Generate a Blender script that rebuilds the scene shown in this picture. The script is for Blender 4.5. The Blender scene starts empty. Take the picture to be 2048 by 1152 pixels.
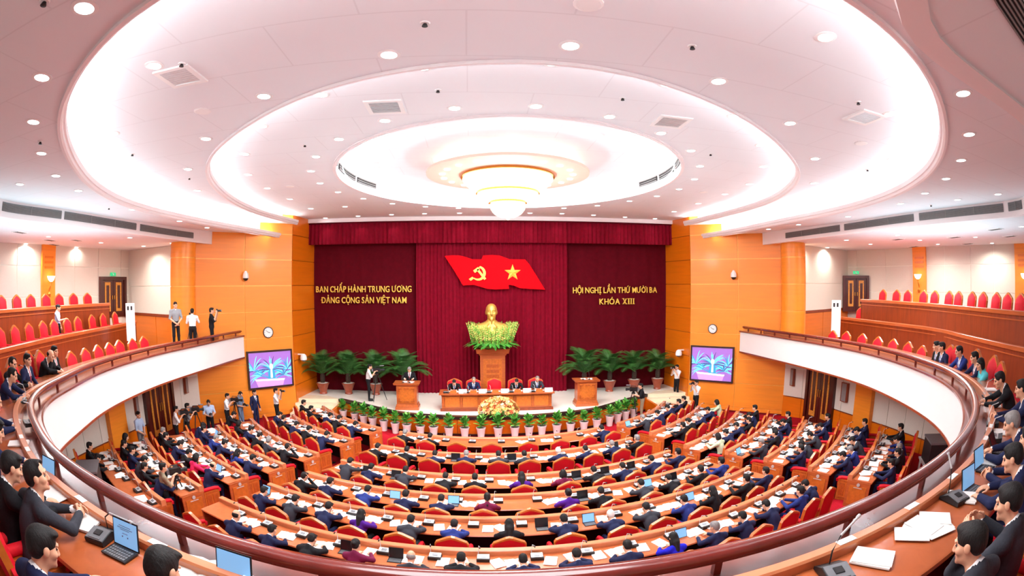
import bpy, bmesh, math, random
import numpy as np
from mathutils import Matrix, Vector

random.seed(7)
SC = bpy.context.scene
COL = SC.collection
PI = math.pi

# ------------------------------------------------------------------ camera (15 mm class fisheye on the rear balcony)
CF, CCX, CCY, CPITCH, CROLL, CYAW = 994.28, 1024.0, 576.0, 0.0068875, -0.0034915, math.radians(4.75)
CAM0 = np.array([-1.05, 0.0, 6.13])


def cam_to_world(x, y, z):
    """camera direction (right, up, forward) -> world direction"""
    c, s = math.cos(CROLL), math.sin(CROLL)
    x, y = c * x - s * y, s * x + c * y
    c, s = math.cos(CPITCH), math.sin(CPITCH)
    u = y * c - z * s
    w = y * s + z * c
    c, s = math.cos(CYAW), math.sin(CYAW)
    return np.array([x * c + w * s, -x * s + w * c, u])


cam = bpy.data.cameras.new('camera')
cam_ob = bpy.data.objects.new('camera', cam)
COL.objects.link(cam_ob)
SC.camera = cam_ob
r_, u_, f_ = cam_to_world(1, 0, 0), cam_to_world(0, 1, 0), cam_to_world(0, 0, 1)
cam_ob.matrix_world = Matrix(((r_[0], u_[0], -f_[0], CAM0[0]), (r_[1], u_[1], -f_[1], CAM0[1]),
                              (r_[2], u_[2], -f_[2], CAM0[2]), (0, 0, 0, 1)))
cam.type = 'PANO'
cam.panorama_type = 'FISHEYE_EQUISOLID'
cam.sensor_fit = 'HORIZONTAL'
cam.sensor_width, cam.sensor_height = 36.0, 20.25
cam.fisheye_lens = CF * 36.0 / 2048.0
cam.fisheye_fov = math.radians(180)
cam.clip_start, cam.clip_end = 0.05, 200


def ray(px, py):
    x, y = (px - CCX) / CF, -(py - CCY) / CF
    r = math.hypot(x, y) + 1e-12
    th = 2 * math.asin(r / 2)
    s = math.sin(th) / r
    return cam_to_world(x * s, y * s, math.cos(th))


def at(px, py, z=None, y=None, x=None, R=None):
    """world point seen at a photograph pixel, on the plane z=, y= or x= (or at horizontal range R)"""
    d = ray(px, py)
    if z is not None:
        s = (z - CAM0[2]) / d[2]
    elif y is not None:
        s = (y - CAM0[1]) / d[1]
    elif x is not None:
        s = (x - CAM0[0]) / d[0]
    else:
        s = R / math.hypot(d[0], d[1])
    return CAM0 + d * s


# ------------------------------------------------------------------ world, exposure
w = bpy.data.worlds.new('world')
SC.world = w
w.use_nodes = True
w.node_tree.nodes['Background'].inputs[0].default_value = (1.0, 0.97, 0.97, 1)
w.node_tree.nodes['Background'].inputs[1].default_value = 0.42
SC.view_settings.view_transform = 'Standard'
SC.view_settings.look = 'None'
SC.view_settings.gamma = 1.0
SC.view_settings.use_curve_mapping = False
SC.view_settings.exposure = 0.0


def lamp(name, kind, loc, power, size=0.2, col=(1, 0.96, 0.92), rot=(0, 0, 0), size_y=None, spread=PI):
    l = bpy.data.lights.new(name, kind)
    l.energy = power
    l.color = col
    if kind == 'AREA':
        if size_y:
            l.shape = 'RECTANGLE'
            l.size, l.size_y = size, size_y
        else:
            l.shape = 'DISK'
            l.size = size
        l.spread = spread
    o = bpy.data.objects.new(name, l)
    o.location = loc
    o.rotation_euler = rot
    COL.objects.link(o)
    return o


# broad house lighting: the hall's downlights work as the large soft house_light sources just under the ceilings
CW = (0.96, 0.98, 1.0)
CB = (0.48, 0.90, 1.0)  # cyan tint of the added upward fill, evens out the red bounce
lamp('house_light', 'AREA', (0, 13.5, 8.15), 1050, 8.0, CW)
lamp('house_light', 'AREA', (0, 19.0, 8.9), 380, 5.0, CW, (math.radians(18), 0, 0))
lamp('house_light', 'AREA', (-1.0, 3.5, 8.2), 380, 4.0, CW)
for sx in (-1, 1):
    lamp('house_light', 'AREA', (sx * 9.0, 12.0, 8.05), 520, 4.0, CW)
    lamp('house_light', 'AREA', (sx * 15.5, 12.5, 7.75), 420, 3.5, CW)
    lamp('added_uplight', 'AREA', (sx * 13.5, 10.0, 5.6), 230, 7.0, CB, (PI, 0, 0))  # added unseen fill facing up, brightens the side ceilings; no fixture here
lamp('added_uplight', 'AREA', (0, 12.0, 5.2), 330, 14.0, CB, (PI, 0, 0))  # added unseen fill floating mid-hall, brightens the middle ceiling from below

# ------------------------------------------------------------------ helpers


def lin(c):
    c /= 255.0
    return c / 12.92 if c <= 0.04045 else ((c + 0.055) / 1.055) ** 2.4


def rgb(r, g, b):
    return (lin(r), lin(g), lin(b), 1.0)


def mat(name, col, rough=0.5, metal=0.0, spec=0.5, coat=0.0, noise=None, bump=None, grain=None, emit=None, sheen=0.0):
    m = bpy.data.materials.new(name)
    m.use_nodes = True
    nt = m.node_tree
    b = nt.nodes['Principled BSDF']
    b.inputs['Base Color'].default_value = col
    b.inputs['Roughness'].default_value = rough
    b.inputs['Metallic'].default_value = metal
    b.inputs['Specular IOR Level'].default_value = spec
    b.inputs['Coat Weight'].default_value = coat
    b.inputs['Coat Roughness'].default_value = 0.12
    b.inputs['Sheen Weight'].default_value = sheen
    if noise or bump or grain:
        tc = nt.nodes.new('ShaderNodeTexCoord')
        mp = nt.nodes.new('ShaderNodeMapping')
        nt.links.new(tc.outputs['Object'], mp.inputs[0])
        nz = nt.nodes.new('ShaderNodeTexNoise')
        nt.links.new(mp.outputs[0], nz.inputs['Vector'])
        nz.inputs['Detail'].default_value = 5
        if grain:
            mp.inputs['Scale'].default_value = grain
            nz.inputs['Scale'].default_value = 1.0
            nz.inputs['Distortion'].default_value = 0.6
        else:
            nz.inputs['Scale'].default_value = (noise or bump)[0]
        if noise:
            cr = nt.nodes.new('ShaderNodeValToRGB')
            k = noise[1]
            cr.color_ramp.elements[0].position = 0.3
            cr.color_ramp.elements[1].position = 0.7
            cr.color_ramp.elements[0].color = tuple(max(0, c * (1 - k)) for c in col[:3]) + (1,)
            cr.color_ramp.elements[1].color = tuple(min(1, c * (1 + k)) for c in col[:3]) + (1,)
            nt.links.new(nz.outputs['Fac'], cr.inputs[0])
            nt.links.new(cr.outputs[0], b.inputs['Base Color'])
        if bump:
            bp = nt.nodes.new('ShaderNodeBump')
            bp.inputs['Strength'].default_value = bump[1]
            bp.inputs['Distance'].default_value = 0.02
            nt.links.new(nz.outputs['Fac'], bp.inputs['Height'])
            nt.links.new(bp.outputs[0], b.inputs['Normal'])
    if emit:
        b.inputs['Emission Color'].default_value = emit[0]
        b.inputs['Emission Strength'].default_value = emit[1]
    return m


M = {}
M['ceiling'] = mat('ceiling_paint', rgb(238, 240, 243), 0.75, noise=(0.35, 0.02))
_nt = M['ceiling'].node_tree
_b = _nt.nodes['Principled BSDF']
_src = _b.inputs['Base Color'].links[0].from_socket
_tc = _nt.nodes.new('ShaderNodeTexCoord')
_br = _nt.nodes.new('ShaderNodeTexBrick')          # plasterboard joints
_br.inputs['Scale'].default_value = 0.22
_br.inputs['Mortar Size'].default_value = 0.0025
_br.inputs['Color1'].default_value = _br.inputs['Color2'].default_value = (1, 1, 1, 1)
_br.inputs['Mortar'].default_value = (0.92, 0.91, 0.91, 1)
_mx = _nt.nodes.new('ShaderNodeMix')
_mx.data_type = 'RGBA'
_mx.blend_type = 'MULTIPLY'
_mx.inputs['Factor'].default_value = 1.0
_nt.links.new(_tc.outputs['Object'], _br.inputs['Vector'])
_nt.links.new(_src, _mx.inputs['A'])
_nt.links.new(_br.outputs['Color'], _mx.inputs['B'])
_nt.links.new(_mx.outputs['Result'], _b.inputs['Base Color'])
M['white'] = mat('white_paint', rgb(247, 246, 244), 0.6, noise=(2, 0.01))
M['lip'] = mat('cove_white', rgb(248, 240, 240), 0.6, noise=(2, 0.01))
M['orange'] = mat('orange_veneer', rgb(246, 146, 40), 0.42, noise=(1, 0.06), grain=(0.6, 0.6, 9.0), coat=0.12)
M['orange_dark'] = mat('orange_veneer_deep', rgb(226, 116, 14), 0.3, noise=(1, 0.06), grain=(0.6, 0.6, 9.0), coat=0.25)
M['groove'] = mat('brass_joint', rgb(250, 190, 90), 0.35, metal=0.3, noise=(4, 0.05))
M['groove_dark'] = mat('shadow_joint', rgb(150, 66, 10), 0.5, noise=(4, 0.05))
M['cream'] = mat('cream_wall_fabric', rgb(226, 220, 208), 0.8, noise=(30, 0.03), bump=(160, 0.1))
M['cream_line'] = mat('cream_joint', rgb(250, 246, 235), 0.5, noise=(4, 0.02))
M['carpet'] = mat('red_carpet', rgb(172, 22, 38), 0.95, noise=(25, 0.16), bump=(220, 0.35), spec=0.1)
M['stage'] = mat('stage_marble', rgb(253, 247, 234), 0.28, noise=(1.2, 0.05))
M['stage_step'] = mat('step_marble', rgb(246, 232, 200), 0.35, noise=(1.5, 0.06))
M['stage_dark'] = mat('stage_edge_dark', rgb(44, 26, 28), 0.3, noise=(6, 0.1))
M['wood'] = mat('desk_wood', rgb(182, 92, 46), 0.3, noise=(1, 0.16), grain=(2.2, 2.2, 24.0), coat=0.3)
M['wood_top'] = mat('desk_top_wood', rgb(190, 100, 56), 0.26, noise=(1, 0.10), grain=(5.0, 5.0, 5.0), coat=0.35)
M['wood_edge'] = mat('desk_edge_wood', rgb(210, 128, 84), 0.28, noise=(1, 0.08), grain=(4.0, 4.0, 4.0), coat=0.3)
M['wood_deep'] = mat('balcony_wall_wood', rgb(134, 52, 14), 0.42, noise=(1, 0.18), grain=(7.0, 7.0, 1.0), coat=0.15)
M['mahogany'] = mat('mahogany_rail', rgb(112, 36, 28), 0.18, noise=(1, 0.2), grain=(4.0, 4.0, 12.0), coat=0.7)
M['mahogany_ledge'] = mat('mahogany_ledge', rgb(116, 52, 42), 0.22, noise=(1, 0.15), grain=(3.0, 3.0, 12.0), coat=0.6)
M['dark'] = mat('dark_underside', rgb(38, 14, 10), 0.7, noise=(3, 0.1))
M['red'] = mat('red_upholstery', rgb(194, 12, 30), 0.62, noise=(40, 0.06), bump=(90, 0.12), spec=0.22)
M['red_light'] = mat('red_upholstery_balcony', rgb(206, 22, 38), 0.65, noise=(40, 0.06), bump=(90, 0.12), spec=0.18)
M['chairwood'] = mat('chair_wood', rgb(196, 104, 38), 0.35, noise=(12, 0.15), coat=0.3)
M['carved'] = mat('carved_wood', rgb(176, 84, 30), 0.4, noise=(14, 0.2), bump=(30, 0.6))
M['velvet'] = mat('maroon_velvet', rgb(86, 3, 18), 0.85, noise=(6, 0.10), spec=0.1)
M['velvet_bright'] = mat('crimson_velvet', rgb(122, 4, 30), 0.8, noise=(6, 0.12), spec=0.12)
M['flag'] = mat('flag_red', rgb(206, 3, 18), 0.75, noise=(8, 0.05), spec=0.08)
M['gold'] = mat('gold_letter', rgb(250, 206, 84), 0.35, metal=0.2, noise=(8, 0.05))
M['bronze_gold'] = mat('bust_gold', rgb(226, 186, 92), 0.36, metal=0.55, noise=(9, 0.1))
M['black'] = mat('black_plastic', rgb(24, 24, 26), 0.45, noise=(12, 0.1))
M['grey'] = mat('grey_metal', rgb(122, 124, 128), 0.4, metal=0.3, noise=(12, 0.05))
M['silver'] = mat('silver_panel', rgb(216, 220, 222), 0.32, metal=0.35, noise=(12, 0.05))
M['paper'] = mat('white_paper', rgb(248, 247, 243), 0.7, noise=(40, 0.015))
M['screen_blue'] = mat('tablet_screen', rgb(120, 180, 235), 0.3, noise=(3, 0.02), emit=(rgb(140, 196, 245), 0.55))
M['screen_off'] = mat('tablet_dark', rgb(16, 18, 24), 0.2, noise=(3, 0.05))
M['pot_white'] = mat('white_ceramic', rgb(240, 234, 232), 0.25, noise=(6, 0.02), coat=0.3)
M['pot_brown'] = mat('terracotta_glaze', rgb(150, 66, 40), 0.3, noise=(7, 0.15), coat=0.2)
M['leaf'] = mat('green_leaf', rgb(64, 142, 48), 0.45, noise=(14, 0.3))
M['leaf2'] = mat('light_green_leaf', rgb(118, 184, 74), 0.45, noise=(14, 0.25))
M['sago'] = mat('sago_leaf', rgb(58, 112, 48), 0.42, noise=(9, 0.35))
M['soil'] = mat('white_pebbles', rgb(226, 220, 210), 0.8, noise=(40, 0.2))
M['trunk'] = mat('sago_trunk', rgb(58, 42, 32), 0.9, noise=(20, 0.3), bump=(30, 0.6))
M['petal_y'] = mat('yellow_petal', rgb(250, 214, 120), 0.55, noise=(10, 0.12))
M['petal_p'] = mat('peach_petal', rgb(250, 190, 130), 0.55, noise=(10, 0.12))
M['petal_w'] = mat('cream_petal', rgb(252, 236, 190), 0.55, noise=(10, 0.08))
M['petal_r'] = mat('red_petal', rgb(214, 84, 44), 0.55, noise=(10, 0.15))
M['glad'] = mat('gladiolus_green', rgb(176, 200, 90), 0.5, noise=(10, 0.25))
M['bezel'] = mat('tv_bezel', rgb(52, 34, 30), 0.35, noise=(10, 0.1))
M['doorwood'] = mat('dark_door_wood', rgb(72, 22, 14), 0.35, noise=(1, 0.2), grain=(8.0, 8.0, 1.5), coat=0.3)
M['doorgold'] = mat('carved_gold_wood', rgb(206, 138, 52), 0.4, noise=(14, 0.25), bump=(24, 0.7))
M['glow'] = mat('lamp_glow', rgb(255, 250, 245), 0.5, noise=(3, 0.01), emit=((1, 0.97, 0.95, 1), 9.0))
M['glow_warm'] = mat('warm_glow', rgb(255, 240, 200), 0.4, noise=(9, 0.05), emit=((1, 0.86, 0.55, 1), 3.0))
M['cove_glow'] = mat('cove_tube', rgb(255, 250, 248), 0.5, noise=(3, 0.01), emit=((0.9, 0.96, 1.0, 1), 46.0))
M['crystal'] = mat('crystal', rgb(255, 246, 220), 0.25, noise=(14, 0.08), emit=((1, 0.9, 0.68, 1), 1.9))
M['brass'] = mat('brass', rgb(230, 178, 84), 0.28, metal=0.8, noise=(12, 0.06))
M['grille'] = mat('grille_grey', rgb(150, 148, 146), 0.5, metal=0.2, noise=(12, 0.05))
M['ring_pink'] = mat('medallion_pink', rgb(250, 208, 190), 0.6, noise=(3, 0.02))


class MB:
    """collects vertices, faces and material slots of ONE mesh object"""

    def __init__(s):
        s.v, s.f, s.m, s.mats = [], [], [], []

    def slot(s, m):
        if m not in s.mats:
            s.mats.append(m)
        return s.mats.index(m)

    def add(s, verts, faces, m):
        o = len(s.v)
        s.v += [tuple(map(float, v)) for v in verts]
        k = s.slot(m)
        for f in faces:
            s.f.append(tuple(i + o for i in f))
            s.m.append(k)
        return s

    def box(s, c, d, m, rz=0.0, rx=0.0, taper=1.0):
        vs = []
        for z in (-1, 1):
            t = taper if z > 0 else 1.0
            for x, y in ((-1, -1), (1, -1), (1, 1), (-1, 1)):
                p = Vector((x * d[0] / 2 * t, y * d[1] / 2 * t, z * d[2] / 2))
                if rx:
                    p = Matrix.Rotation(rx, 3, 'X') @ p
                if rz:
                    p = Matrix.Rotation(rz, 3, 'Z') @ p
                vs.append((p.x + c[0], p.y + c[1], p.z + c[2]))
        return s.add(vs, [(3, 2, 1, 0), (4, 5, 6, 7), (0, 1, 5, 4), (1, 2, 6, 5), (2, 3, 7, 6), (3, 0, 4, 7)], m)

    def lathe(s, prof, m, c=(0, 0, 0), n=20, a0=0.0):
        """prof: (r, z) pairs from bottom to top"""
        vs, fs = [], []
        for r, z in prof:
            for i in range(n):
                a = a0 + 2 * PI * i / n
                vs.append((c[0] + r * math.cos(a), c[1] + r * math.sin(a), c[2] + z))
        for j in range(len(prof) - 1):
            for i in range(n):
                k = (i + 1) % n
                fs.append((j * n + i, j * n + k, (j + 1) * n + k, (j + 1) * n + i))
        if prof[0][0] > 1e-4:
            fs.append(tuple(range(n - 1, -1, -1)))
        if prof[-1][0] > 1e-4:
            b = (len(prof) - 1) * n
            fs.append(tuple(b + i for i in range(n)))
        return s.add(vs, fs, m)

    def tube(s, pts, r, m, n=8, r1=None):
        pts = [Vector(p) for p in pts]
        vs, fs = [], []
        L = len(pts)
        for i, p in enumerate(pts):
            t = (pts[min(i + 1, L - 1)] - pts[max(i - 1, 0)]).normalized()
            a = Vector((0, 0, 1)) if abs(t.z) < 0.9 else Vector((1, 0, 0))
            u = t.cross(a).normalized()
            v = t.cross(u)
            rr = r if r1 is None else r + (r1 - r) * i / (L - 1)
            for k in range(n):
                an = 2 * PI * k / n
                vs.append(p + u * (rr * math.cos(an)) + v * (rr * math.sin(an)))
        for i in range(L - 1):
            for k in range(n):
                j = (k + 1) % n
                fs.append((i * n + k, (i + 1) * n + k, (i + 1) * n + j, i * n + j))
        fs.append(tuple(range(n)))
        fs.append(tuple((L - 1) * n + k for k in range(n - 1, -1, -1)))
        return s.add(vs, fs, m)

    def prism(s, poly, m, axis='z', lo=0.0, hi=1.0, mat4=None):
        """poly: 2-D outline (counter-clockwise); extruded along axis"""
        n = len(poly)

        def P(a, b, h):
            p = {'z': (a, b, h), 'y': (a, h, b), 'x': (h, a, b)}[axis]
            return mat4 @ Vector(p) if mat4 is not None else p
        vs = [P(a, b, lo) for a, b in poly] + [P(a, b, hi) for a, b in poly]
        fs = [tuple(range(n - 1, -1, -1)), tuple(range(n, 2 * n))]
        fs += [(i, (i + 1) % n, n + (i + 1) % n, n + i) for i in range(n)]
        return s.add(vs, fs, m)

    def sweep(s, path, prof, m, closed=False, cap=True, open_prof=False):
        """prof: (offset to the LEFT of the path direction, height) outline swept along path of (x, y, z)"""
        P = [Vector(p) for p in path]
        L, n = len(P), len(prof)
        vs, fs = [], []
        for i in range(L):
            if closed:
                a, b = P[(i - 1) % L], P[(i + 1) % L]
            else:
                a, b = P[max(i - 1, 0)], P[min(i + 1, L - 1)]
            t = Vector((b.x - a.x, b.y - a.y, 0)).normalized()
            nl = Vector((-t.y, t.x, 0))
            for o, z in prof:
                vs.append(P[i] + nl * o + Vector((0, 0, z)))
        for i in range(L if closed else L - 1):
            i2 = (i + 1) % L
            for k in range(n - 1 if open_prof else n):
                j = (k + 1) % n
                fs.append((i * n + k, i2 * n + k, i2 * n + j, i * n + j))
        if cap and not closed and not open_prof:
            fs.append(tuple(range(n - 1, -1, -1)))
            fs.append(tuple((L - 1) * n + k for k in range(n)))
        return s.add(vs, fs, m)

    def mesh(s, name, smooth=False, flip_fix=True):
        me = bpy.data.meshes.new(name)
        me.from_pydata(s.v, [], s.f)
        for m in s.mats:
            me.materials.append(m)
        me.polygons.foreach_set('material_index', s.m)
        if flip_fix:
            bm = bmesh.new()
            bm.from_mesh(me)
            bmesh.ops.recalc_face_normals(bm, faces=bm.faces)
            bm.to_mesh(me)
            bm.free()
        if smooth:
            me.polygons.foreach_set('use_smooth', [True] * len(me.polygons))
            try:
                me.set_sharp_from_angle(angle=math.radians(smooth if smooth is not True else 40))
            except Exception:
                pass
        me.update()
        return me

    def build(s, name, parent=None, smooth=False, loc=None, rz=0.0):
        return put(name, s.mesh(name, smooth), parent, loc, rz)


def put(name, data, parent=None, loc=None, rz=0.0):
    o = bpy.data.objects.new(name, data)
    COL.objects.link(o)
    if parent is not None:
        o.parent = parent
    if loc is not None:
        o.location = loc
    if rz:
        o.rotation_euler = (0, 0, rz)
    return o


def tag(o, label, cat, group=None):
    o['label'] = label
    o['category'] = cat
    if group:
        o['group'] = group
    return o


def thing(name, label, cat, loc=(0, 0, 0), rz=0.0, group=None):
    o = bpy.data.objects.new(name, None)
    o.empty_display_size = 0.1
    COL.objects.link(o)
    o.location = loc
    o.rotation_euler = (0, 0, rz)
    return tag(o, label, cat, group)


def struct(o, label=None):
    o['kind'] = 'structure'
    if label:
        o['label'] = label
    return o


def copy_tree(o, parent=None):
    c = o.copy()
    COL.objects.link(c)
    if parent is not None:
        c.parent = parent
    for ch in o.children:
        copy_tree(ch, c)
    return c


def catmull(pts, step=6, closed=False):
    P = [np.array(p, float) for p in pts]
    n = len(P)
    out = []
    rng = range(n) if closed else range(n - 1)
    for i in rng:
        if closed:
            a, b, c, d = P[(i - 1) % n], P[i], P[(i + 1) % n], P[(i + 2) % n]
        else:
            a, b, c, d = P[max(i - 1, 0)], P[i], P[i + 1], P[min(i + 2, n - 1)]
        for k in range(step):
            t = k / step
            out.append(0.5 * ((2 * b) + (c - a) * t + (2 * a - 5 * b + 4 * c - d) * t * t + (3 * b - a - 3 * c + d) * t ** 3))
    if not closed:
        out.append(P[-1])
    return out


def resample(pts, step):
    P = np.array([np.array(p, float) for p in pts])
    d = np.r_[0, np.cumsum(np.linalg.norm(np.diff(P[:, :2], axis=0), axis=1))]
    n = max(2, int(round(d[-1] / step)) + 1)
    s = np.linspace(0, d[-1], n)
    return [np.array([np.interp(v, d, P[:, k]) for k in range(P.shape[1])]) for v in s]


def smooth_pts(pts, it=2):
    P = np.array([np.array(p, float) for p in pts])
    for _ in range(it):
        Q = P.copy()
        Q[1:-1] = (P[:-2] + 2 * P[1:-1] + P[2:]) / 4
        P = Q
    return [p for p in P]


def fill(loop, z, m, holes=()):
    """flat polygon mesh (with holes) at height z (number or function of x, y)"""
    bm = bmesh.new()
    zf = z if callable(z) else (lambda x, y: z)
    for lp in [loop] + list(holes):
        vs = [bm.verts.new((p[0], p[1], zf(p[0], p[1]))) for p in lp]
        for i in range(len(vs)):
            bm.edges.new((vs[i], vs[(i + 1) % len(vs)]))
    bmesh.ops.triangle_fill(bm, use_beauty=True, use_dissolve=False, edges=bm.edges[:])
    bmesh.ops.recalc_face_normals(bm, faces=bm.faces)
    me = bpy.data.meshes.new('fill')
    bm.to_mesh(me)
    bm.free()
    me.materials.append(m)
    return me


ORD = ['first', 'second', 'third', 'fourth', 'fifth', 'sixth', 'seventh', 'eighth', 'ninth', 'tenth', 'eleventh', 'twelfth',
       'thirteenth', 'fourteenth', 'fifteenth', 'sixteenth', 'seventeenth', 'eighteenth', 'nineteenth', 'twentieth'] + ['%dth' % k for k in range(21, 60)]
SIDE = {-1: 'left', 1: 'right'}
# ================================================================== THE SETTING
ROWC = (0.0, 25.5)                       # common centre of the curved seat rows
ROWR = {1: 10.45, 2: 12.12, 3: 13.95, 4: 15.54, 5: 17.06, 6: 18.72, 7: 20.12}
ROWZ = {1: 0.0, 2: 0.0, 3: 0.0, 4: 0.10, 5: 0.22, 6: 0.36, 7: 0.50}


def floor_z(x, y):
    r = math.hypot(x, y - ROWC[1])
    return float(np.interp(r, [0, 14.2, 15.1, 16.7, 18.3, 19.8, 24], [0, 0, 0.10, 0.22, 0.36, 0.50, 0.62]))


def polar(r, a):
    """point on a seat row; a in degrees, positive to the right"""
    return ROWC[0] + r * math.sin(math.radians(a)), ROWC[1] - r * math.cos(math.radians(a))


# raked floor
mb = MB()
rs = [3.0, 9, 12, 14.2, 15.1, 15.9, 16.7, 17.5, 18.3, 19.0, 19.8, 21.5, 23.5, 27]
an = list(range(-90, 91, 6))
vs = []
for r in rs:
    for a in an:
        x, y = polar(r, a)
        vs.append((x, y, floor_z(x, y)))
n = len(an)
fs = [(i * n + k, (i + 1) * n + k, (i + 1) * n + k + 1, i * n + k + 1) for i in range(len(rs) - 1) for k in range(n - 1)]
mb.add(vs, fs, M['carpet'])
struct(mb.build('floor'))

# ---- stage platform
SF = catmull([(-7.28, 22.36), (-6.3, 21.72), (-5.3, 21.0), (-4.35, 20.35), (-3.2, 19.9), (-1.65, 19.62), (0.0, 19.5),
              (1.65, 19.62), (3.2, 19.9), (4.35, 20.35), (5.3, 21.0), (6.3, 21.72), (7.28, 22.36)], 3)
SF = [(p[0], p[1]) for p in SF]
mb = MB()
mb.prism(SF + [(8.2, 23.05), (9.3, 22.9), (9.3, 24.9), (-9.3, 24.9), (-9.3, 22.9), (-8.2, 23.05)], M['stage'], lo=0.72, hi=0.80)
st = struct(mb.build('stage_floor'))
mb = MB()
mb.sweep([(x, y, 0) for x, y in SF], [(-0.10, 0.0), (-0.06, 0.0), (-0.06, 0.70), (-0.10, 0.70)], M['orange_dark'])
fr = struct(mb.build('stage_front_panel', st))
mb = MB()
mb.sweep([(x, y, 0) for x, y in SF], [(-0.14, 0.70), (0.10, 0.70), (0.10, 0.83), (-0.14, 0.83)], M['stage_dark'])
mb.build('stage_edge', st)
mb = MB()
mb.sweep([(x, y, 0) for x, y in SF], [(-0.16, 0.0), (-0.07, 0.0), (-0.07, 0.09), (-0.16, 0.09)], M['stage_dark'])
mb.build('stage_plinth', st)
# vertical joints of the stage front
for k in range(3, len(SF) - 1, 3):
    x, y = SF[k]
    t = math.atan2(SF[k + 1][1] - SF[k - 1][1], SF[k + 1][0] - SF[k - 1][0])
    mb = MB().box((0, 0, 0.40), (0.03, 0.012, 0.6), M['groove_dark'])
    mb.build('joint', fr, loc=(x + 0.105 * math.sin(t), y - 0.105 * math.cos(t), 0), rz=t)
for sx in (-1, 1):
    for k in range(5):
        y1 = 23.1 - 0.04 * k
        mb = MB()
        zt = 0.80 - 0.16 * k
        poly = [(sx * 7.3, 22.42 - 0.36 * k), (sx * (9.42 + 0.02 * k), 22.15 - 0.34 * k), (sx * 9.4, 22.95), (sx * 7.3, 23.0)]
        if sx < 0:
            poly = poly[::-1]
        mb.prism(poly, M['stage_step'], lo=0.0, hi=zt - 0.0005)
        struct(mb.build('stage_step', st))
    mb = MB()
    mb.prism([(sx * 7.22, 22.42), (sx * 7.34, 22.42), (sx * 7.34, 20.75), (sx * 7.22, 20.75)][::-sx], M['orange_dark'], lo=0, hi=0.62)
    struct(mb.build('stage_step_cheek', st))

# ---- orange stage walls: joints recessed between veneer panels
GZ = [0.12, 0.30, 1.47, 2.63, 3.79, 4.96, 6.13, 7.30, 8.48, 9.42]


def panel_wall(name, p0, p1, zs, us, m_back, m_panel, inward, gap=0.035, th=0.03, part='panel', thick=0.14):
    """a wall from p0 to p1: backing + one panel object per field, joints recessed"""
    p0, p1 = Vector(p0), Vector(p1)
    d = (p1 - p0)
    L = d.length
    d = d / L
    nrm = Vector((-d.y, d.x))
    if nrm.dot(Vector((0.0, 13.0)) - (p0 + p1) / 2) < 0:
        nrm = -nrm
    mb = MB()
    a, b = p0 - nrm * thick, p1 - nrm * thick
    mb.prism([(p0.x, p0.y), (p1.x, p1.y), (b.x, b.y), (a.x, a.y)], m_back, lo=zs[0], hi=zs[-1])
    wall = struct(mb.build(name))
    for i in range(len(zs) - 1):
        for j in range(len(us) - 1):
            u0, u1 = us[j] * L + gap / 2, us[j + 1] * L - gap / 2
            q0, q1 = p0 + d * u0, p0 + d * u1
            r0, r1 = q0 + nrm * th, q1 + nrm * th
            pm = MB().prism([(q0.x, q0.y), (q1.x, q1.y), (r1.x, r1.y), (r0.x, r0.y)], m_panel, lo=zs[i] + gap / 2, hi=zs[i + 1] - gap / 2)
            pm.build(part, wall)
    return wall


for sx in (-1, 1):
    nm = 'wall_' + SIDE[sx]
    inw = 1 if sx < 0 else -1
    # splayed wall with the screen on it
    panel_wall(nm + '_splay', (sx * 9.42, 21.97), (sx * 13.6, 18.02), GZ, [0, 0.42, 1.0], M['groove'], M['orange'], -inw if sx < 0 else -inw)
    # reveal beside the curtains
    panel_wall(nm + '_reveal', (sx * 9.08, 24.75), (sx * 9.42, 21.97), GZ, [0, 1.0], M['groove_dark'], M['orange_dark'], inw if sx > 0 else inw, gap=0.03)
    # round column at the end of the splayed wall
    mb = MB()
    mb.lathe([(0.56, 3.0), (0.56, 7.95)], M['groove'], n=28)
    cx = -13.25 if sx < 0 else 12.95
    colm = struct(mb.build('column_' + SIDE[sx], loc=(cx, 18.15, 0), smooth=30))
    for i in range(3, 8):
        z0, z1 = GZ[i] + 0.02 if i > 3 else 3.0, min(GZ[i + 1], 7.94) - 0.02
        pm = MB().lathe([(0.56, z0), (0.59, z0), (0.59, z1), (0.56, z1)], M['orange'], n=28)
        pm.build('panel', colm, smooth=30)

# ---- back wall behind the curtains
mb = MB().box((0, 24.95, 4.9), (19.0, 0.2, 9.4), M['velvet'])
struct(mb.build('wall_back'))


# ---- side and rear walls of the balcony level (follow the photograph's wall line)
def wall_line(sx):
    if sx < 0:
        return [(-15.0, 19.3), (-18.7, 20.6), (-18.75, 19.9), (-19.5, 16.9), (-19.85, 14.7), (-20.7, 12.2), (-21.8, 9.0), (-23.0, 5.0), (-23.5, 0), (-22, -5)]
    return [(15.0, 19.3), (19.0, 20.6), (19.35, 20.1), (20.1, 18.4), (20.45, 16.2), (21.6, 13.2), (22.6, 10.6), (23.6, 7.0), (24.2, 3.0), (24.2, 0), (22, -5)]


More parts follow.
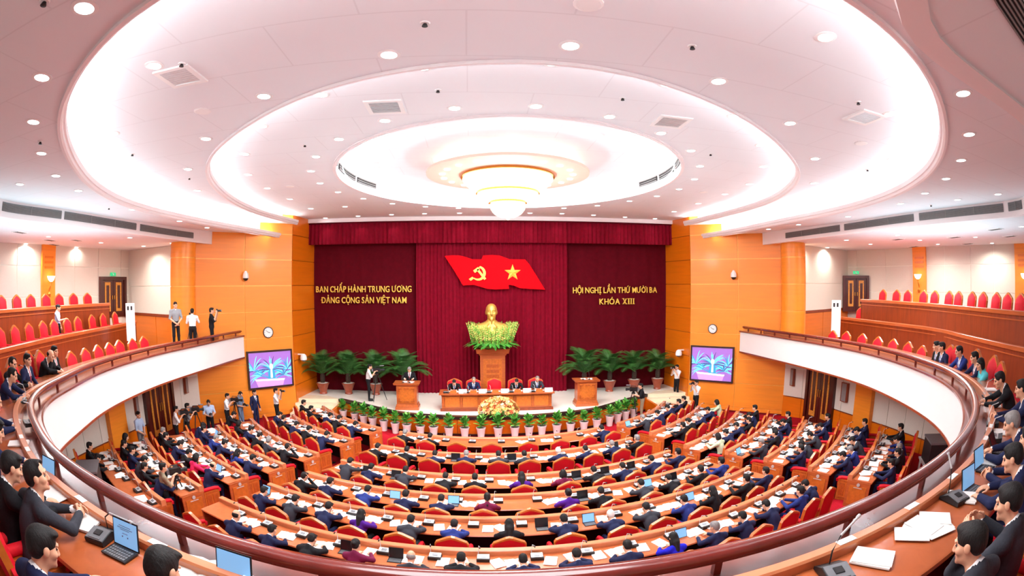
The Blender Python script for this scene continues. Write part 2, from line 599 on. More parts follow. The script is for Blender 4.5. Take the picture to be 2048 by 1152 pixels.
Z_LOW = 7.95
DOOR_U = {}
for sx in (-1, 1):
    wl = wall_line(sx)
    inw = 1 if sx < 0 else -1
    # short wall between column and corner: orange wainscot below, cream panels above
    a, b = wl[0], wl[1]
    a = (sx * 13.3, 18.7)
    panel_wall('wall_%s_return' % SIDE[sx], a, b, [4.85, 6.15, Z_LOW], [0, 1.0], M['cream_line'], M['cream'], -inw)
    panel_wall('wall_%s_wainscot' % SIDE[sx], a, b, [3.0, 4.75], [0, 0.5, 1.0], M['groove_dark'], M['orange_dark'], -inw)
    mb = MB()
    mb.sweep([(a[0], a[1] - 0.02, 0), (b[0], b[1] - 0.02, 0)], [(-0.05, 4.75), (0.05, 4.75), (0.05, 4.86), (-0.05, 4.86)], M['wood_deep'])
    struct(mb.build('trim_' + SIDE[sx]))
    # long side wall
    for i in range(1, len(wl) - 1):
        seg = Vector(wl[i + 1]) - Vector(wl[i])
        us = [0, 1.0] if seg.length < 2.6 else [0, 0.5, 1.0]
        panel_wall('wall_' + SIDE[sx], wl[i], wl[i + 1], [3.0, 5.72, 7.05, Z_LOW + 0.05], us, M['cream_line'], M['cream'], -inw if sx < 0 else -inw)
# rear wall behind the photographer
mb = MB().box((0, -5.2, 6.0), (46, 0.2, 6.5), M['cream'])
struct(mb.build('wall_rear'))


def on_line(px, py, line):
    """horizontal hit of the view azimuth with a plan polyline -> (x, y, direction angle)"""
    d = ray(px, py)
    for i in range(len(line) - 1):
        a, b = np.array(line[i][:2]), np.array(line[i + 1][:2])
        e = b - a
        den = d[0] * e[1] - d[1] * e[0]
        if abs(den) < 1e-9:
            continue
        q = a - CAM0[:2]
        s = (q[0] * e[1] - q[1] * e[0]) / den
        t = (q[0] * d[1] - q[1] * d[0]) / den
        if s > 0 and -1e-6 <= t <= 1 + 1e-6:
            p = CAM0[:2] + d[:2] * s
            return p[0], p[1], math.atan2(e[1], e[0])
    return None


# ---- pilasters of the upper side walls
PIL = {-1: [(81, 107)], 1: [(1828, 1854), (2031, 2070)]}
PILASTERS = []
for sx in (-1, 1):
    for k, (xa, xb) in enumerate(PIL[sx]):
        A = on_line(xa, 570, wall_line(sx))
        B = on_line(xb, 570, wall_line(sx))
        c = ((A[0] + B[0]) / 2, (A[1] + B[1]) / 2)
        wd = math.hypot(A[0] - B[0], A[1] - B[1])
        ang = math.atan2(B[1] - A[1], B[0] - A[0])
        mb = MB().box((0, 0, 5.48), (wd, 0.36, 4.96), M['orange'])
        o = struct(mb.build('pillar_' + SIDE[sx], loc=(c[0], c[1], 0), rz=ang))
        for zz in (6.98, 7.2, 7.42):
            MB().box((0, -0.19, zz), (wd * 0.66, 0.03, 0.10), M['orange_dark']).build('panel', o)
        PILASTERS.append((c, ang, sx, k))

# ================================================================== BALCONY
RAIL_L = [(-11.35, 20.2), (-11.4, 19.3), (-11.2, 16.2), (-10.95, 12.6), (-10.2, 9.2), (-9.2, 6.9), (-8.85, 6.1), (-8.35, 5.35), (-8.0, 5.0), (-7.4, 4.5),
          (-6.9, 4.2), (-6.4, 3.9), (-5.6, 3.45), (-4.9, 3.2), (-4.2, 2.98), (-3.4, 2.76), (-2.6, 2.6), (-1.9, 2.5), (-0.9, 2.44)]
RAIL_R = [(0.0, 2.42), (0.8, 2.41), (1.4, 2.43), (2.2, 2.5), (3.2, 2.66), (4.2, 2.94), (4.75, 3.15), (5.4, 3.46), (5.95, 3.8), (6.8, 4.4), (7.65, 5.2),
          (8.3, 6.02), (8.8, 6.85), (9.6, 8.5), (10.45, 10.9), (11.0, 14.4), (11.4, 19.7), (11.4, 20.2)]


def rail_z(y):
    return 4.50 - 0.0176 * (y - 2.2)


RAIL = smooth_pts(resample(catmull(RAIL_L + RAIL_R, 5), 0.28), 6)
RAIL = [(p[0], p[1], rail_z(p[1])) for p in RAIL]


def rail_at(s):
    """point, direction angle on the rail at arc-length s from its left end"""
    P = np.array(RAIL)
    d = np.r_[0, np.cumsum(np.linalg.norm(np.diff(P[:, :2], axis=0), axis=1))]
    s = max(0.01, min(s, d[-1] - 0.01))
    i = int(np.searchsorted(d, s)) - 1
    t = (s - d[i]) / (d[i + 1] - d[i])
    p = P[i] * (1 - t) + P[i + 1] * t
    return p, math.atan2(P[i + 1][1] - P[i][1], P[i + 1][0] - P[i][0]), d[-1]


def rail_s(x, y):
    P = np.array(RAIL)
    d = np.r_[0, np.cumsum(np.linalg.norm(np.diff(P[:, :2], axis=0), axis=1))]
    return d[int(np.argmin(np.hypot(P[:, 0] - x, P[:, 1] - y)))]


def bal(s, out, dz=0.0):
    """balcony point: arc-length s, distance OUT behind the rail, height dz from the rail top; and facing angle"""
    p, a, _ = rail_at(s)
    return np.array([p[0] + out * math.sin(a), p[1] - out * math.cos(a), p[2] + dz]), a


RL = rail_at(1e9)[2]
parapet = thing('balcony_parapet', 'white curved balcony front with dark brown ledge and wooden handrail around the hall', 'balcony front')
mb = MB()
mb.sweep(RAIL, [(0.055, -0.075), (0.068, -0.045), (0.068, -0.03), (0.045, -0.005), (0.0, 0.004), (-0.045, -0.005), (-0.068, -0.03), (-0.068, -0.045), (-0.055, -0.075)], M['mahogany'])
mb.sweep(RAIL, [(0.03, -0.105), (0.03, -0.075), (-0.03, -0.075), (-0.03, -0.105)], M['mahogany'])
mb.build('handrail', parapet, smooth=50)
s = 0.5
while s < RL:
    p, a = bal(s, 0.0)
    MB().box((0, 0, -0.155), (0.055, 0.045, 0.13), M['mahogany']).build('post', parapet, loc=tuple(p), rz=a)
    s += 1.22
mb = MB()
mb.sweep(RAIL, [(0.16, -0.30), (0.20, -0.27), (0.20, -0.235), (0.17, -0.21), (-0.26, -0.20), (-0.26, -0.30)], M['mahogany_ledge'])
mb.build('ledge', parapet, smooth=35)
mb = MB()
mb.sweep(RAIL, [(0.02, -1.18), (0.14, -1.18), (0.14, -0.30), (0.02, -0.30)], M['white'])
mb.build('fascia', parapet, smooth=35)
mb = MB()
mb.sweep(RAIL, [(0.02, -1.235), (0.16, -1.235), (0.16, -1.18), (0.02, -1.18)], M['wood_deep'])
mb.build('lower_trim', parapet, smooth=35)
# underside and floor of the first tier
mb = MB()
mb.sweep(RAIL, [(0.0, -1.22), (-3.2, -1.22), (-3.2, -1.12), (0.0, -1.12)], M['white'])
struct(mb.build('balcony_slab'))
mb = MB()
mb.sweep(RAIL, [(-0.36, -1.0), (-2.9, -1.0), (-2.9, -0.87), (-0.36, -0.87)], M['carpet'])
struct(mb.build('balcony_floor'))

# long desk behind the rail
bdesk = thing('balcony_desk', 'long curved polished desk running behind the balcony handrail', 'desk')
RD = [p for p in RAIL[6:-6]]
mb = MB()
mb.sweep(RD, [(-0.25, -0.30), (-0.35, -0.30), (-0.35, -0.075), (-0.335, -0.06), (-0.265, -0.06), (-0.25, -0.075)], M['wood_edge'])
mb.build('raised_ledge', bdesk, smooth=35)
mb = MB()
mb.sweep(RD, [(-0.35, -0.195), (-0.92, -0.195), (-0.94, -0.18), (-0.93, -0.15), (-0.91, -0.14), (-0.35, -0.14)], M['wood_top'])
mb.build('desk_top', bdesk, smooth=35)
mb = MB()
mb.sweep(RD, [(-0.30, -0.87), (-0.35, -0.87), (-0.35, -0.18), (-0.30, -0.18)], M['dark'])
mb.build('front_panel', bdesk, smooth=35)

# ---- second and third tiers at the sides
TB = {-1: [(at(*p, z=4.6)) for p in ((272, 642), (219, 652), (156, 663.5), (78, 679.5), (0, 697.5))],
      1: [(at(*p, z=4.6)) for p in ((1679, 633), (1780, 644.5), (1882, 657), (1911, 664.5), (2029, 691))]}
TC = {-1: [(at(*p, z=5.45)) for p in ((219, 605.5), (109, 611.5), (0, 619))],
      1: [(at(*p, z=5.45)) for p in ((1722, 598), (1850, 605.5), (2048, 622.5))]}
TIER = {}
for sx in (-1, 1):
    b = [(p[0], p[1]) for p in TB[sx]]
    c = [(p[0], p[1]) for p in TC[sx]]
    b += [(b[-1][0] - sx * 0.6, b[-1][1] - 1.6), (b[-1][0] - sx * 1.9, b[-1][1] - 3.4)]
    c += [(c[-1][0] - sx * 0.5, c[-1][1] - 2.6), (c[-1][0] - sx * 2.0, c[-1][1] - 6.0)]
    TIER[(sx, 'B')] = smooth_pts(resample(catmull(b, 6), 0.35), 6)
    TIER[(sx, 'C')] = smooth_pts(resample(catmull(c, 6), 0.35), 6)


def path3(sx, k, z=0.0):
    P = [(p[0], p[1], z) for p in TIER[(sx, k)]]
    return P if sx < 0 else P[::-1]      # so that LEFT of the path is towards the hall


for sx in (-1, 1):
    for k, zt, zf, wd in (('B', 4.60, 3.80, 2.6), ('C', 5.45, 4.66, 3.6)):
        P = path3(sx, k)
        d = thing('tier_desk', 'long curved wooden desk front of the %s tier on the %s side of the balcony' % ('middle' if k == 'B' else 'top', SIDE[sx]), 'desk')
        mb = MB()
        mb.sweep(P, [(0.0, 3.35), (0.0, zt - 0.10), (-0.06, zt - 0.10), (-0.06, 3.35)], M['wood_deep'])
        mb.build('front_panel', d, smooth=35)
        mb = MB()
        mb.sweep(P, [(0.05, zt - 0.12), (0.05, zt - 0.015), (0.035, zt), (-0.12, zt), (-0.12, zt - 0.12)], M['wood'])
        mb.build('raised_ledge', d, smooth=35)
        mb = MB()
        mb.sweep(P, [(-0.12, zt - 0.11), (-0.52, zt - 0.11), (-0.52, zt - 0.07), (-0.12, zt - 0.07)], M['wood_top'])
        mb.build('desk_top', d, smooth=35)
        mb = MB()
        mb.sweep(P, [(0.022, zt - 0.26), (0.022, zt - 0.23), (0.0, zt - 0.23), (0.0, zt - 0.26)], M['wood'])
        mb.build('moulding', d, smooth=35)
        e = P[0] if sx < 0 else P[-1]
        e2 = P[1] if sx < 0 else P[-2]
        a = math.atan2(e2[1] - e[1], e2[0] - e[0])
        MB().box((0.03, (-0.26 if sx < 0 else 0.26) * (1 if sx < 0 else 1), (zt + zf) / 2 - 0.03), (0.06, 0.52, zt - zf), M['wood_deep']).build('end_panel', d, loc=(e[0], e[1], 0), rz=a)
        mb = MB()
        mb.sweep(P, [(-0.06, zf - 0.1), (-wd, zf - 0.1), (-wd, zf), (-0.06, zf)], M['carpet'])
        struct(mb.build('balcony_floor'))

# ---- walls under the balcony (ground floor)
LW = {-1: [(-12.95, 18.6), (-13.35, 17.6), (-13.4, 12.0), (-13.2, 8.0), (-12.0, 4.5)], 1: [(12.95, 18.6), (13.35, 17.6), (13.4, 12.0), (13.2, 8.0), (12.0, 4.5)]}
for sx in (-1, 1):
    inw = -1 if sx > 0 else 1
    for i in range(len(LW[sx]) - 1):
        a, b = LW[sx][i], LW[sx][i + 1]
        L = math.hypot(a[0] - b[0], a[1] - b[1])
        us = [0, 1.0] if L < 2 else [0, 0.25, 0.5, 0.75, 1.0]
        wl_ = panel_wall('wall_%s_lower' % SIDE[sx], a, b, [1.05, 2.35, 3.3], us, M['cream_line'], M['cream'], inw if sx < 0 else inw, gap=0.03)
        panel_wall('wall_%s_lower_wainscot' % SIDE[sx], a, b, [0.0, 1.02], us, M['groove_dark'], M['orange_dark'], inw if sx < 0 else inw, gap=0.03)
    # orange pilaster
    for xa, xb, py in (((209, 243, 830),) if sx < 0 else ((1717, 1750, 800),)):
        A, B = on_line(xa, py, LW[sx]), on_line(xb, py, LW[sx])
        c = ((A[0] + B[0]) / 2, (A[1] + B[1]) / 2)
        mb = MB().box((0, 0, 1.65), (math.hypot(A[0] - B[0], A[1] - B[1]), 0.5, 3.3), M['orange'])
        o = struct(mb.build('pillar_' + SIDE[sx], loc=(c[0], c[1], 0), rz=math.atan2(B[1] - A[1], B[0] - A[0])))
        for zz in (2.75, 2.9, 3.05):
            MB().box((0, 0.26, zz), (0.5, 0.03, 0.07), M['groove']).build('panel', o)
            MB().box((0, -0.26, zz), (0.5, 0.03, 0.07), M['groove']).build('panel', o)
# back of the ground floor
mb = MB().box((0, 2.2, 1.6), (27, 0.2, 3.2), M['cream'])
struct(mb.build('wall_rear_lower'))

# ================================================================== CEILINGS
Z1, Z2, Z3 = 8.36, 8.98, 9.40


def c1z(x, y):
    return Z1 + 0.10 * min(1, max(0, (y - 13) / 6))


O3 = [(477, 461), (400, 446), (300, 425), (225, 400), (175, 367), (140, 320), (119, 265), (119, 220), (137, 175), (175, 115), (215, 70), (280, 5)]
O3R = [(1724, 2), (1764, 40), (1804, 80), (1844, 125), (1874, 175), (1889, 230), (1891, 280), (1879, 320), (1844, 360), (1774, 397), (1674, 425), (1544, 450), (1481, 457)]
O2 = [(585, 443), (525, 430), (470, 407), (430, 375), (414, 350), (415, 325), (430, 300), (475, 262), (530, 227), (585, 197), (645, 175), (740, 150), (850, 131), (950, 121),
      (1024, 120), (1124, 122), (1224, 137), (1324, 162), (1399, 190), (1474, 225), (1534, 265), (1579, 310), (1599, 345), (1589, 370), (1549, 400), (1474, 425), (1374, 443)]
o3l = [at(*p, z=Z1)[:2] for p in O3]
o3r = [at(*p, z=Z1)[:2] for p in O3R]
o3l[0] = np.array((-9.9, 21.6)); o3r[-1] = np.array((9.9, 21.6))
o3l.insert(1, np.array((-10.35, 18.6))); o3r.insert(-1, np.array((10.2, 18.6)))
P3 = smooth_pts(resample(catmull(o3l + [np.array((-1.5, 2.3)), np.array((0.5, 2.25))] + o3r, 6), 0.35), 10)
o2 = [at(*p, z=Z2)[:2] for p in O2]
o2[0] = np.array((-9.15, 21.9)); o2[-1] = np.array((9.1, 21.9))
P2 = smooth_pts(resample(catmull(o2, 6), 0.35), 8)


def offset(P, d):
    """plan polyline moved d to its RIGHT (outwards for these loops, which run left -> rear -> right)"""
    out = []
    for i in range(len(P)):
        a, b = P[max(i - 1, 0)], P[min(i + 1, len(P) - 1)]
        t = (np.array(b[:2]) - np.array(a[:2]))
        t = t / np.linalg.norm(t)
        out.append(np.array((P[i][0] + t[1] * d, P[i][1] - t[0] * d)))
    return out


# air-conditioning beam (horseshoe)
bm_l = [at(*p, z=Z1 + 0.02)[:2] for p in ((411, 465), (345, 455), (250, 438), (122, 415.5), (0, 397))]
bm_r = [at(*p, z=Z1 + 0.02)[:2] for p in ((2048, 395), (1960, 406), (1830, 422), (1700, 442), (1546, 466))]
bm_rear = [at(*p, z=Z1 + 0.02)[:2] for p in ((1775, -5), (1870, 52), (1960, 122), (2040, 185))]
BEAM = [bm_l[0] + np.array((0.1, 0.9))] + bm_l + [np.array(q) for q in ((-11.8, 5.8), (-9.6, 3.0), (-7.0, 1.5), (-4.0, 0.2), (-1.0, -0.5), (0.7, 0.8), (1.5, 1.8))] + bm_rear + [np.array((8.4, 3.2)), np.array((11.2, 4.8))] + bm_r + [bm_r[-1] + np.array((0, 0.9))]
BEAM = smooth_pts(resample(catmull(BEAM, 6), 0.4), 4)
mb = MB()
mb.sweep([(p[0], p[1], 0) for p in BEAM], [(0.0, Z_LOW - 0.03), (0.0, Z1 + 0.14), (-0.25, Z1 + 0.14), (-0.25, Z_LOW - 0.03)], M['lip'])
beam = struct(mb.build('ceiling_beam', smooth=35))

def strip(A, B, zf, m, n=150):
    """flat band between two plan polylines that run alongside each other"""
    def rs(P):
        P = np.array([np.array(p[:2], float) for p in P])
        d = np.r_[0, np.cumsum(np.hypot(*np.diff(P, axis=0).T))]
        t = np.linspace(0, d[-1], n)
        return np.stack([np.interp(t, d, P[:, 0]), np.interp(t, d, P[:, 1])], 1)
    A, B = rs(A), rs(B)
    zz = zf if callable(zf) else (lambda x, y: zf)
    vs = [(p[0], p[1], zz(p[0], p[1])) for p in A] + [(p[0], p[1], zz(p[0], p[1])) for p in B]
    return MB().add(vs, [(i, i + 1, n + i + 1, n + i) for i in range(n - 1)], m).mesh('band')


# outer ceiling (level 1), from the lip of the outer cove to the beam
struct(put('ceiling', strip([(-9.9, 22.6)] + P3 + [(9.9, 22.6)], [(-13.5, 22.6)] + offset(BEAM, 0.1) + [(13.5, 22.6)], c1z, M['ceiling'])))
# level 2
O3x, O2x = offset(P3, 0.62), offset(P2, 0.55)
struct(put('ceiling', fill([tuple(p) for p in P2] + [(11.0, 22.4)] + [tuple(p) for p in O3x[::-1]] + [(-11.0, 22.4)], Z2, M['ceiling'])))
# level 3 with the oval opening
OV = [(0.06 + 5.18 * math.cos(2 * PI * k / 72), 14.95 + 5.85 * math.sin(2 * PI * k / 72)) for k in range(72)]
struct(put('ceiling', fill([(-10.2, 25.2)] + [tuple(p) for p in O2x] + [(10.2, 25.2)], Z3, M['ceiling'], [OV])))
# lower side ceiling behind the beam
outer = [(-20, 21.0), (-20.3, 18), (-20.6, 15), (-22.0, 11), (-24.8, 5), (-24.8, -5.5), (24.8, -5.5), (24.8, 5), (23.5, 10), (22.2, 14), (21.5, 18.5), (20.5, 21.0)]
struct(put('ceiling', strip([(-13.1, 19.6)] + offset(BEAM, 0.2) + [(12.8, 19.6)], outer, Z_LOW, M['ceiling'])))


def cove(P, z_lo, z_hi, name, d):
    """moulded lip at the edge of the lower ceiling, hidden tube behind it, upstand to the higher ceiling"""
    c = thing(name, d, 'cove light')
    pts = [(p[0], p[1], 0) for p in P]
    mb = MB()
    mb.sweep(pts, [(0.0, z_lo - 0.05), (0.035, z_lo - 0.02), (0.035, z_lo + 0.05), (0.07, z_lo + 0.06), (0.07, z_lo + 0.17), (0.0, z_lo + 0.17), (-0.05, z_lo + 0.02), (-0.05, z_lo - 0.05)], M['lip'])
    mb.build('moulded_lip', c, smooth=35)
    mb = MB()
    mb.sweep([(p[0], p[1], 0) for p in offset(P, 0.6)], [(0, z_lo + 0.02), (0.0, z_hi + 0.02), (-0.05, z_hi + 0.02), (-0.05, z_lo + 0.02)], M['lip'])
    mb.build('back_board', c, smooth=35)
    mb = MB()
    mb.tube([(p[0], p[1], z_lo + 0.13) for p in offset(P, 0.28)], 0.035, M['cove_glow'], n=6)
    mb.build('light_tube', c)
    return c


cove(P3, Z1, Z2, 'cove_light', 'outer horseshoe cove of hidden white light between the two lower ceiling steps')
cove(P2, Z2, Z3, 'cove_light', 'inner horseshoe cove of hidden white light around the ceiling with the oval dome')

# oval dome
DZ = 10.0
ovr = thing('ceiling_dome', 'oval recessed ceiling dome with bright rim around the chandelier', 'ceiling dome')
mb = MB()
ring = [(p[0], p[1], 0) for p in OV]
mb.sweep(ring, [(0.0, Z3 - 0.03), (-0.0, DZ), (-0.06, DZ), (-0.06, Z3 - 0.03)], M['lip'], closed=True)
mb.build('rim', ovr, smooth=35)
mb = MB()
for z, h in ((Z3 - 0.045, 0.05), (Z3 + 0.10, 0.03)):
    mb.sweep(ring, [(-0.02, z), (0.045, z), (0.045, z + h), (-0.02, z + h)], M['lip'], closed=True)
mb.build('moulding', ovr, smooth=35)
struct(put('ceiling', fill([(0.06 + 5.3 * math.cos(2 * PI * k / 72), 14.95 + 5.97 * math.sin(2 * PI * k / 72)) for k in range(72)], DZ, M['ceiling'])))
mb = MB()
mb.tube([(0.06 + 4.95 * math.cos(2 * PI * k / 72), 14.95 + 5.6 * math.sin(2 * PI * k / 72), Z3 + 0.06) for k in range(73)], 0.012, M['cove_glow'], n=6)
mb.build('light_tube', ovr)
# dark slots of the rim
for a0, a1 in ((153, 166), (168, 186), (-9, 4), (6, 18), (190, 203), (-30, -12)):
    mb = MB()
    pts = [(0.06 + 5.14 * math.cos(math.radians(a)), 14.95 + 5.81 * math.sin(math.radians(a)), 0) for a in np.linspace(a0, a1, 9)]
    for k in range(3):
        z = DZ - 0.36 + 0.07 * k
        mb.sweep(pts, [(0, z), (0.03, z), (0.03, z + 0.02), (0, z + 0.02)], M['grille'])
    mb.sweep(pts, [(-0.03, DZ - 0.37), (0.0, DZ - 0.37), (0.0, DZ - 0.19), (-0.03, DZ - 0.19)], M['black'])
    mb.build('air_slot', ovr)
# ================================================================== STAGE: CURTAINS, EMBLEMS, FURNITURE


def pleats(x0, x1, y, z0, z1, amp, wl, m, name, label, jitter=0.3, sag=0.0, rows=2, par=None):
    """hanging cloth with vertical folds"""
    n = int((x1 - x0) / (wl / 6))
    rnd = random.Random(int(x0 * 100) + 5)
    ph, xs, ys = 0.0, [], []
    for i in range(n + 1):
        xs.append(x0 + (x1 - x0) * i / n)
        ys.append(y + amp * math.sin(ph) * (1 - jitter * rnd.random()) + 0.25 * amp * math.sin(ph * 0.37))
        ph += 2 * PI / 6 * (1 + jitter * (rnd.random() - 0.5))
    vs, fs = [], []
    for j in range(rows + 1):
        z = z0 + (z1 - z0) * j / rows
        k = 1.0 - 0.12 * (j / rows)
        for i in range(n + 1):
            vs.append((xs[i], y + (ys[i] - y) * k, z))
    for j in range(rows):
        for i in range(n):
            a = j * (n + 1) + i
            fs.append((a, a + 1, a + n + 2, a + n + 1))
    # thickness: a back sheet
    o = len(vs)
    vs += [(x, y + amp * 1.4, z) for z in (z0, z1) for x in (x0, x1)]
    fs.append((o, o + 2, o + 3, o + 1))
    ob = MB().add(vs, fs, m).build(name, par, smooth=60)
    if label:
        tag(ob, label, 'curtain')
    return ob


pleats(-3.72, 3.70, 24.10, 0.80, 8.6, 0.055, 0.19, M['velvet_bright'], 'stage_curtain', 'crimson pleated stage curtain hanging behind the gold bust')
pleats(-9.15, -3.70, 24.42, 0.80, 8.6, 0.012, 0.55, M['velvet'], 'side_curtain', 'dark maroon flat curtain carrying the two lines of gold letters on the left')
pleats(3.68, 9.12, 24.42, 0.80, 8.6, 0.012, 0.55, M['velvet'], 'side_curtain', 'dark maroon flat curtain carrying the shorter gold lettering on the right')
vl = pleats(-9.36, 9.36, 23.75, 8.14, 9.15, 0.06, 0.21, M['velvet_bright'], 'curtain_valance', 'crimson pleated valance along the top of the stage opening')
MB().box((0, 23.78, 9.17), (18.74, 0.16, 0.06), M['velvet']).build('heading', vl)
mb = MB().box((0, 23.62, 9.32), (18.8, 0.06, 0.22), M['lip'])
struct(mb.build('trim_1'))

# ---- red flag board with emblem and star
FL = [(889, 512), (905, 510.6), (918, 510.8), (930, 513.5), (945, 518.6), (963, 518.6), (966, 511.0), (984, 509.8), (999, 511), (1010, 515), (1019, 518.4), (1050, 518.8), (1058, 528), (1074, 553), (1090, 579.5),
      (1060, 578), (1040, 576.4), (1028, 571.4), (1017, 569.6), (1018, 578), (990, 579), (975, 578), (960, 573.4), (948, 570), (926, 571), (908, 541)]
flag = thing('flag_board', 'large red waving flag board with yellow emblem and star on the curtain', 'flag', loc=(0, 23.93, 6.7))
pts = [at(px, py, y=23.93) for px, py in FL]
mb = MB().prism([(p[0], p[2] - 6.7) for p in pts], M['flag'], axis='y', lo=-0.06, hi=0.06)
mb.build('board', flag)
for dx in (-1.6, 0.1, 1.6):
    MB().tube([(dx, 0.05, 0.1), (dx, 0.2, 0.1)], 0.02, M['black'], n=6).build('standoff', flag)


def plate(pxs, m, name, par, lo=-0.10, hi=-0.062, yy=23.93, z0=6.7):
    P = [at(px, py, y=yy) for px, py in pxs]
    return MB().prism([(p[0], p[2] - z0) for p in P], m, axis='y', lo=lo, hi=hi).build(name, par)


# sickle: crescent blade and handle; hammer crossed over it
cxp, cyp = 957, 547.5
blade = [(cxp + 14.6 * math.cos(math.radians(a)), cyp - 1 - 14.6 * math.sin(math.radians(a))) for a in range(78, -131, -16)]
inner = [(cxp - 2.2 + 11.4 * math.cos(math.radians(a)), cyp - 1.2 - 11.2 * math.sin(math.radians(a))) for a in range(-126, 79, 17)]
plate((blade + inner)[::-1], M['gold'], 'sickle', flag)
plate([(944.5, 553.5), (948.5, 556.5), (941.5, 561.5), (937.6, 558.2)], M['gold'], 'sickle_handle', flag)
plate([(946.2, 541.3), (955.8, 534.2), (959.6, 538.6), (950.0, 546.0)], M['gold'], 'hammer_head', flag, lo=-0.12)
plate([(953.0, 539.8), (956.4, 537.4), (972.4, 557.2), (968.6, 560.0)], M['gold'], 'hammer_handle', flag, lo=-0.12)
# faceted star
c = at(1025, 545.5, y=23.93)
sv, sf = [(c[0], 0 - 0.14, c[2] - 6.7)], []
for k in range(10):
    r = 0.41 if k % 2 == 0 else 0.165
    a = PI / 2 + k * PI / 5
    sv.append((c[0] + r * math.cos(a), -0.062, c[2] - 6.7 + r * math.sin(a)))
for k in range(10):
    sf.append((0, 1 + k, 1 + (k + 1) % 10))
sf.append(tuple(range(10, 0, -1)))
MB().add(sv, sf, M['gold']).build('star', flag)

# ---- raised gold lettering
try:
    FONT = bpy.data.fonts['Bfont Regular']
except Exception:
    FONT = None
_TC = {}


def glyph_line(text, x0, x1, zb, y, cap, name, label, bold=0.012, serif_tail=''):
    """raised letters, one part per letter, fitted between x0 and x1 with their base line at zb"""
    sign = thing(name, label, 'lettering', loc=(x0, y, zb))

    def make(ch):
        cu = bpy.data.curves.new('glyph', 'FONT')
        cu.body = ch
        cu.size = 1.0
        cu.extrude = 0.05
        cu.offset = bold
        cu.resolution_u = 3
        o = bpy.data.objects.new('glyph', cu)
        COL.objects.link(o)
        dg = bpy.context.evaluated_depsgraph_get()
        me = bpy.data.meshes.new_from_object(o.evaluated_get(dg))
        bpy.data.objects.remove(o)
        return me

    def joined(base, extra):
        me = make(base)
        bm = bmesh.new()
        bm.from_mesh(me)
        w_ = max(v.co.x for v in me.vertices)
        for (x_, y_, sx_, sy_, r_) in extra:
            q = bmesh.ops.create_cube(bm, size=1.0, matrix=Matrix.Translation((x_ if x_ < 0.25 else w_ + x_ - 0.6, y_, 0)) @ Matrix.Rotation(r_, 4, 'Z') @ Matrix.Diagonal((sx_, sy_, 0.1, 1)))
        bm.to_mesh(me)
        bm.free()
        return me

    HORN = ((0.60, 0.70, 0.13, 0.07, 0.0), (0.64, 0.755, 0.06, 0.12, 0.0))
    SPECIAL = {'Ư': ('U', HORN), 'Ứ': ('Ú', HORN), 'Ơ': ('O', HORN), 'Ờ': ('Ò', HORN), 'Đ': ('D', ((0.09, 0.36, 0.30, 0.085, 0.0),))}
    items, x = [], 0.0
    for ch in text:
        if ch == ' ':
            x += 0.27
            continue
        if ch not in _TC:
            if ch == '|':
                mbx = MB()
                mbx.box((0.11, 0.35, 0), (0.13, 0.70, 0.1), M['gold'])
                mbx.box((0.11, 0.03, 0), (0.26, 0.06, 0.1), M['gold'])
                mbx.box((0.11, 0.67, 0), (0.26, 0.06, 0.1), M['gold'])
                _TC[ch] = mbx.mesh('letter')
            elif ch == '%':
                mbx = MB()
                mbx.prism([(0.02, 0), (0.17, 0), (0.62, 0.70), (0.47, 0.70)], M['gold'], lo=-0.05, hi=0.05)
                mbx.prism([(0.50, 0), (0.60, 0), (0.14, 0.70), (0.04, 0.70)], M['gold'], lo=-0.045, hi=0.045)
                for a in (0.10, 0.55):
                    for b in (0.03, 0.67):
                        mbx.box((a, b, 0), (0.26, 0.06, 0.1), M['gold'])
                _TC[ch] = mbx.mesh('letter')
            else:
                me = joined(*SPECIAL[ch]) if ch in SPECIAL else make(ch)
                me.materials.clear()
                me.materials.append(M['gold'])
                _TC[ch] = me
        me = _TC[ch]
        co = [v.co.x for v in me.vertices]
        if not co:
            continue
        lo_, hi_ = min(co), max(co)
        items.append((x - lo_, me))
        x += hi_ - lo_ + 0.10
    W = x - 0.10
    sx = (x1 - x0) / W
    sz = cap / 0.70
    for xx, me in items:
        o = put('letter', me, sign, (xx * sx, 0, 0))
        o.rotation_euler = (PI / 2, 0, 0)
        o.scale = (sx, sz, 0.8)
    return sign


def zt(px, py):
    return at(px, py, y=24.3)


a, b = zt(632, 585), zt(823, 585)
glyph_line('BAN CHẤP HÀNH TRUNG ƯƠNG', a[0], b[0], zt(727, 584.3)[2], 24.33, 0.305, 'gold_lettering', 'upper line of raised gold letters reading BAN CHẤP HÀNH TRUNG ƯƠNG')
a, b = zt(642, 607), zt(813, 607)
glyph_line('ĐẢNG CỘNG SẢN VIỆT NAM', a[0], b[0], zt(727, 606.2)[2], 24.33, 0.30, 'gold_lettering', 'lower line of raised gold letters reading ĐẢNG CỘNG SẢN VIỆT NAM')
a, b = zt(1146, 585), zt(1314, 585)
glyph_line('HỘI NGHỊ LẦN THỨ MƯỜI BA', a[0], b[0], zt(1230, 585.8)[2], 24.33, 0.29, 'gold_lettering', 'upper line of raised gold letters reading HỘI NGHỊ LẦN THỨ MƯỜI BA')
a, b = zt(1199, 608), zt(1269, 608)
glyph_line('KHÓA %|||', a[0], b[0], zt(1234, 608.5)[2], 24.33, 0.29, 'gold_lettering', 'lower line of raised gold letters reading KHÓA XIII')

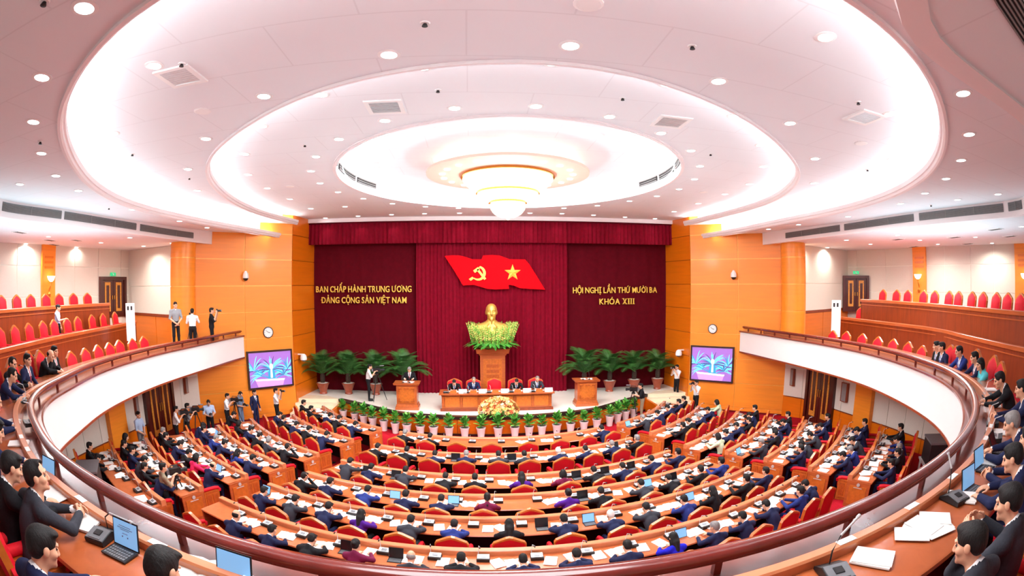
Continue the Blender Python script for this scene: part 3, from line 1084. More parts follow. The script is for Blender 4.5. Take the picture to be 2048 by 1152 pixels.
# ---- pedestal and gold bust (seen behind the table), ringed by flowers
ped = thing('bust_pedestal', 'tall carved wooden pedestal under the gold bust', 'pedestal', loc=(-0.08, 22.9, 0.8))
mb = MB()
for z0, z1, w0, w1 in ((0, 0.12, 1.45, 1.45), (0.12, 0.2, 1.35, 1.2), (0.2, 2.1, 1.14, 1.14), (2.1, 2.2, 1.2, 1.3), (2.2, 2.42, 1.45, 1.55)):
    mb.box((0, 0, (z0 + z1) / 2), (w0, w0 * 0.8, z1 - z0), M['wood'], taper=w1 / w0)
mb.build('body', ped)
MB().box((0, -0.46, 1.15), (0.86, 0.02, 1.6), M['chairwood']).build('panel', ped)
mb = MB()
for z in (1.62, 1.38, 1.14):
    mb.box((0, -0.475, z), (0.58, 0.02, 0.16), M['carved'])
mb.build('carving', ped)


# ------------------------------------------------------------------ implicit-surface modeller (numpy surface nets)
class SDF:
    """smooth union of capsules / ellipsoids, each with a label"""

    def __init__(s):
        s.p = []

    def cap(s, a, b, ra, rb, lab, k=0.03):
        s.p.append(('c', np.array(a, float), np.array(b, float), ra, rb, lab, k))
        return s

    def ell(s, c, r, lab, k=0.02, R=None, sub=False):
        s.p.append(('e', np.array(c, float), np.array(r, float), R, sub, lab, k))
        return s

    def one(s, q, X):
        if q[0] == 'c':
            a, b, ra, rb = q[1:5]
            d = b - a
            t = np.clip(((X - a) @ d) / max(d @ d, 1e-9), 0, 1)
            return np.linalg.norm(X - a - t[:, None] * d, axis=1) - (ra + (rb - ra) * t)
        c, r, R = q[1], q[2], q[3]
        Y = X - c
        if R is not None:
            Y = Y @ R
        k0 = np.linalg.norm(Y / r, axis=1)
        k1 = np.linalg.norm(Y / (r * r), axis=1) + 1e-9
        return k0 * (k0 - 1.0) / k1

    def eval(s, X):
        D = None
        for q in s.p:
            d = s.one(q, X)
            k = q[6]
            if q[0] == 'e' and q[4]:
                h = np.clip(0.5 - 0.5 * (D + d) / k, 0, 1)
                D = D * (1 - h) + (-d) * h + k * h * (1 - h)
            elif D is None:
                D = d
            else:
                h = np.clip(0.5 + 0.5 * (D - d) / k, 0, 1)
                D = D * (1 - h) + d * h - k * h * (1 - h)
        return D

    def label(s, X):
        best, lab = None, None
        for q in s.p:
            if q[0] == 'e' and q[4]:
                continue
            d = s.one(q, X)
            if best is None:
                best, lab = d.copy(), np.full(len(X), q[5])
            else:
                m = d < best
                best[m] = d[m]
                lab[m] = q[5]
        return lab

    def bounds(s):
        lo, hi = np.full(3, 9e9), np.full(3, -9e9)
        for q in s.p:
            if q[0] == 'c':
                r = max(q[3], q[4])
                for e in (q[1], q[2]):
                    lo = np.minimum(lo, e - r)
                    hi = np.maximum(hi, e + r)
            elif not q[4]:
                r = q[2].max()
                lo = np.minimum(lo, q[1] - r)
                hi = np.maximum(hi, q[1] + r)
        return lo, hi


def surface_net(f, h, lo=None, hi=None):
    """vertices, quads and outward faces of the zero level of f (an SDF)"""
    if lo is None:
        lo, hi = f.bounds()
    lo = lo - 2.5 * h
    C = 4
    n = (np.ceil((hi - lo) / (h * C)).astype(int) + 2) * C
    g = [lo[i] + h * np.arange(n[i] + 1) for i in range(3)]
    gc = [a[::C] for a in g]
    Xc = np.stack(np.meshgrid(*gc, indexing='ij'), -1).reshape(-1, 3)
    Dc = f.eval(Xc).reshape([len(a) for a in gc])
    near = np.abs(Dc) < h * C * 1.9
    F = np.ones([len(a) for a in g], np.float64)
    up = Dc
    for ax in range(3):
        up = np.repeat(up, C, axis=ax)
    sl = tuple(slice(0, len(a)) for a in g)
    F = up[sl].copy()
    nr = near
    for ax in range(3):
        nr = np.repeat(nr, C, axis=ax)
    nr = nr[sl]
    # also blocks preceding a near node
    sh = nr.copy()
    for ax in range(3):
        r = np.roll(sh, -(C - 1), axis=ax)
        sh = sh | r
    idx = np.argwhere(sh)
    P = np.stack([g[i][idx[:, i]] for i in range(3)], 1)
    F[idx[:, 0], idx[:, 1], idx[:, 2]] = f.eval(P)
    S = F < 0
    A = S[:-1, :-1, :-1].astype(np.int8)
    cnt = np.zeros_like(A, dtype=np.int16)
    for i in (0, 1):
        for j in (0, 1):
            for k in (0, 1):
                cnt += S[i:S.shape[0] - 1 + i, j:S.shape[1] - 1 + j, k:S.shape[2] - 1 + k]
    cells = np.argwhere((cnt > 0) & (cnt < 8))
    vid = -np.ones(A.shape, np.int64)
    vid[cells[:, 0], cells[:, 1], cells[:, 2]] = np.arange(len(cells))
    acc = np.zeros((len(cells), 3))
    num = np.zeros(len(cells))
    corners = [(i, j, k) for i in (0, 1) for j in (0, 1) for k in (0, 1)]
    val = {c: F[cells[:, 0] + c[0], cells[:, 1] + c[1], cells[:, 2] + c[2]] for c in corners}
    for c in corners:
        for ax in range(3):
            if c[ax] == 0:
                e = list(c)
                e[ax] = 1
                e = tuple(e)
                a, b = val[c], val[e]
                m = (a < 0) != (b < 0)
                t = np.where(m, a / np.where(m, a - b, 1), 0)
                p = np.array(c, float)[None, :] + np.zeros((len(cells), 3))
                p[:, ax] += t
                acc[m] += p[m]
                num[m] += 1
    V = (cells + acc / num[:, None]) * h + np.array([g[0][0], g[1][0], g[2][0]])
    Q = []
    for ax in range(3):
        o1, o2 = (ax + 1) % 3, (ax + 2) % 3
        s0 = [slice(None)] * 3
        s1 = [slice(None)] * 3
        s0[ax] = slice(0, -1)
        s1[ax] = slice(1, None)
        a, b = S[tuple(s0)], S[tuple(s1)]
        for sgn, mk in ((1, a & ~b), (0, ~a & b)):
            e = np.argwhere(mk)
            e = e[(e[:, o1] > 0) & (e[:, o2] > 0)]
            if not len(e):
                continue
            d1 = np.zeros(3, int)
            d2 = np.zeros(3, int)
            d1[o1] = 1
            d2[o2] = 1
            q = [e - d1 - d2, e - d2, e, e - d1]
            ids = [vid[x[:, 0], x[:, 1], x[:, 2]] for x in q]
            q4 = np.stack(ids if sgn else ids[::-1], 1)
            Q.append(q4[(q4 >= 0).all(1)])
    return V, np.concatenate(Q)


def rotx(a):
    c, s = math.cos(a), math.sin(a)
    return np.array([[1, 0, 0], [0, c, -s], [0, s, c]])


def rotz(a):
    c, s = math.cos(a), math.sin(a)
    return np.array([[c, -s, 0], [s, c, 0], [0, 0, 1]])


def roty(a):
    c, s = math.cos(a), math.sin(a)
    return np.array([[c, 0, s], [0, 1, 0], [-s, 0, c]])


def np_mesh(name, V, Q, labs, mats, smooth=True):
    me = bpy.data.meshes.new(name)
    V = np.asarray(V, np.float32)
    Q = np.asarray(Q, np.int32)
    me.vertices.add(len(V))
    me.vertices.foreach_set('co', V.ravel())
    me.loops.add(Q.size)
    me.loops.foreach_set('vertex_index', Q.ravel())
    me.polygons.add(len(Q))
    me.polygons.foreach_set('loop_start', np.arange(len(Q), dtype=np.int32) * 4)
    try:
        me.polygons.foreach_set('loop_total', np.full(len(Q), 4, np.int32))
    except Exception:
        pass
    for m in mats:
        me.materials.append(m)
    if labs is not None:
        me.polygons.foreach_set('material_index', np.asarray(labs, np.int32))
    me.polygons.foreach_set('use_smooth', np.full(len(Q), bool(smooth)))
    me.update(calc_edges=True)
    me.validate()
    return me


# ------------------------------------------------------------------ heads, hair, hands  (head frame: +Y forward, +Z up, origin between the ears)
def head_sdf(female=False, beard=False, bust=False):
    f = SDF()
    jw = 0.052 if female else 0.058
    f.ell((0, -0.012, 0.032), (0.076, 0.096, 0.088), 0, 0.02)
    f.ell((0, 0.022, -0.035), (0.063, 0.072, 0.078), 0, 0.03)
    f.ell((0, 0.045, -0.078), (jw * 0.78, 0.048, 0.034), 0, 0.03)
    f.cap((0, 0.088, -0.098), (0, 0.084, -0.096), 0.017, 0.017, 0, 0.02)
    for s in (-1, 1):
        f.ell((s * 0.046, 0.058, -0.02), (0.022, 0.026, 0.022), 0, 0.025)           # cheekbones
        f.cap((s * 0.014, 0.094, 0.034), (s * 0.046, 0.082, 0.034), 0.009, 0.008, 0, 0.012)
        f.ell((s * 0.031, 0.104, 0.012), (0.020, 0.015, 0.012), 0, 0.012, None, True)  # eye socket
    for s in (-1, 1):
        f.ell((s * 0.031, 0.0815, 0.010), (0.0115, 0.0125, 0.0058), 1, 0.003)
        f.cap((s * 0.017, 0.099, 0.036), (s * 0.047, 0.087, 0.038), 0.0036, 0.0026, 2, 0.003)
        f.ell((s * 0.079, -0.008, -0.006), (0.011, 0.022, 0.033), 0, 0.008)          # ears
        f.ell((s * 0.009, 0.104, -0.033), (0.010, 0.010, 0.008), 0, 0.008)           # nostrils
    f.cap((0, 0.092, 0.018), (0, 0.113, -0.026), 0.0085, 0.0125, 0, 0.012)
    f.ell((0, 0.092, -0.060), (0.024, 0.011, 0.006), 3, 0.004)
    f.ell((0, 0.090, -0.070), (0.020, 0.011, 0.006), 3, 0.004)
    if beard:
        f.cap((0, 0.092, -0.10), (0, 0.098, -0.165), 0.022, 0.007, 0, 0.02)
        for s in (-1, 1):
            f.cap((s * 0.006, 0.106, -0.047), (s * 0.030, 0.094, -0.064), 0.006, 0.004, 0, 0.006)
    f.cap((0, -0.012, -0.06), (0, -0.030, -0.165), 0.054, 0.058, 0, 0.03)
    return f


def hair_sdf(kind):
    f = SDF()
    if kind == 'bald':
        f.ell((0, -0.03, 0.01), (0.083, 0.088, 0.072), 0, 0.01)
        f.ell((0, 0.065, 0.06), (0.085, 0.11, 0.075), 0, 0.012, None, True)
        f.ell((0, 0.09, -0.04), (0.11, 0.085, 0.10), 0, 0.012, None, True)
        return f
    f.ell((0, -0.016, 0.040), (0.082, 0.103, 0.088), 0, 0.01)
    f.ell((0, -0.055, -0.005), (0.076, 0.060, 0.075), 0, 0.02)
    if kind in ('short', 'receding'):
        f.ell((0.015, 0.055, 0.098), (0.055, 0.040, 0.020), 0, 0.03)
    if kind == 'long':
        f.ell((0, -0.062, -0.07), (0.088, 0.052, 0.125), 0, 0.03)
        f.cap((0, -0.07, -0.10), (0, -0.085, -0.27), 0.075, 0.055, 0, 0.04)
        for s in (-1, 1):
            f.cap((s * 0.072, 0.012, 0.03), (s * 0.078, -0.012, -0.14), 0.026, 0.022, 0, 0.02)
    if kind == 'bob':
        f.ell((0, -0.045, -0.04), (0.098, 0.075, 0.11), 0, 0.03)
        for s in (-1, 1):
            f.cap((s * 0.075, 0.014, 0.03), (s * 0.082, 0.0, -0.09), 0.026, 0.022, 0, 0.02)
    if kind == 'bun':
        f.ell((0, -0.112, 0.03), (0.045, 0.04, 0.045), 0, 0.012)
    if kind == 'pony':
        f.cap((0, -0.10, 0.05), (0, -0.13, -0.20), 0.035, 0.022, 0, 0.02)
    fr = 0.118 if kind != 'receding' else 0.095
    f.ell((0, fr + 0.016, -0.045), (0.073 if kind not in ('long', 'bob') else 0.060, 0.088, 0.118), 0, 0.012, None, True)
    if kind == 'receding':
        f.ell((0.03, 0.10, 0.075), (0.05, 0.07, 0.05), 0, 0.015, None, True)
    if kind not in ('long', 'bob'):
        f.ell((0, 0.045, -0.075), (0.12, 0.085, 0.078), 0, 0.012, None, True)
        f.ell((0, -0.05, -0.13), (0.12, 0.12, 0.055), 0, 0.012, None, True)
    return f


_HEAD, _HAIR, _HAND = {}, {}, {}


def head_geo(female, h):
    k = (female, h)
    if k not in _HEAD:
        f = head_sdf(female)
        V, Q = surface_net(f, h)
        _HEAD[k] = (V, Q, f.label(V[Q].mean(1)))
    return _HEAD[k]


def hair_geo(kind, h):
    k = (kind, h)
    if k not in _HAIR:
        V, Q = surface_net(hair_sdf(kind), h)
        _HAIR[k] = (V, Q)
    return _HAIR[k]


def hand_geo(kind, h):
    """right hand; wrist at origin, fingers along +Y, palm facing -Z, thumb towards -X"""
    k = (kind, h)
    if k in _HAND:
        return _HAND[k]
    f = SDF()
    f.cap((0, -0.06, 0), (0, 0.0, 0), 0.028, 0.026, 0, 0.01)
    f.ell((0.002, 0.045, 0), (0.041, 0.055, 0.017), 0, 0.012)
    curl = {'flat': 0.25, 'relaxed': 0.55, 'grip': 1.0, 'point': 1.0}[kind]
    for i, (x, L, r) in enumerate(((-0.028, 0.070, 0.0088), (-0.009, 0.078, 0.0092), (0.011, 0.073, 0.0088), (0.029, 0.058, 0.0078))):
        c_ = curl if not (kind == 'point' and i == 0) else 0.05
        p = np.array((x, 0.085 - abs(x - 0.0) * 0.25, 0.0))
        a = -0.15 - 0.35 * c_
        spread = x * 2.2
        for j, fr in enumerate((0.46, 0.31, 0.26)):
            d = np.array((math.sin(spread) * math.cos(a), math.cos(a), math.sin(a)))
            q = p + d * L * fr
            f.cap(p, q, r * (1 - 0.10 * j), r * (0.92 - 0.10 * j), 0, 0.0035)
            p = q
            a -= 0.75 * c_
    p0, p1, p2 = (-0.026, 0.012, -0.006), (-0.056, 0.045, -0.016), (-0.060 + 0.012 * curl, 0.082, -0.026)
    f.cap(p0, p1, 0.014, 0.0115, 0, 0.010)
    f.cap(p1, p2, 0.0108, 0.0088, 0, 0.004)
    V, Q = surface_net(f, h)
    _HAND[k] = (V, Q)
    return _HAND[k]


# ---- the gold bust
f = head_sdf(beard=True)
f.p = [q for q in f.p if not (q[0] == 'c' and abs(q[4] - 0.058) < 1e-6)]
f.ell((0, -0.012, 0.036), (0.078, 0.098, 0.088), 0, 0.02)
f.ell((0, -0.055, 0.02), (0.078, 0.062, 0.075), 0, 0.02)
f.cap((0, -0.012, -0.06), (0, -0.03, -0.17), 0.056, 0.062, 0, 0.03)
for s in (-1, 1):
    f.cap((s * 0.03, -0.02, -0.19), (s * 0.165, -0.035, -0.235), 0.062, 0.060, 0, 0.05)
    f.cap((s * 0.185, -0.04, -0.25), (s * 0.20, -0.03, -0.43), 0.060, 0.060, 0, 0.05)
    f.cap((s * 0.012, 0.04, -0.165), (s * 0.052, 0.072, -0.215), 0.010, 0.010, 0, 0.006)
f.ell((0, -0.02, -0.33), (0.20, 0.115, 0.17), 0, 0.06)
V, Q = surface_net(f, 0.0085)
SCB = 3.1
bust = put('gold_bust', np_mesh('bust', V * SCB, Q, None, [M['bronze_gold']]), loc=(-0.11, 22.75, 4.87), rz=PI)
tag(bust, 'gold bust of a balding man with a goatee on the flower-ringed pedestal', 'bust')

# ---- flower bowl round the bust: leafy rim, red base flowers, gladiolus spikes
bowl = thing('flower_arrangement', 'green and red flower arrangement circling the gold bust', 'flower arrangement', loc=(-0.08, 22.75, 3.22))
MB().lathe([(0.35, 0.0), (0.75, 0.06), (0.92, 0.18), (0.85, 0.30)], M['leaf'], n=28).build('bowl', bowl, smooth=40)
rnd = random.Random(3)


def blade(mb, base, d, L, wd, m, droop=0.3, fold=0.25, n=4):
    """one pointed leaf with a raised mid-rib"""
    d = Vector(d).normalized()
    side = d.cross(Vector((0, 0, 1)))
    if side.length < 1e-3:
        side = Vector((1, 0, 0))
    side.normalize()
    up = side.cross(d)
    vs, fs = [], []
    for i in range(n + 1):
        t = i / n
        p = Vector(base) + d * (L * t) - Vector((0, 0, 1)) * (droop * L * t * t)
        wv = wd * (math.sin(PI * min(1, 0.12 + 0.88 * t)) ** 0.8)
        vs += [p + side * wv, p + up * (fold * wv), p - side * wv]
    for i in range(n):
        a = i * 3
        fs += [(a, a + 3, a + 4, a + 1), (a + 1, a + 4, a + 5, a + 2)]
    mb.add(vs, fs, m)


mb = MB()
for k in range(64):
    a = 2 * PI * k / 64 + rnd.uniform(-0.05, 0.05)
    r = rnd.uniform(0.72, 0.92)
    blade(mb, (r * math.cos(a), r * math.sin(a), 0.22 + rnd.uniform(-0.08, 0.08)), (math.cos(a), math.sin(a), rnd.uniform(0.0, 0.25)), 0.46, 0.07, M['leaf'], 0.35)
o = mb.build('leaf_rim', bowl, smooth=60)
o['kind'] = 'stuff'
mb = MB()
for k in range(300):
    a = rnd.uniform(0, 2 * PI)
    r = 0.78 + rnd.uniform(-0.14, 0.14)
    h = rnd.uniform(0.22, 0.62)
    mb.lathe([(0.015, 0), (0.036, 0.03), (0.0, 0.10)], rnd.choice([M['petal_r'], M['petal_r'], M['petal_p']]), c=(r * math.cos(a), r * math.sin(a), h), n=5)
o = mb.build('red_flowers', bowl)
o['kind'] = 'stuff'
mb = MB()
for k in range(420):
    a = rnd.uniform(0, 2 * PI)
    r = 0.80 + rnd.uniform(-0.16, 0.16)
    L = rnd.uniform(0.52, 0.86) * (1.0 + 0.16 * abs(math.cos(a)))
    d = Vector((math.cos(a) * 0.30 + rnd.uniform(-0.12, 0.12), math.sin(a) * 0.22, 1.0))
    b = Vector((r * math.cos(a), r * math.sin(a), 0.25))
    mb.tube([b, b + d * L * 0.5, b + d * L], 0.014, M['leaf2'], n=4, r1=0.004)
    for j in range(6):
        p = b + d * L * (0.30 + 0.12 * j)
        mb.lathe([(0.0, -0.02), (0.040 - 0.004 * j, 0.015), (0.0, 0.075)], rnd.choice([M['glad'], M['glad'], M['leaf2'], M['petal_y']]), c=tuple(p), n=5)
o = mb.build('gladiolus_spikes', bowl)
o['kind'] = 'stuff'

# ---- presidium table
tbl = thing('presidium_table', 'long carved wooden table on the stage with a five-bay front', 'table', loc=(0, 20.62, 0.8))
MB().box((0, 0.15, 0.765), (4.86, 0.95, 0.05), M['wood']).build('table_top', tbl)
mb = MB()
mb.box((0, -0.12, 0.38), (4.66, 0.06, 0.72), M['wood'])
for sx in (-1, 1):
    mb.box((sx * 2.3, 0.2, 0.38), (0.06, 0.68, 0.72), M['wood'])
mb.build('body', tbl)
MB().box((0, -0.16, 0.06), (4.78, 0.06, 0.12), M['wood_deep']).build('plinth', tbl)
for k in range(6):
    MB().box((-1.88 + 0.752 * k, -0.165, 0.42), (0.62, 0.03, 0.46), M['chairwood']).build('front_panel', tbl)
for k in range(7):
    MB().box((-2.256 + 0.752 * k, -0.165, 0.42), (0.06, 0.05, 0.56), M['carved']).build('pilaster', tbl)
MB().box((0, -0.17, 0.70), (4.70, 0.04, 0.06), M['carved']).build('moulding', tbl)


# ---- lecterns
def lectern(x, y, label):
    t = thing('lectern', label, 'lectern', loc=(x, y, 0.8))
    MB().box((0, 0, 0.06), (1.02, 0.72, 0.12), M['wood']).build('plinth', t)
    MB().box((0, 0, 0.18), (0.98, 0.68, 0.12), M['carved'], taper=0.94).build('base_moulding', t)
    MB().box((0, 0, 0.66), (0.88, 0.60, 0.88), M['wood']).build('body', t)
    MB().box((0, -0.31, 0.66), (0.68, 0.03, 0.70), M['chairwood']).build('front_panel', t)
    for sx in (-1, 1):
        for sz in (-1, 1):
            mb = MB()
            mb.box((sx * 0.265, -0.335, 0.66 + sz * 0.28), (0.15, 0.03, 0.05), M['carved'])
            mb.box((sx * 0.315, -0.335, 0.66 + sz * 0.21), (0.05, 0.03, 0.14), M['carved'])
            mb.build('carved_corner', t)
    for zz in (0.95, 0.37):
        MB().box((0, -0.335, zz), (0.22, 0.03, 0.05), M['carved']).build('carved_bar', t)
    MB().box((0, 0, 1.13), (1.08, 0.74, 0.07), M['wood'], taper=1.05).build('top', t)
    for dx in (-0.16, 0.12):
        m = thing('lectern_microphone', 'slim black gooseneck microphone on the %s lectern, %s of two' % ('left' if x < 0 else 'right', 'nearer the table' if (dx > 0) == (x < 0) else 'farther from the table'), 'microphone', loc=(x + dx, y - 0.12, 0.8 + 1.165))
        MB().lathe([(0.05, 0), (0.05, 0.02), (0.02, 0.03)], M['black'], n=12).build('base', m)
        MB().tube([(0, 0, 0.02), (0, 0.02, 0.2), (0, 0.10, 0.30)], 0.008, M['black'], n=6).build('gooseneck', m)
        MB().tube([(0, 0.10, 0.30), (0, 0.15, 0.33)], 0.018, M['black'], n=8).build('head', m)
    for k, (dx, dy, r) in enumerate(((-0.1, 0.05, 0.1), (0.18, 0.0, -0.2))):
        p = MB().box((0, 0, 0.006), (0.21, 0.29, 0.012), M['paper'])
        tag(p.build('paper_sheet', loc=(x + dx, y + dy, 0.8 + 1.166), rz=r), 'white sheet on the %s lectern, %s' % ('left' if x < 0 else 'right', 'left one of the pair' if k == 0 else 'right one of the pair'), 'paper')
    return t


lectern(-3.84, 20.95, 'wooden lectern with carved corners and the speaker in a dark suit behind it')
lectern(3.95, 21.05, 'wooden lectern with carved corners, unattended, below the sago palm')


# ---- sago palms in brown pots
def sago_frond():
    mb = MB()
    n = 22
    pts = []
    for i in range(n + 1):
        t = i / n
        pts.append(Vector((0, t * 0.92, 0.62 * math.sin(t * 1.9) * (1 - 0.35 * t))))
    mb.tube(pts[::3] + [pts[-1]], 0.012, M['sago'], n=4, r1=0.004)
    for i in range(2, n + 1):
        p = pts[i]
        t = i / n
        L = 0.26 * (math.sin(PI * min(1, 0.18 + 0.82 * t)) ** 0.6) + 0.03
        d = (pts[i] - pts[i - 1]).normalized()
        for s in (-1, 1):
            v = (Vector((s, 0, 0.18)) + d * 0.55).normalized()
            q = p + v * L - Vector((0, 0, 0.06 * L / 0.25))
            wv = d * 0.017
            up = Vector((0, 0, 0.004))
            mb.add([p - wv, p + wv, q, p + up], [(0, 3, 2), (3, 1, 2), (0, 2, 1)], M['sago'])
    return mb.mesh('frond')


FROND = sago_frond()


def sago(x, y, sc, label, seed):
    rr = random.Random(seed)
    t = thing('sago_palm', label, 'potted palm', loc=(x, y, 0.8))
    MB().lathe([(0.17, 0), (0.20, 0.03), (0.17, 0.09), (0.22, 0.25), (0.29, 0.44), (0.31, 0.50), (0.33, 0.52), (0.33, 0.56), (0.28, 0.56), (0.27, 0.50)], M['pot_brown'], n=22).build('pot', t, smooth=40)
    MB().lathe([(0.285, 0.545), (0.0, 0.585)], M['soil'], n=18).build('pebbles', t)
    MB().lathe([(0.11, 0.55), (0.13, 0.75), (0.12, 0.95), (0.07, 1.04)], M['trunk'], n=12).build('trunk', t)
    for k in range(38):
        lay = k % 4
        o = put('frond', FROND, t, (0, 0, 0.98))
        tilt = (0.62, 0.30, 0.02, -0.30)[lay] + rr.uniform(-0.1, 0.1)
        o.rotation_euler = (tilt, 0, k * 2.399 + rr.uniform(-0.15, 0.15))
        s_ = sc * 1.12 * rr.uniform(0.92, 1.08)
        o.scale = (s_, s_, s_)
    return t


for k, (x, y, s_) in enumerate(((-8.45, 23.4, 1.12), (-7.15, 23.55, 1.12), (-5.75, 23.55, 1.12), (-4.32, 23.4, 1.20), (4.42, 23.4, 1.26), (5.75, 23.5, 1.10), (7.05, 23.5, 1.06), (8.30, 23.4, 1.0))):
    where = ('first', 'second', 'third', 'fourth')[k % 4]
    sago(x, y, s_, 'dark green sago palm in brown pot, %s from left on the %s stage side' % (where, 'left' if x < 0 else 'right'), 20 + k)

# ---- flower mound at the middle of the stage edge
fm = thing('flower_mound', 'big mound of yellow and peach lilies on the stage edge before the table', 'flower arrangement', loc=(0.02, 19.62, 0.83))
mb = MB()
rnd = random.Random(8)
for k in range(150):
    a = rnd.uniform(0, 2 * PI)
    rr = math.sqrt(rnd.random())
    blade(mb, (rr * 0.55 * math.cos(a), rr * 0.22 * math.sin(a), 0.04), (math.cos(a), 0.6 * math.sin(a), 0.1 + rnd.random() * 0.5), 0.42, 0.035, M['leaf'], 0.3)
o = mb.build('foliage', fm)
o['kind'] = 'stuff'
mb = MB()
for k in range(330):
    a = rnd.uniform(0, 2 * PI)
    e = math.asin(rnd.random())
    c = (0.80 * math.cos(a) * math.cos(e), 0.36 * math.sin(a) * math.cos(e), 0.12 + 0.62 * math.sin(e))
    nrm = Vector((c[0] / 0.72, c[1] / 0.34, (c[2] - 0.05) / 0.5)).normalized()
    m = rnd.choice([M['petal_y'], M['petal_y'], M['petal_y'], M['petal_w'], M['petal_p'], M['petal_p'], M['petal_r']])
    nrm = (nrm + Vector((rnd.uniform(-.7, .7), rnd.uniform(-.7, .7), rnd.uniform(-.5, .7)))).normalized()
    u = nrm.orthogonal().normalized()
    v = nrm.cross(u)
    R = rnd.uniform(0.075, 0.11)
    vs, fs = [Vector(c)], []
    for j in range(12):
        an_ = 2 * PI * j / 12 + k
        r2 = R if j % 2 == 0 else R * 0.45
        vs.append(Vector(c) + (u * math.cos(an_) + v * math.sin(an_)) * r2 + nrm * (0.045 if j % 2 == 0 else 0.02))
    fs = [(0, 1 + j, 1 + (j + 1) % 12) for j in range(12)]
    mb.add(vs, fs, m)
o = mb.build('lilies', fm)
o['kind'] = 'stuff'


# ---- white pots with dumb-cane plants along the stage front
def bush(seed):
    mb = MB()
    rr = random.Random(seed)
    for k in range(24):
        a = k * 2.399 + rr.uniform(-0.3, 0.3)
        h = 0.10 + 0.24 * (k / 24) + rr.uniform(-0.03, 0.03)
        el = 0.35 + 1.0 * (k / 24)
        L = rr.uniform(0.20, 0.30)
        b = (0.03 * math.cos(a), 0.03 * math.sin(a), h)
        blade(mb, b, (math.cos(a) * math.cos(el), math.sin(a) * math.cos(el), math.sin(el)), L, rr.uniform(0.05, 0.07), M['leaf'] if k % 3 else M['leaf2'], 0.25, 0.3, 5)
        if k % 4 == 0:
            mb.tube([(0, 0, 0), b], 0.010, M['leaf2'], n=4)
    return mb.mesh('foliage', smooth=60)


BUSH = [bush(k) for k in range(4)]
_pm = MB()
_pm.lathe([(0.10, 0), (0.115, 0.01), (0.125, 0.14), (0.155, 0.34), (0.175, 0.40), (0.175, 0.42), (0.15, 0.42), (0.14, 0.37)], M['pot_white'], n=18)
POT = _pm.mesh('pot', smooth=40)
_pm = MB()
_pm.lathe([(0.145, 0.38), (0.0, 0.40)], M['trunk'], n=14)
SOIL = _pm.mesh('soil')
POTS = [(692, 835), (713, 843), (730, 848), (748, 853), (770, 859), (793, 863), (817, 864), (843, 868), (869, 870), (899, 871), (930, 872), (962, 873), (996, 874), (1029, 873), (1057, 872), (1083, 871),
        (1111, 866), (1138, 863), (1163, 858), (1187, 852), (1212, 845), (1230, 842), (1247, 838), (1262, 832)]
for k, (px, py) in enumerate(POTS):
    p = at(px, py, z=0)
    i = int(np.argmin([math.hypot(q[0] - p[0], q[1] - p[1]) for q in SF]))
    # keep clear of the stage front
    d = np.array(p[:2]) - np.array(ROWC)
    d2 = np.array(SF[i]) - np.array(ROWC)
    p = np.array((p[0], SF[i][1] - 0.42 if abs(p[0] - SF[i][0]) < 0.5 else p[1]))
    xq = float(p[0])
    ys_ = [q[1] for q in SF]
    xs_ = [q[0] for q in SF]
    yq = float(np.interp(xq, xs_, ys_)) - 0.40 - 0.16 * abs(xq) / 6
    t = thing('potted_plant', 'leafy green plant in a white pot, %s from the left along the stage front' % ORD[k], 'potted plant', loc=(xq, yq, 0.0), group='potted plants along the stage front')
    put('pot', POT, t)
    put('soil', SOIL, t)
    o = put('foliage', BUSH[k % 4], t, (0, 0, 0.36), rz=k * 1.3)
    s_ = 1.02 + 0.16 * ((k * 7) % 5) / 5
    o.scale = (s_, s_, s_)
    t.scale = (1.12, 1.12, 1.12)
# ================================================================== CHAIRS
def arch(w0, w1, z0, z1, z2, n=5, inset=0.0):
    """pointed-arch outline of a chair back: width w0 at the foot, w1 at shoulder height z1, peak z2"""
    w0, w1, z2, z1 = w0 - inset, w1 - inset, z2 - inset * 1.25, z1 - inset * 0.3
    z0 = z0 + inset
    R = [(w0 / 2, z0), (w1 / 2 * 1.0, z0 + (z1 - z0) * 0.6), (w1 / 2, z1)]
    R += [(w1 / 2 * 0.90, z1 + (z2 - z1) * 0.33), (w1 / 2 * 0.55, z1 + (z2 - z1) * 0.62), (w1 / 2 * 0.22, z1 + (z2 - z1) * 0.90), (0, z2)]
    return R + [(-x, z) for x, z in R[-2::-1]]


def ring_prism(mb, outer, inner, m, lo, hi):
    n = len(outer)
    vs = [(x, lo, z) for x, z in outer] + [(x, lo, z) for x, z in inner] + [(x, hi, z) for x, z in outer] + [(x, hi, z) for x, z in inner]
    fs = []
    for i in range(n):
        j = (i + 1) % n
        fs += [(i, j, n + j, n + i), (2 * n + i, 3 * n + i, 3 * n + j, 2 * n + j), (i, 2 * n + i, 2 * n + j, j), (n + i, n + j, 3 * n + j, 3 * n + i)]
    mb.add(vs, fs, m)


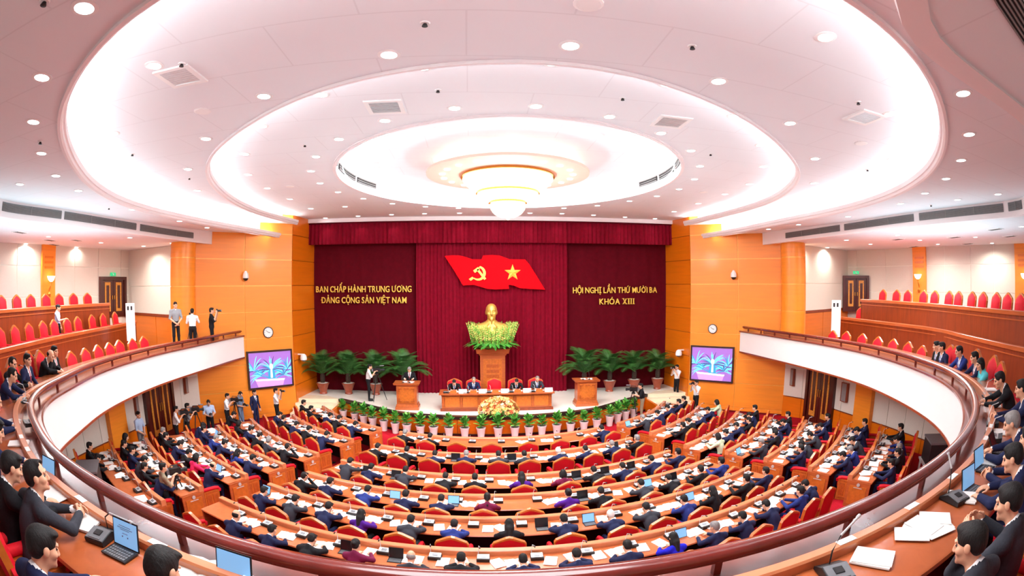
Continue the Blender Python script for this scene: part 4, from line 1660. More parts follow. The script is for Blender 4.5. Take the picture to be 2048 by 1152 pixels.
def chair_parts(red, tall):
    """local frame: sitter faces +Y, back plane at y = 0; floor z = 0"""
    z1, z2 = (0.98, 1.16) if not tall else (1.00, 1.24)
    w0, w1 = (0.56, 0.66) if not tall else (0.50, 0.58)
    parts = {}
    out = arch(w0, w1, 0.30, z1, z2)
    inn = arch(w0, w1, 0.30, z1, z2, inset=0.042)
    tilt = Matrix.Rotation(math.radians(7), 4, 'X')

    def tl(me):
        me.transform(Matrix.Translation((0, 0.10, 0)) @ tilt @ Matrix.Translation((0, 0, 0)))
        return me
    mb = MB()
    ring_prism(mb, out, inn, M['chairwood'], -0.025, 0.045)
    parts['back_frame'] = tl(mb.mesh('back_frame'))
    mb = MB()
    mid = arch(w0, w1, 0.30, z1, z2, inset=0.034)
    puf = arch(w0, w1, 0.30, z1, z2, inset=0.13)
    n = len(mid)
    vs = [(x, -0.03, z) for x, z in puf] + [(x, -0.018, z) for x, z in mid] + [(x, 0.04, z) for x, z in mid] + [(x, 0.085, z) for x, z in puf]
    fs = [tuple(range(n - 1, -1, -1)), tuple(range(3 * n, 4 * n))]
    for r in range(3):
        fs += [(r * n + i, r * n + (i + 1) % n, (r + 1) * n + (i + 1) % n, (r + 1) * n + i) for i in range(n)]
    mb.add(vs, fs, red)
    parts['backrest'] = tl(mb.mesh('backrest', smooth=45))
    mb = MB()
    mb.prism([(-0.27, 0.08), (0.27, 0.08), (0.28, 0.54), (0.24, 0.58), (-0.24, 0.58), (-0.28, 0.54)], red, lo=0.36, hi=0.45)
    mb.prism([(-0.23, 0.12), (0.23, 0.12), (0.24, 0.52), (-0.24, 0.52)], red, lo=0.45, hi=0.475)
    parts['seat'] = mb.mesh('seat', smooth=50)
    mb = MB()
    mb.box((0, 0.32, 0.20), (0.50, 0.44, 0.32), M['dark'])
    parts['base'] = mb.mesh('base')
    arm = MB()
    arm.tube([(0, 0.02, 0.665), (0, 0.22, 0.665), (0, 0.42, 0.655), (0, 0.52, 0.63), (0, 0.56, 0.585), (0, 0.545, 0.54)], 0.052, red, n=10)
    parts['armrest'] = arm.mesh('armrest', smooth=60)
    sp = MB()
    sp.prism([(0.02, 0.0), (0.52, 0.0), (0.51, 0.30), (0.54, 0.62), (0.02, 0.62)], M['chairwood'], axis='x', lo=-0.03, hi=0.03)
    for s in (-1, 1):
        for a, b in ((0.07, 0.24), (0.29, 0.46)):
            sp.box((s * 0.034, (a + b) / 2, 0.33), (0.012, b - a, 0.36), M['carved'])
        sp.box((s * 0.034, 0.27, 0.57), (0.014, 0.42, 0.05), M['carved'])
        sp.box((s * 0.034, 0.27, 0.08), (0.014, 0.42, 0.06), M['carved'])
    parts['side_panel'] = sp.mesh('side_panel')
    fin = MB()
    fin.lathe([(0.012, 0), (0.02, 0.02), (0.012, 0.04), (0.0, 0.05)], M['brass'], n=8)
    parts['finial'] = fin.mesh('finial')
    return parts, z2


CH_MAIN, ZT_MAIN = chair_parts(M['red'], False)
CH_BALC, ZT_BALC = chair_parts(M['red_light'], True)


def chair(x, y, z, face, label, group, kind='main'):
    """face: heading of the sitter (radians, 0 = +Y turned counter-clockwise)"""
    P, zt_ = (CH_MAIN, ZT_MAIN) if kind == 'main' else (CH_BALC, ZT_BALC)
    t = thing('red_armchair', label, 'chair', loc=(x, y, z), rz=face, group=group)
    for nme in ('base', 'seat', 'backrest', 'back_frame'):
        put(nme, P[nme], t)
    dx = 0.315 if kind == 'main' else 0.285
    for s in (-1, 1):
        put('armrest', P['armrest'], t, (s * dx, 0, 0))
        put('side_panel', P['side_panel'], t, (s * dx, 0, 0))
    return t


# ================================================================== CURVED DESK ROWS
SEATS = {('C', 1): [-20.1, -14.3, -8.6, -2.5, 3.9, 9.7, 15.2, 20.7], ('C', 2): [-20.6, -15.9, -11.1, -6.3, -1.6, 2.6, 7.4, 11.9, 16.5, 20.7],
         ('C', 3): [-21.0, -16.9, -12.8, -8.4, -4.3, 0.8, 5.6, 9.6, 13.5, 17.4, 21.2],
         ('C', 4): [-21.4, -17.9, -14.3, -10.5, -7.1, -3.2, 0.6, 4.4, 7.8, 11.6, 15.1, 18.5, 21.9],
         ('C', 5): [-21.7, -18.5, -15.1, -12.0, -8.6, -5.1, -1.4, 2.6, 6.3, 9.4, 12.7, 15.8, 18.8, 21.9],
         ('C', 6): [-22.0, -19.2, -16.1, -13.2, -10.2, -7.0, -4.1, -0.9, 2.2, 5.1, 8.0, 10.8, 13.6, 16.4, 19.1, 21.6],
         ('L', 1): [-33.0, -38.2, -43.6, -48.9, -54.0], ('R', 1): [32.8, 38.8, 44.0, 48.2, 52.8],
         ('L', 2): [-32.0, -36.3, -40.4, -44.8, -49.2], ('R', 2): [32.1, 36.0, 40.5, 45.5, 50.5],
         ('L', 3): [-31.0, -34.6, -38.5, -42.2, -46.0, -50.0], ('R', 3): [30.2, 33.9, 37.7, 41.0, 44.8, 48.4],
         ('L', 4): [-30.1, -33.2, -36.9, -40.0, -43.4, -46.8], ('R', 4): [30.5, 34.2, 37.0, 41.0, 44.6],
         ('L', 5): [-29.6, -32.4, -35.3, -38.2, -41.2, -44.0], ('R', 5): [29.8, 32.5, 35.9, 39.5, 43.0],
         ('L', 6): [-28.9, -31.6, -34.0, -36.7, -39.3, -41.6], ('R', 6): [28.6, 31.2, 34.4, 37.0, 40.2],
         ('L', 7): [-27.5, -30.2, -33.0, -35.4, -38.2], ('R', 7): [27.4, 29.8, 31.9, 34.4, 37.2]}
SEATS = {k: sorted(v) for k, v in SEATS.items()}
ROWNAME = {1: 'front', 2: 'second', 3: 'third', 4: 'fourth', 5: 'fifth', 6: 'sixth', 7: 'rearmost'}
BLOCK = {'C': 'centre', 'L': 'left', 'R': 'right'}
DESK_IN, DESK_OUT = 0.72, 1.46        # near and far edge of a desk, in front of the chair-back circle
EMB = MB()
EMB.lathe([(0.05, 0), (0.05, 0.012), (0.0, 0.014)], M['silver'], n=12)
EMB.box((0, -0.085, 0.006), (0.26, 0.016, 0.012), M['silver'])
EMBLEM = EMB.mesh('emblem')


def arc_path(r, a0, a1, z, step=1.0):
    n = max(4, int(abs(a1 - a0) / step))
    return [(*polar(r, a0 + (a1 - a0) * i / n), z) for i in range(n + 1)]


for (b, k), angs in SEATS.items():
    R, z = ROWR[k], ROWZ[k]
    pad = math.degrees(0.62 / (R - 1.1))
    if b == 'C':
        a0, a1 = angs[0] - pad, angs[-1] + pad
    else:
        a0, a1 = angs[0] - pad * 0.9, angs[-1] + pad * 0.9
    d = thing('curved_desk', 'curved wooden delegates\' desk of the %s row in the %s block' % (ROWNAME[k], BLOCK[b]), 'desk')
    # path runs with the stage on its LEFT: from left to right, offsets positive towards the stage
    P = arc_path(R, a0, a1, z)
    mb = MB()
    mb.sweep(P, [(DESK_IN, 0.735), (DESK_IN - 0.015, 0.75), (DESK_IN, 0.77), (DESK_OUT - 0.14, 0.77), (DESK_OUT - 0.14, 0.735)], M['wood_top'])
    mb.build('desk_top', d, smooth=35)
    mb = MB()
    mb.sweep(P, [(DESK_OUT - 0.14, 0.70), (DESK_OUT - 0.14, 0.865), (DESK_OUT - 0.125, 0.88), (DESK_OUT - 0.015, 0.88), (DESK_OUT, 0.865), (DESK_OUT, 0.70)], M['wood_edge'])
    mb.build('raised_ledge', d, smooth=35)
    mb = MB()
    mb.sweep(P, [(DESK_OUT - 0.06, 0.0), (DESK_OUT - 0.06, 0.72), (DESK_OUT - 0.02, 0.72), (DESK_OUT - 0.02, 0.0)], M['wood'])
    mb.build('front_panel', d, smooth=35)
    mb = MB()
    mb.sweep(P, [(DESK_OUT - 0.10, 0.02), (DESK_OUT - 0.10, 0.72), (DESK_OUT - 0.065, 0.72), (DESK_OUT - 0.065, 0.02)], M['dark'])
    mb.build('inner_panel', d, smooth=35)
    for aa, sg in ((a0, -1), (a1, 1)):
        rm = R - (DESK_IN + DESK_OUT) / 2
        x, y = polar(rm, aa)
        th = math.radians(aa)
        e = MB().box((0, 0, 0.37), (0.05, DESK_OUT - DESK_IN - 0.05, 0.73), M['wood']).build('end_panel', d, loc=(x, y, z), rz=th)
        for q, (dy, zz, hh) in enumerate(((0, 0.36, 0.52),)):
            MB().box((sg * 0.03, dy, zz), (0.02, 0.52, hh), M['chairwood']).build('field', e)
        m_ = put('emblem', EMBLEM, e, (sg * 0.042, 0, 0.66))
        m_.rotation_euler = (PI / 2, 0, sg * PI / 2)
# ================================================================== PEOPLE
SK = {'skin': mat('skin', rgb(226, 170, 138), 0.5, noise=(30, 0.05), spec=0.35), 'eye': mat('eye', rgb(40, 30, 28), 0.25, noise=(9, 0.05)),
      'brow': mat('brow', rgb(30, 24, 22), 0.7, noise=(20, 0.1)), 'lip': mat('lip', rgb(196, 112, 98), 0.45, noise=(20, 0.05))}
CLOTH = {}
for nme, c in {'navy': (30, 36, 70), 'black': (26, 26, 30), 'charcoal': (52, 54, 62), 'blue': (36, 52, 120), 'royal': (28, 30, 190), 'purple': (74, 24, 130), 'maroon': (110, 24, 62), 'pink': (214, 40, 92),
               'turquoise': (92, 196, 206), 'green': (196, 216, 180), 'lightblue': (176, 196, 226), 'white': (240, 240, 242), 'khaki': (146, 128, 104), 'grey': (140, 142, 146), 'denim': (110, 132, 160)}.items():
    CLOTH[nme] = mat('cloth_' + nme, rgb(*c), 0.8, noise=(60, 0.08), bump=(140, 0.12), spec=0.2)
CLOTH['shirt'] = mat('shirt_white', rgb(244, 244, 246), 0.75, noise=(60, 0.02))
CLOTH['tie_red'] = mat('tie_red', rgb(150, 34, 44), 0.6, noise=(60, 0.1))
CLOTH['tie_blue'] = mat('tie_blue', rgb(60, 84, 140), 0.6, noise=(60, 0.1))
HAIRM = {'black': mat('hair_black', rgb(24, 21, 21), 0.62, noise=(1, 0.35), grain=(90, 90, 14), bump=(1, 0.35), spec=0.3), 'grey': mat('hair_grey', rgb(132, 128, 126), 0.5, noise=(1, 0.25), grain=(60, 60, 12)),
         'white': mat('hair_white', rgb(226, 222, 216), 0.5, noise=(1, 0.1), grain=(60, 60, 12))}
SLOTS = [SK['skin'], CLOTH['navy'], CLOTH['shirt'], CLOTH['navy'], M['black'], CLOTH['tie_red'], SK['eye'], SK['brow'], SK['lip']]
# labels: 0 skin 1 jacket 2 shirt/cuff 3 trousers 4 shoes 5 tie 6 eye 7 brow 8 lip


def body_geo(P, hb, hh, hd):
    """whole figure from a pose dict: ONE mesh (body surface, head and hands) -> V, Q, labels, head transform"""
    f = SDF()
    k = P.get('girth', 1.0)
    pel, che, nek = (np.array(P[n_], float) for n_ in ('pelvis', 'chest', 'neck'))
    up = nek - pel
    up /= np.linalg.norm(up)
    right = np.array((1.0, 0, 0)) if 'right' not in P else np.array(P['right'], float)
    right = right - up * (right @ up)
    right /= np.linalg.norm(right)
    fwd = np.cross(up, right)
    Rt = np.stack([right, fwd, up], 1)
    sw = P.get('shoulder', 0.185)
    top = P.get('top_lab', 1)
    f.ell(pel + up * 0.02, np.array((0.165 * k, 0.125 * k, 0.13)), P.get('hip_lab', 3), 0.04, Rt)
    f.ell(pel * 0.5 + che * 0.5 + up * 0.01, np.array((0.150 * k, 0.115 * k, 0.19)), top, 0.05, Rt)
    f.ell(che, np.array((0.165 * k, 0.120 * k, 0.18)), top, 0.06, Rt)
    sh = {}
    for s in (-1, 1):
        sh[s] = nek + right * (s * sw) - up * 0.075
        f.cap(nek + right * (s * 0.045) - up * 0.03, sh[s], 0.058, 0.066, top, 0.05)
        f.ell(che + right * s * 0.095 + fwd * 0.055 + up * 0.04, np.array((0.075, 0.05, 0.075)), top, 0.04, Rt)
    sleeve = P.get('sleeve', 'long')
    for s in (-1, 1):
        el, wr = np.array(P['elbow'][0 if s < 0 else 1], float), np.array(P['wrist'][0 if s < 0 else 1], float)
        f.cap(sh[s], el, 0.064, 0.050, top, 0.035)
        if sleeve == 'short':
            f.cap(el, wr, 0.042, 0.029, 0, 0.012)
        else:
            f.cap(el, wr, 0.050, 0.037, top, 0.02)
            dv = (wr - el) / np.linalg.norm(wr - el)
            f.cap(wr - dv * 0.02, wr + dv * 0.008, 0.0335, 0.033, 2, 0.004)
    skirt = P.get('bare_leg')
    for s in (0, 1):
        hp, kn, an_, toe = (np.array(P[n_][s], float) for n_ in ('hip', 'knee', 'ankle', 'toe'))
        f.cap(hp, kn, 0.088 * k, 0.063, 3, 0.04)
        f.cap(kn, an_, 0.062, 0.047, 3, 0.03)
        f.cap(an_ + np.array((0, 0, -0.045)), toe, 0.046, 0.036, 4, 0.015)
    f.cap(nek - up * 0.06, nek + up * 0.012, 0.060, 0.054, 2 if P.get('collar', True) else 0, 0.015)
    f.cap(nek - up * 0.05 - fwd * 0.012, nek - up * 0.006 - fwd * 0.012, 0.074, 0.063, top, 0.015)
    V, Q = surface_net(f, hb)
    C = V[Q].mean(1)
    lab = f.label(C)
    # shirt front and tie showing in the jacket's opening
    L = (C - che) @ Rt
    vtop = (nek - che) @ up
    if P.get('vneck', True):
        t = (L[:, 2] + 0.06) / (vtop + 0.06)
        v = (lab == 1) & (L[:, 1] > 0.02) & (t > 0) & (np.abs(L[:, 0]) < 0.012 + 0.062 * t)
        lab[v] = 2
        if P.get('tie', True):
            lab[v & (np.abs(L[:, 0]) < 0.021)] = 5
    # head
    HV, HQ, HL = head_geo(P.get('female', False), hh)
    hc = nek + np.array(P.get('head_off', (0, 0.03, 0.155)), float)
    HR = rotz(P.get('hyaw', 0.0)) @ rotx(-P.get('hpitch', 0.0)) @ roty(P.get('hroll', 0.0))
    HP = (HV - np.array((0, -0.02, -0.10))) @ HR.T + hc + np.array((0, -0.02, -0.10))
    labs = np.array([0, 6, 7, 8])[HL]
    VS, QS, LS, off = [V, HP], [Q, HQ + len(V)], [lab, labs], len(V) + len(HP)
    for i, s in enumerate((-1, 1)):
        el, wr = np.array(P['elbow'][i], float), np.array(P['wrist'][i], float)
        kind = P.get('hands', ('relaxed', 'relaxed'))[i]
        gV, gQ = hand_geo(kind, hd)
        gV = gV.copy()
        if s > 0:
            pass
        else:
            gV = gV * np.array((-1, 1, 1))
            gQ = gQ[:, ::-1]
        d = P.get('hand_dir', (None, None))[i]
        d = (wr - el) if d is None else np.array(d, float)
        d = d / np.linalg.norm(d)
        pn = np.array(P.get('palm', ((0, 0, -1), (0, 0, -1)))[i], float)
        z = -(pn - d * (pn @ d))
        z /= np.linalg.norm(z)
        x = np.cross(d, z)
        VS.append(gV @ np.stack([x, d, z], 1).T + wr + d * 0.012)
        QS.append(gQ + off)
        LS.append(np.zeros(len(gQ), int))
        off += len(gV)
    return np.concatenate(VS), np.concatenate(QS), np.concatenate(LS), (HR, hc)


def make_proto(name, P, hair, hb=0.020, hh=0.0105, hd=0.0075):
    V, Q, Lb, (HR, hc) = body_geo(P, hb, hh, hd)
    me = np_mesh('person_' + name, V, Q, Lb, SLOTS)
    hv, hq = hair_geo(hair, max(hh, 0.008))
    HP = (hv - np.array((0, -0.02, -0.10))) @ HR.T + hc + np.array((0, -0.02, -0.10))
    hm = np_mesh('hair_' + name, HP, hq, None, [HAIRM['black']])
    return {'mesh': me, 'hair': hm, 'head': hc, 'P': P}


def person(proto, loc, rz, label, group=None, jacket='navy', trousers=None, hair='black', tie='tie_red', shirt='shirt', scale=1.0, shoes=None):
    o = put('person', proto['mesh'], None, loc, rz)
    o.scale = (scale,) * 3
    tag(o, label, 'person', group)
    over = {1: CLOTH[jacket], 3: CLOTH[trousers or jacket], 5: CLOTH[tie], 2: CLOTH[shirt]}
    for i, m in over.items():
        o.material_slots[i].link = 'OBJECT'
        o.material_slots[i].material = m
    if hair in ('grey', 'white'):
        o.material_slots[7].link = 'OBJECT'
        o.material_slots[7].material = HAIRM[hair]
    h = put('hair', proto['hair'], o)
    h.material_slots[0].link = 'OBJECT'
    h.material_slots[0].material = HAIRM[hair]
    return o


def seated(lean, hp, arms='write', female=False, girth=1.0, yaw=0.0, tie=True, hroll=0.0, desk=0.77, deskgap=0.0, hands=None):
    """sitter on a 0.47 m seat facing +Y; desk edge about 0.46 m ahead of the hips. lean and hp (head pitch) in degrees"""
    a = math.radians(lean)
    s, c = math.sin(a), math.cos(a)
    pel = np.array((0, 0.0, 0.565))
    che = pel + np.array((0, s, c)) * 0.30
    nek = pel + np.array((0, s * 1.06, c)) * 0.505
    sw = 0.165 if female else 0.19
    P = {'pelvis': pel, 'chest': che, 'neck': nek, 'shoulder': sw, 'girth': girth * (0.92 if female else 1.0), 'female': female, 'hpitch': math.radians(hp), 'hyaw': yaw, 'hroll': hroll,
         'head_off': (0.0, 0.035 + 0.10 * s + 0.03 * math.sin(math.radians(hp)), 0.155 - 0.05 * s - 0.02 * math.sin(math.radians(hp))), 'tie': tie and not female,
         'hip': ((-0.09, 0.02, 0.555), (0.09, 0.02, 0.555)), 'knee': ((-0.12, 0.43, 0.53), (0.12, 0.43, 0.53)), 'ankle': ((-0.13, 0.44, 0.10), (0.13, 0.42, 0.10)), 'toe': ((-0.15, 0.60, 0.038), (0.15, 0.58, 0.038))}
    zz = desk + 0.045
    g = deskgap
    shy = nek[1] - 0.02
    if arms == 'write':
        P['elbow'] = ((-0.265, shy + 0.18, zz + 0.03), (0.265, shy + 0.20, zz + 0.03))
        P['wrist'] = ((-0.13, max(shy + 0.36, 0.52 + g), zz), (0.14, max(shy + 0.36, 0.54 + g), zz + 0.01))
    elif arms == 'clasp':
        P['elbow'] = ((-0.26, shy + 0.20, zz + 0.02), (0.26, shy + 0.20, zz + 0.02))
        P['wrist'] = ((-0.065, max(shy + 0.38, 0.56 + g), zz + 0.02), (0.065, max(shy + 0.38, 0.56 + g), zz + 0.02))
        P['hand_dir'] = ((0.6, 0.75, 0.05), (-0.6, 0.75, 0.05))
        P['palm'] = ((1, -0.3, -0.3), (-1, -0.3, -0.3))
    elif arms == 'lap':
        P['elbow'] = ((-0.27, shy + 0.03, 0.80), (0.27, shy + 0.03, 0.80))
        P['wrist'] = ((-0.10, shy + 0.24, 0.68), (0.10, shy + 0.24, 0.68))
    elif arms == 'chin':
        P['elbow'] = ((-0.28, shy + 0.20, zz + 0.02), (0.24, shy + 0.30, zz + 0.02))
        P['wrist'] = ((-0.10, max(shy + 0.36, 0.52 + g), zz), tuple(nek + np.array((0.10, 0.17, 0.06))))
        P['hand_dir'] = (None, (-0.25, -0.1, 1.0))
        P['palm'] = ((0, 0, -1), (-0.4, -1, 0))
    elif arms == 'hold':
        P['elbow'] = ((-0.27, shy + 0.14, 0.83), (0.27, shy + 0.14, 0.83))
        P['wrist'] = ((-0.13, shy + 0.34, 0.95), (0.13, shy + 0.34, 0.95))
        P['palm'] = ((1, -0.2, -0.2), (-1, -0.2, -0.2))
    P['hands'] = hands or ('relaxed', 'relaxed')
    return P


PROTO = {
    'write': make_proto('write', seated(24, 34, 'write'), 'short'),
    'write_bald': make_proto('write_bald', seated(22, 28, 'write', girth=1.08), 'bald'),
    'deep': make_proto('deep', seated(34, 40, 'write', girth=1.05), 'short'),
    'upright': make_proto('upright', seated(6, 12, 'clasp'), 'short'),
    'upright2': make_proto('upright2', seated(10, 22, 'write', girth=1.06, yaw=0.25), 'receding'),
    'chin': make_proto('chin', seated(20, 26, 'chin', yaw=-0.15), 'short'),
    'read': make_proto('read', seated(12, 30, 'hold'), 'receding'),
    'lap': make_proto('lap', seated(2, 6, 'lap'), 'short'),
    'woman_long': make_proto('woman_long', seated(18, 30, 'write', female=True), 'long'),
    'woman_bob': make_proto('woman_bob', seated(12, 20, 'clasp', female=True), 'bob'),
    'woman_bun': make_proto('woman_bun', seated(14, 26, 'write', female=True), 'bun'),
    'woman_pony': make_proto('woman_pony', seated(14, 26, 'write', female=True), 'pony'),
}


# ---- delegates on the main floor: block, row -> (angle, radius of the head, pose, jacket, hair, remark)
N, B, C_, BL = 'navy', 'black', 'charcoal', 'blue'
DEL = {
    ('C', 1): [(-20.0, 10.03, 'write', B, 'grey'), (-14.6, 9.93, 'write', B, 'black'), (20.4, 10.25, 'write', N, 'black')],
    ('C', 2): [(-20.6, 11.85, 'write', B, 'black'), (-15.5, 11.93, 'write', B, 'black'), (-11.2, 11.41, 'deep', N, 'black'), (-6.4, 11.33, 'deep', N, 'grey'), (-1.5, 11.76, 'deep', C_, 'black'), (2.3, 11.61, 'write', C_, 'black'),
                 (7.5, 11.86, 'write', N, 'white'), (11.9, 11.89, 'write', N, 'black'), (16.6, 11.99, 'write', N, 'grey'), (20.7, 12.03, 'upright', B, 'grey')],
    ('C', 3): [(-20.8, 13.07, 'deep', C_, 'black'), (-17.2, 13.24, 'write', N, 'black'), (-13.0, 13.04, 'deep', C_, 'black'), (-7.9, 13.17, 'deep', B, 'black'), (-4.4, 13.6, 'write', B, 'black'), (0.8, 13.47, 'woman_long', 'purple', 'black'),
                 (5.5, 13.45, 'woman_bob', 'maroon', 'black'), (9.6, 13.31, 'deep', B, 'black'), (13.2, 13.72, 'write', N, 'black'), (17.5, 13.7, 'write', N, 'black'), (21.1, 13.83, 'upright', N, 'black')],
    ('C', 4): [(-21.4, 15.16, 'chin', B, 'black'), (-18.3, 14.96, 'write', N, 'black'), (-14.4, 14.81, 'deep', BL, 'black'), (-10.3, 15.1, 'write', N, 'black'), (-7.1, 14.85, 'deep', N, 'black'), (-2.9, 14.97, 'woman_pony', 'maroon', 'black'),
                 (4.3, 15.02, 'woman_bun', 'purple', 'black'), (7.5, 15.13, 'write', B, 'black'), (12.0, 14.87, 'deep', C_, 'black'), (15.3, 14.95, 'deep', B, 'black'), (18.5, 15.37, 'upright', B, 'black'), (21.7, 15.37, 'upright', BL, 'black')],
    ('C', 5): [(-21.7, 16.68, 'write', N, 'black'), (-18.5, 16.4, 'deep', C_, 'black'), (-15.2, 16.38, 'deep', N, 'black'), (-12.1, 16.5, 'woman_long', 'purple', 'black'), (-8.4, 16.44, 'deep', C_, 'black'), (-5.2, 16.45, 'deep', BL, 'black'),
                 (-1.3, 16.8, 'woman_long', B, 'black'), (2.7, 16.44, 'deep', N, 'black'), (6.3, 16.53, 'deep', N, 'white'), (9.3, 16.52, 'deep', C_, 'black'), (12.6, 16.77, 'write', BL, 'black'), (15.4, 16.85, 'woman_long', B, 'black'),
                 (19.0, 16.92, 'upright', B, 'black'), (21.9, 16.97, 'upright', N, 'black')],
    ('C', 6): [(-19.2, 18.36, 'write_bald', N, 'black'), (-16.1, 18.27, 'write', N, 'black'), (-13.3, 18.1, 'deep', B, 'black'), (-10.2, 18.11, 'woman_bun', 'maroon', 'black'), (-6.9, 18.18, 'write_bald', C_, 'grey'), (-4.2, 18.19, 'deep', B, 'black'),
                 (-0.8, 18.09, 'deep', N, 'black'), (2.2, 18.13, 'deep', N, 'black'), (5.1, 18.41, 'write', N, 'black'), (8.0, 18.18, 'woman_long', 'royal', 'black'), (10.8, 18.56, 'upright2', N, 'grey'), (13.6, 18.42, 'write', N, 'black'),
                 (16.4, 18.24, 'deep', N, 'black'), (19.1, 18.56, 'upright', BL, 'black'), (21.6, 18.3, 'deep', N, 'black')],
    ('L', 1): [(-55.0, 10.25, 'upright', B, 'black'), (-49.4, 10.38, 'upright', B, 'black'), (-42.2, 10.15, 'write', N, 'black'), (-38.5, 10.05, 'write', B, 'black'), (-33.6, 9.95, 'deep', N, 'black')],
    ('L', 2): [(-49.0, 11.8, 'write', N, 'black'), (-44.6, 11.9, 'upright2', B, 'black'), (-40.9, 11.94, 'write', N, 'black'), (-36.6, 11.88, 'write', B, 'black'), (-32.2, 11.5, 'deep', N, 'black')],
    ('L', 3): [(-52.0, 13.4, 'write', B, 'black'), (-45.6, 13.63, 'woman_bob', B, 'black'), (-42.0, 13.5, 'write', N, 'black'), (-38.7, 13.62, 'write', B, 'black'), (-34.6, 13.74, 'upright2', C_, 'grey'), (-30.8, 13.78, 'chin', B, 'black')],
    ('L', 4): [(-46.2, 15.08, 'write', N, 'black'), (-43.2, 15.1, 'upright', N, 'black'), (-39.8, 15.24, 'write', BL, 'grey'), (-36.9, 15.06, 'write', N, 'black'), (-32.8, 15.12, 'woman_long', BL, 'black'), (-30.0, 15.32, 'write', N, 'black')],
    ('L', 5): [(-43.9, 16.85, 'upright2', B, 'grey'), (-41.2, 16.9, 'upright', B, 'black'), (-38.0, 16.6, 'write', N, 'black'), (-35.1, 16.81, 'write', B, 'black'), (-32.4, 16.56, 'woman_bob', 'pink', 'black'), (-29.9, 16.39, 'write_bald', N, 'black')],
    ('L', 6): [(-41.2, 18.18, 'woman_bob', B, 'black'), (-39.1, 18.42, 'upright', B, 'black'), (-36.6, 18.25, 'upright', N, 'black'), (-33.9, 18.3, 'write', C_, 'black'), (-31.8, 18.35, 'upright', B, 'black'), (-29.1, 18.46, 'write', N, 'black')],
    ('L', 7): [(-38.2, 19.59, 'upright', B, 'black'), (-35.3, 19.7, 'write', B, 'black')],
    ('R', 1): [(32.6, 10.11, 'write', C_, 'grey'), (38.6, 10.15, 'write', N, 'black'), (44.0, 10.3, 'write', N, 'black'), (48.2, 10.27, 'upright', N, 'black'), (52.8, 10.3, 'upright', B, 'black')],
    ('R', 2): [(32.2, 11.95, 'upright', B, 'black'), (36.0, 12.0, 'write', B, 'black'), (40.6, 11.99, 'write', N, 'grey'), (45.8, 11.91, 'write', N, 'black'), (51.0, 11.64, 'woman_bob', 'green', 'black')],
    ('R', 3): [(30.2, 13.85, 'woman_bob', 'green', 'black'), (33.8, 13.54, 'write', N, 'black'), (37.8, 13.55, 'write', N, 'black'), (40.9, 13.68, 'upright', B, 'black'), (44.9, 13.51, 'write', N, 'black'), (48.3, 13.41, 'upright', B, 'black')],
    ('R', 4): [(30.6, 15.26, 'upright2', C_, 'grey'), (34.3, 15.26, 'upright', B, 'black'), (36.9, 15.22, 'write', N, 'black'), (41.2, 15.11, 'write', N, 'black'), (44.8, 14.9, 'upright', B, 'black')],
    ('R', 5): [(29.8, 16.6, 'upright', N, 'black'), (32.4, 16.53, 'deep', C_, 'black'), (35.8, 16.54, 'deep', C_, 'black'), (39.6, 16.48, 'write', N, 'black'), (43.0, 16.6, 'upright', N, 'black')],
    ('R', 6): [(29.0, 18.12, 'write', N, 'black'), (31.2, 18.2, 'write', BL, 'grey'), (34.5, 17.97, 'deep', C_, 'black'), (37.2, 17.97, 'write', N, 'black'), (40.3, 17.9, 'upright', N, 'black')],
    ('R', 7): [(37.3, 19.34, 'upright', B, 'black'), (34.3, 19.5, 'write', BL, 'black'), (31.8, 19.84, 'upright2', C_, 'grey'), (29.9, 19.8, 'upright', B, 'black'), (27.4, 19.9, 'upright', N, 'black')],
}
HAIRW = {'black': 'black-haired', 'grey': 'grey-haired', 'white': 'white-haired'}
POSEW = {'write': 'bent over papers', 'deep': 'leaning forward', 'upright': 'sitting upright', 'upright2': 'looking down', 'chin': 'with hand at face', 'write_bald': 'thin on top'}


for (b, k), angs in SEATS.items():
    R, z = ROWR[k], ROWZ[k]
    occ = DEL.get((b, k), [])
    for i, a in enumerate(angs):
        best = min(occ, key=lambda q: abs(q[0] - a)) if occ else None
        has = best is not None and abs(best[0] - a) < 1.9 * 12 / R
        x, y = polar(R, a)
        lab = '%s red armchair, %s from left, %s row, %s block' % ('occupied' if has else 'empty', ORD[i], ROWNAME[k], BLOCK[b])
        chair(x, y, z, math.radians(a), lab, 'red armchairs on the main floor')
    for i, (a, rh, pose, jk, hr) in enumerate(sorted(occ)):
        pr = PROTO[pose]
        x, y = polar(R - 0.34, a)
        # the sitter's head sits where the photograph shows it: slide the hips a little along the radius
        want = R - 0.34 - rh
        dy = max(-0.07, min(0.16, want - pr['head'][1]))
        x, y = polar(R - 0.34 - dy, a)
        fem = pose.startswith('woman')
        if fem:
            lab = 'woman in %s %s, %s from left, %s row, %s block' % ({'green': 'pale green'}.get(jk, jk), {'woman_long': 'with long black hair', 'woman_bob': 'with bobbed hair', 'woman_bun': 'with pinned-up hair', 'woman_pony': 'with a ponytail'}[pose], ORD[i], ROWNAME[k], BLOCK[b])
        else:
            lab = '%s man in %s suit %s, %s from left, %s row, %s block' % (HAIRW[hr], jk, POSEW[pose], ORD[i], ROWNAME[k], BLOCK[b])
        person(pr, (x, y, z), math.radians(a), lab, 'delegates seated on the main floor', jacket=jk, trousers='black' if fem else jk, hair=hr, tie='tie_red' if (i + k) % 2 else 'tie_blue', shirt='shirt' if not fem else jk, scale=0.97 + 0.05 * ((i * 7 + k * 3) % 5) / 5)
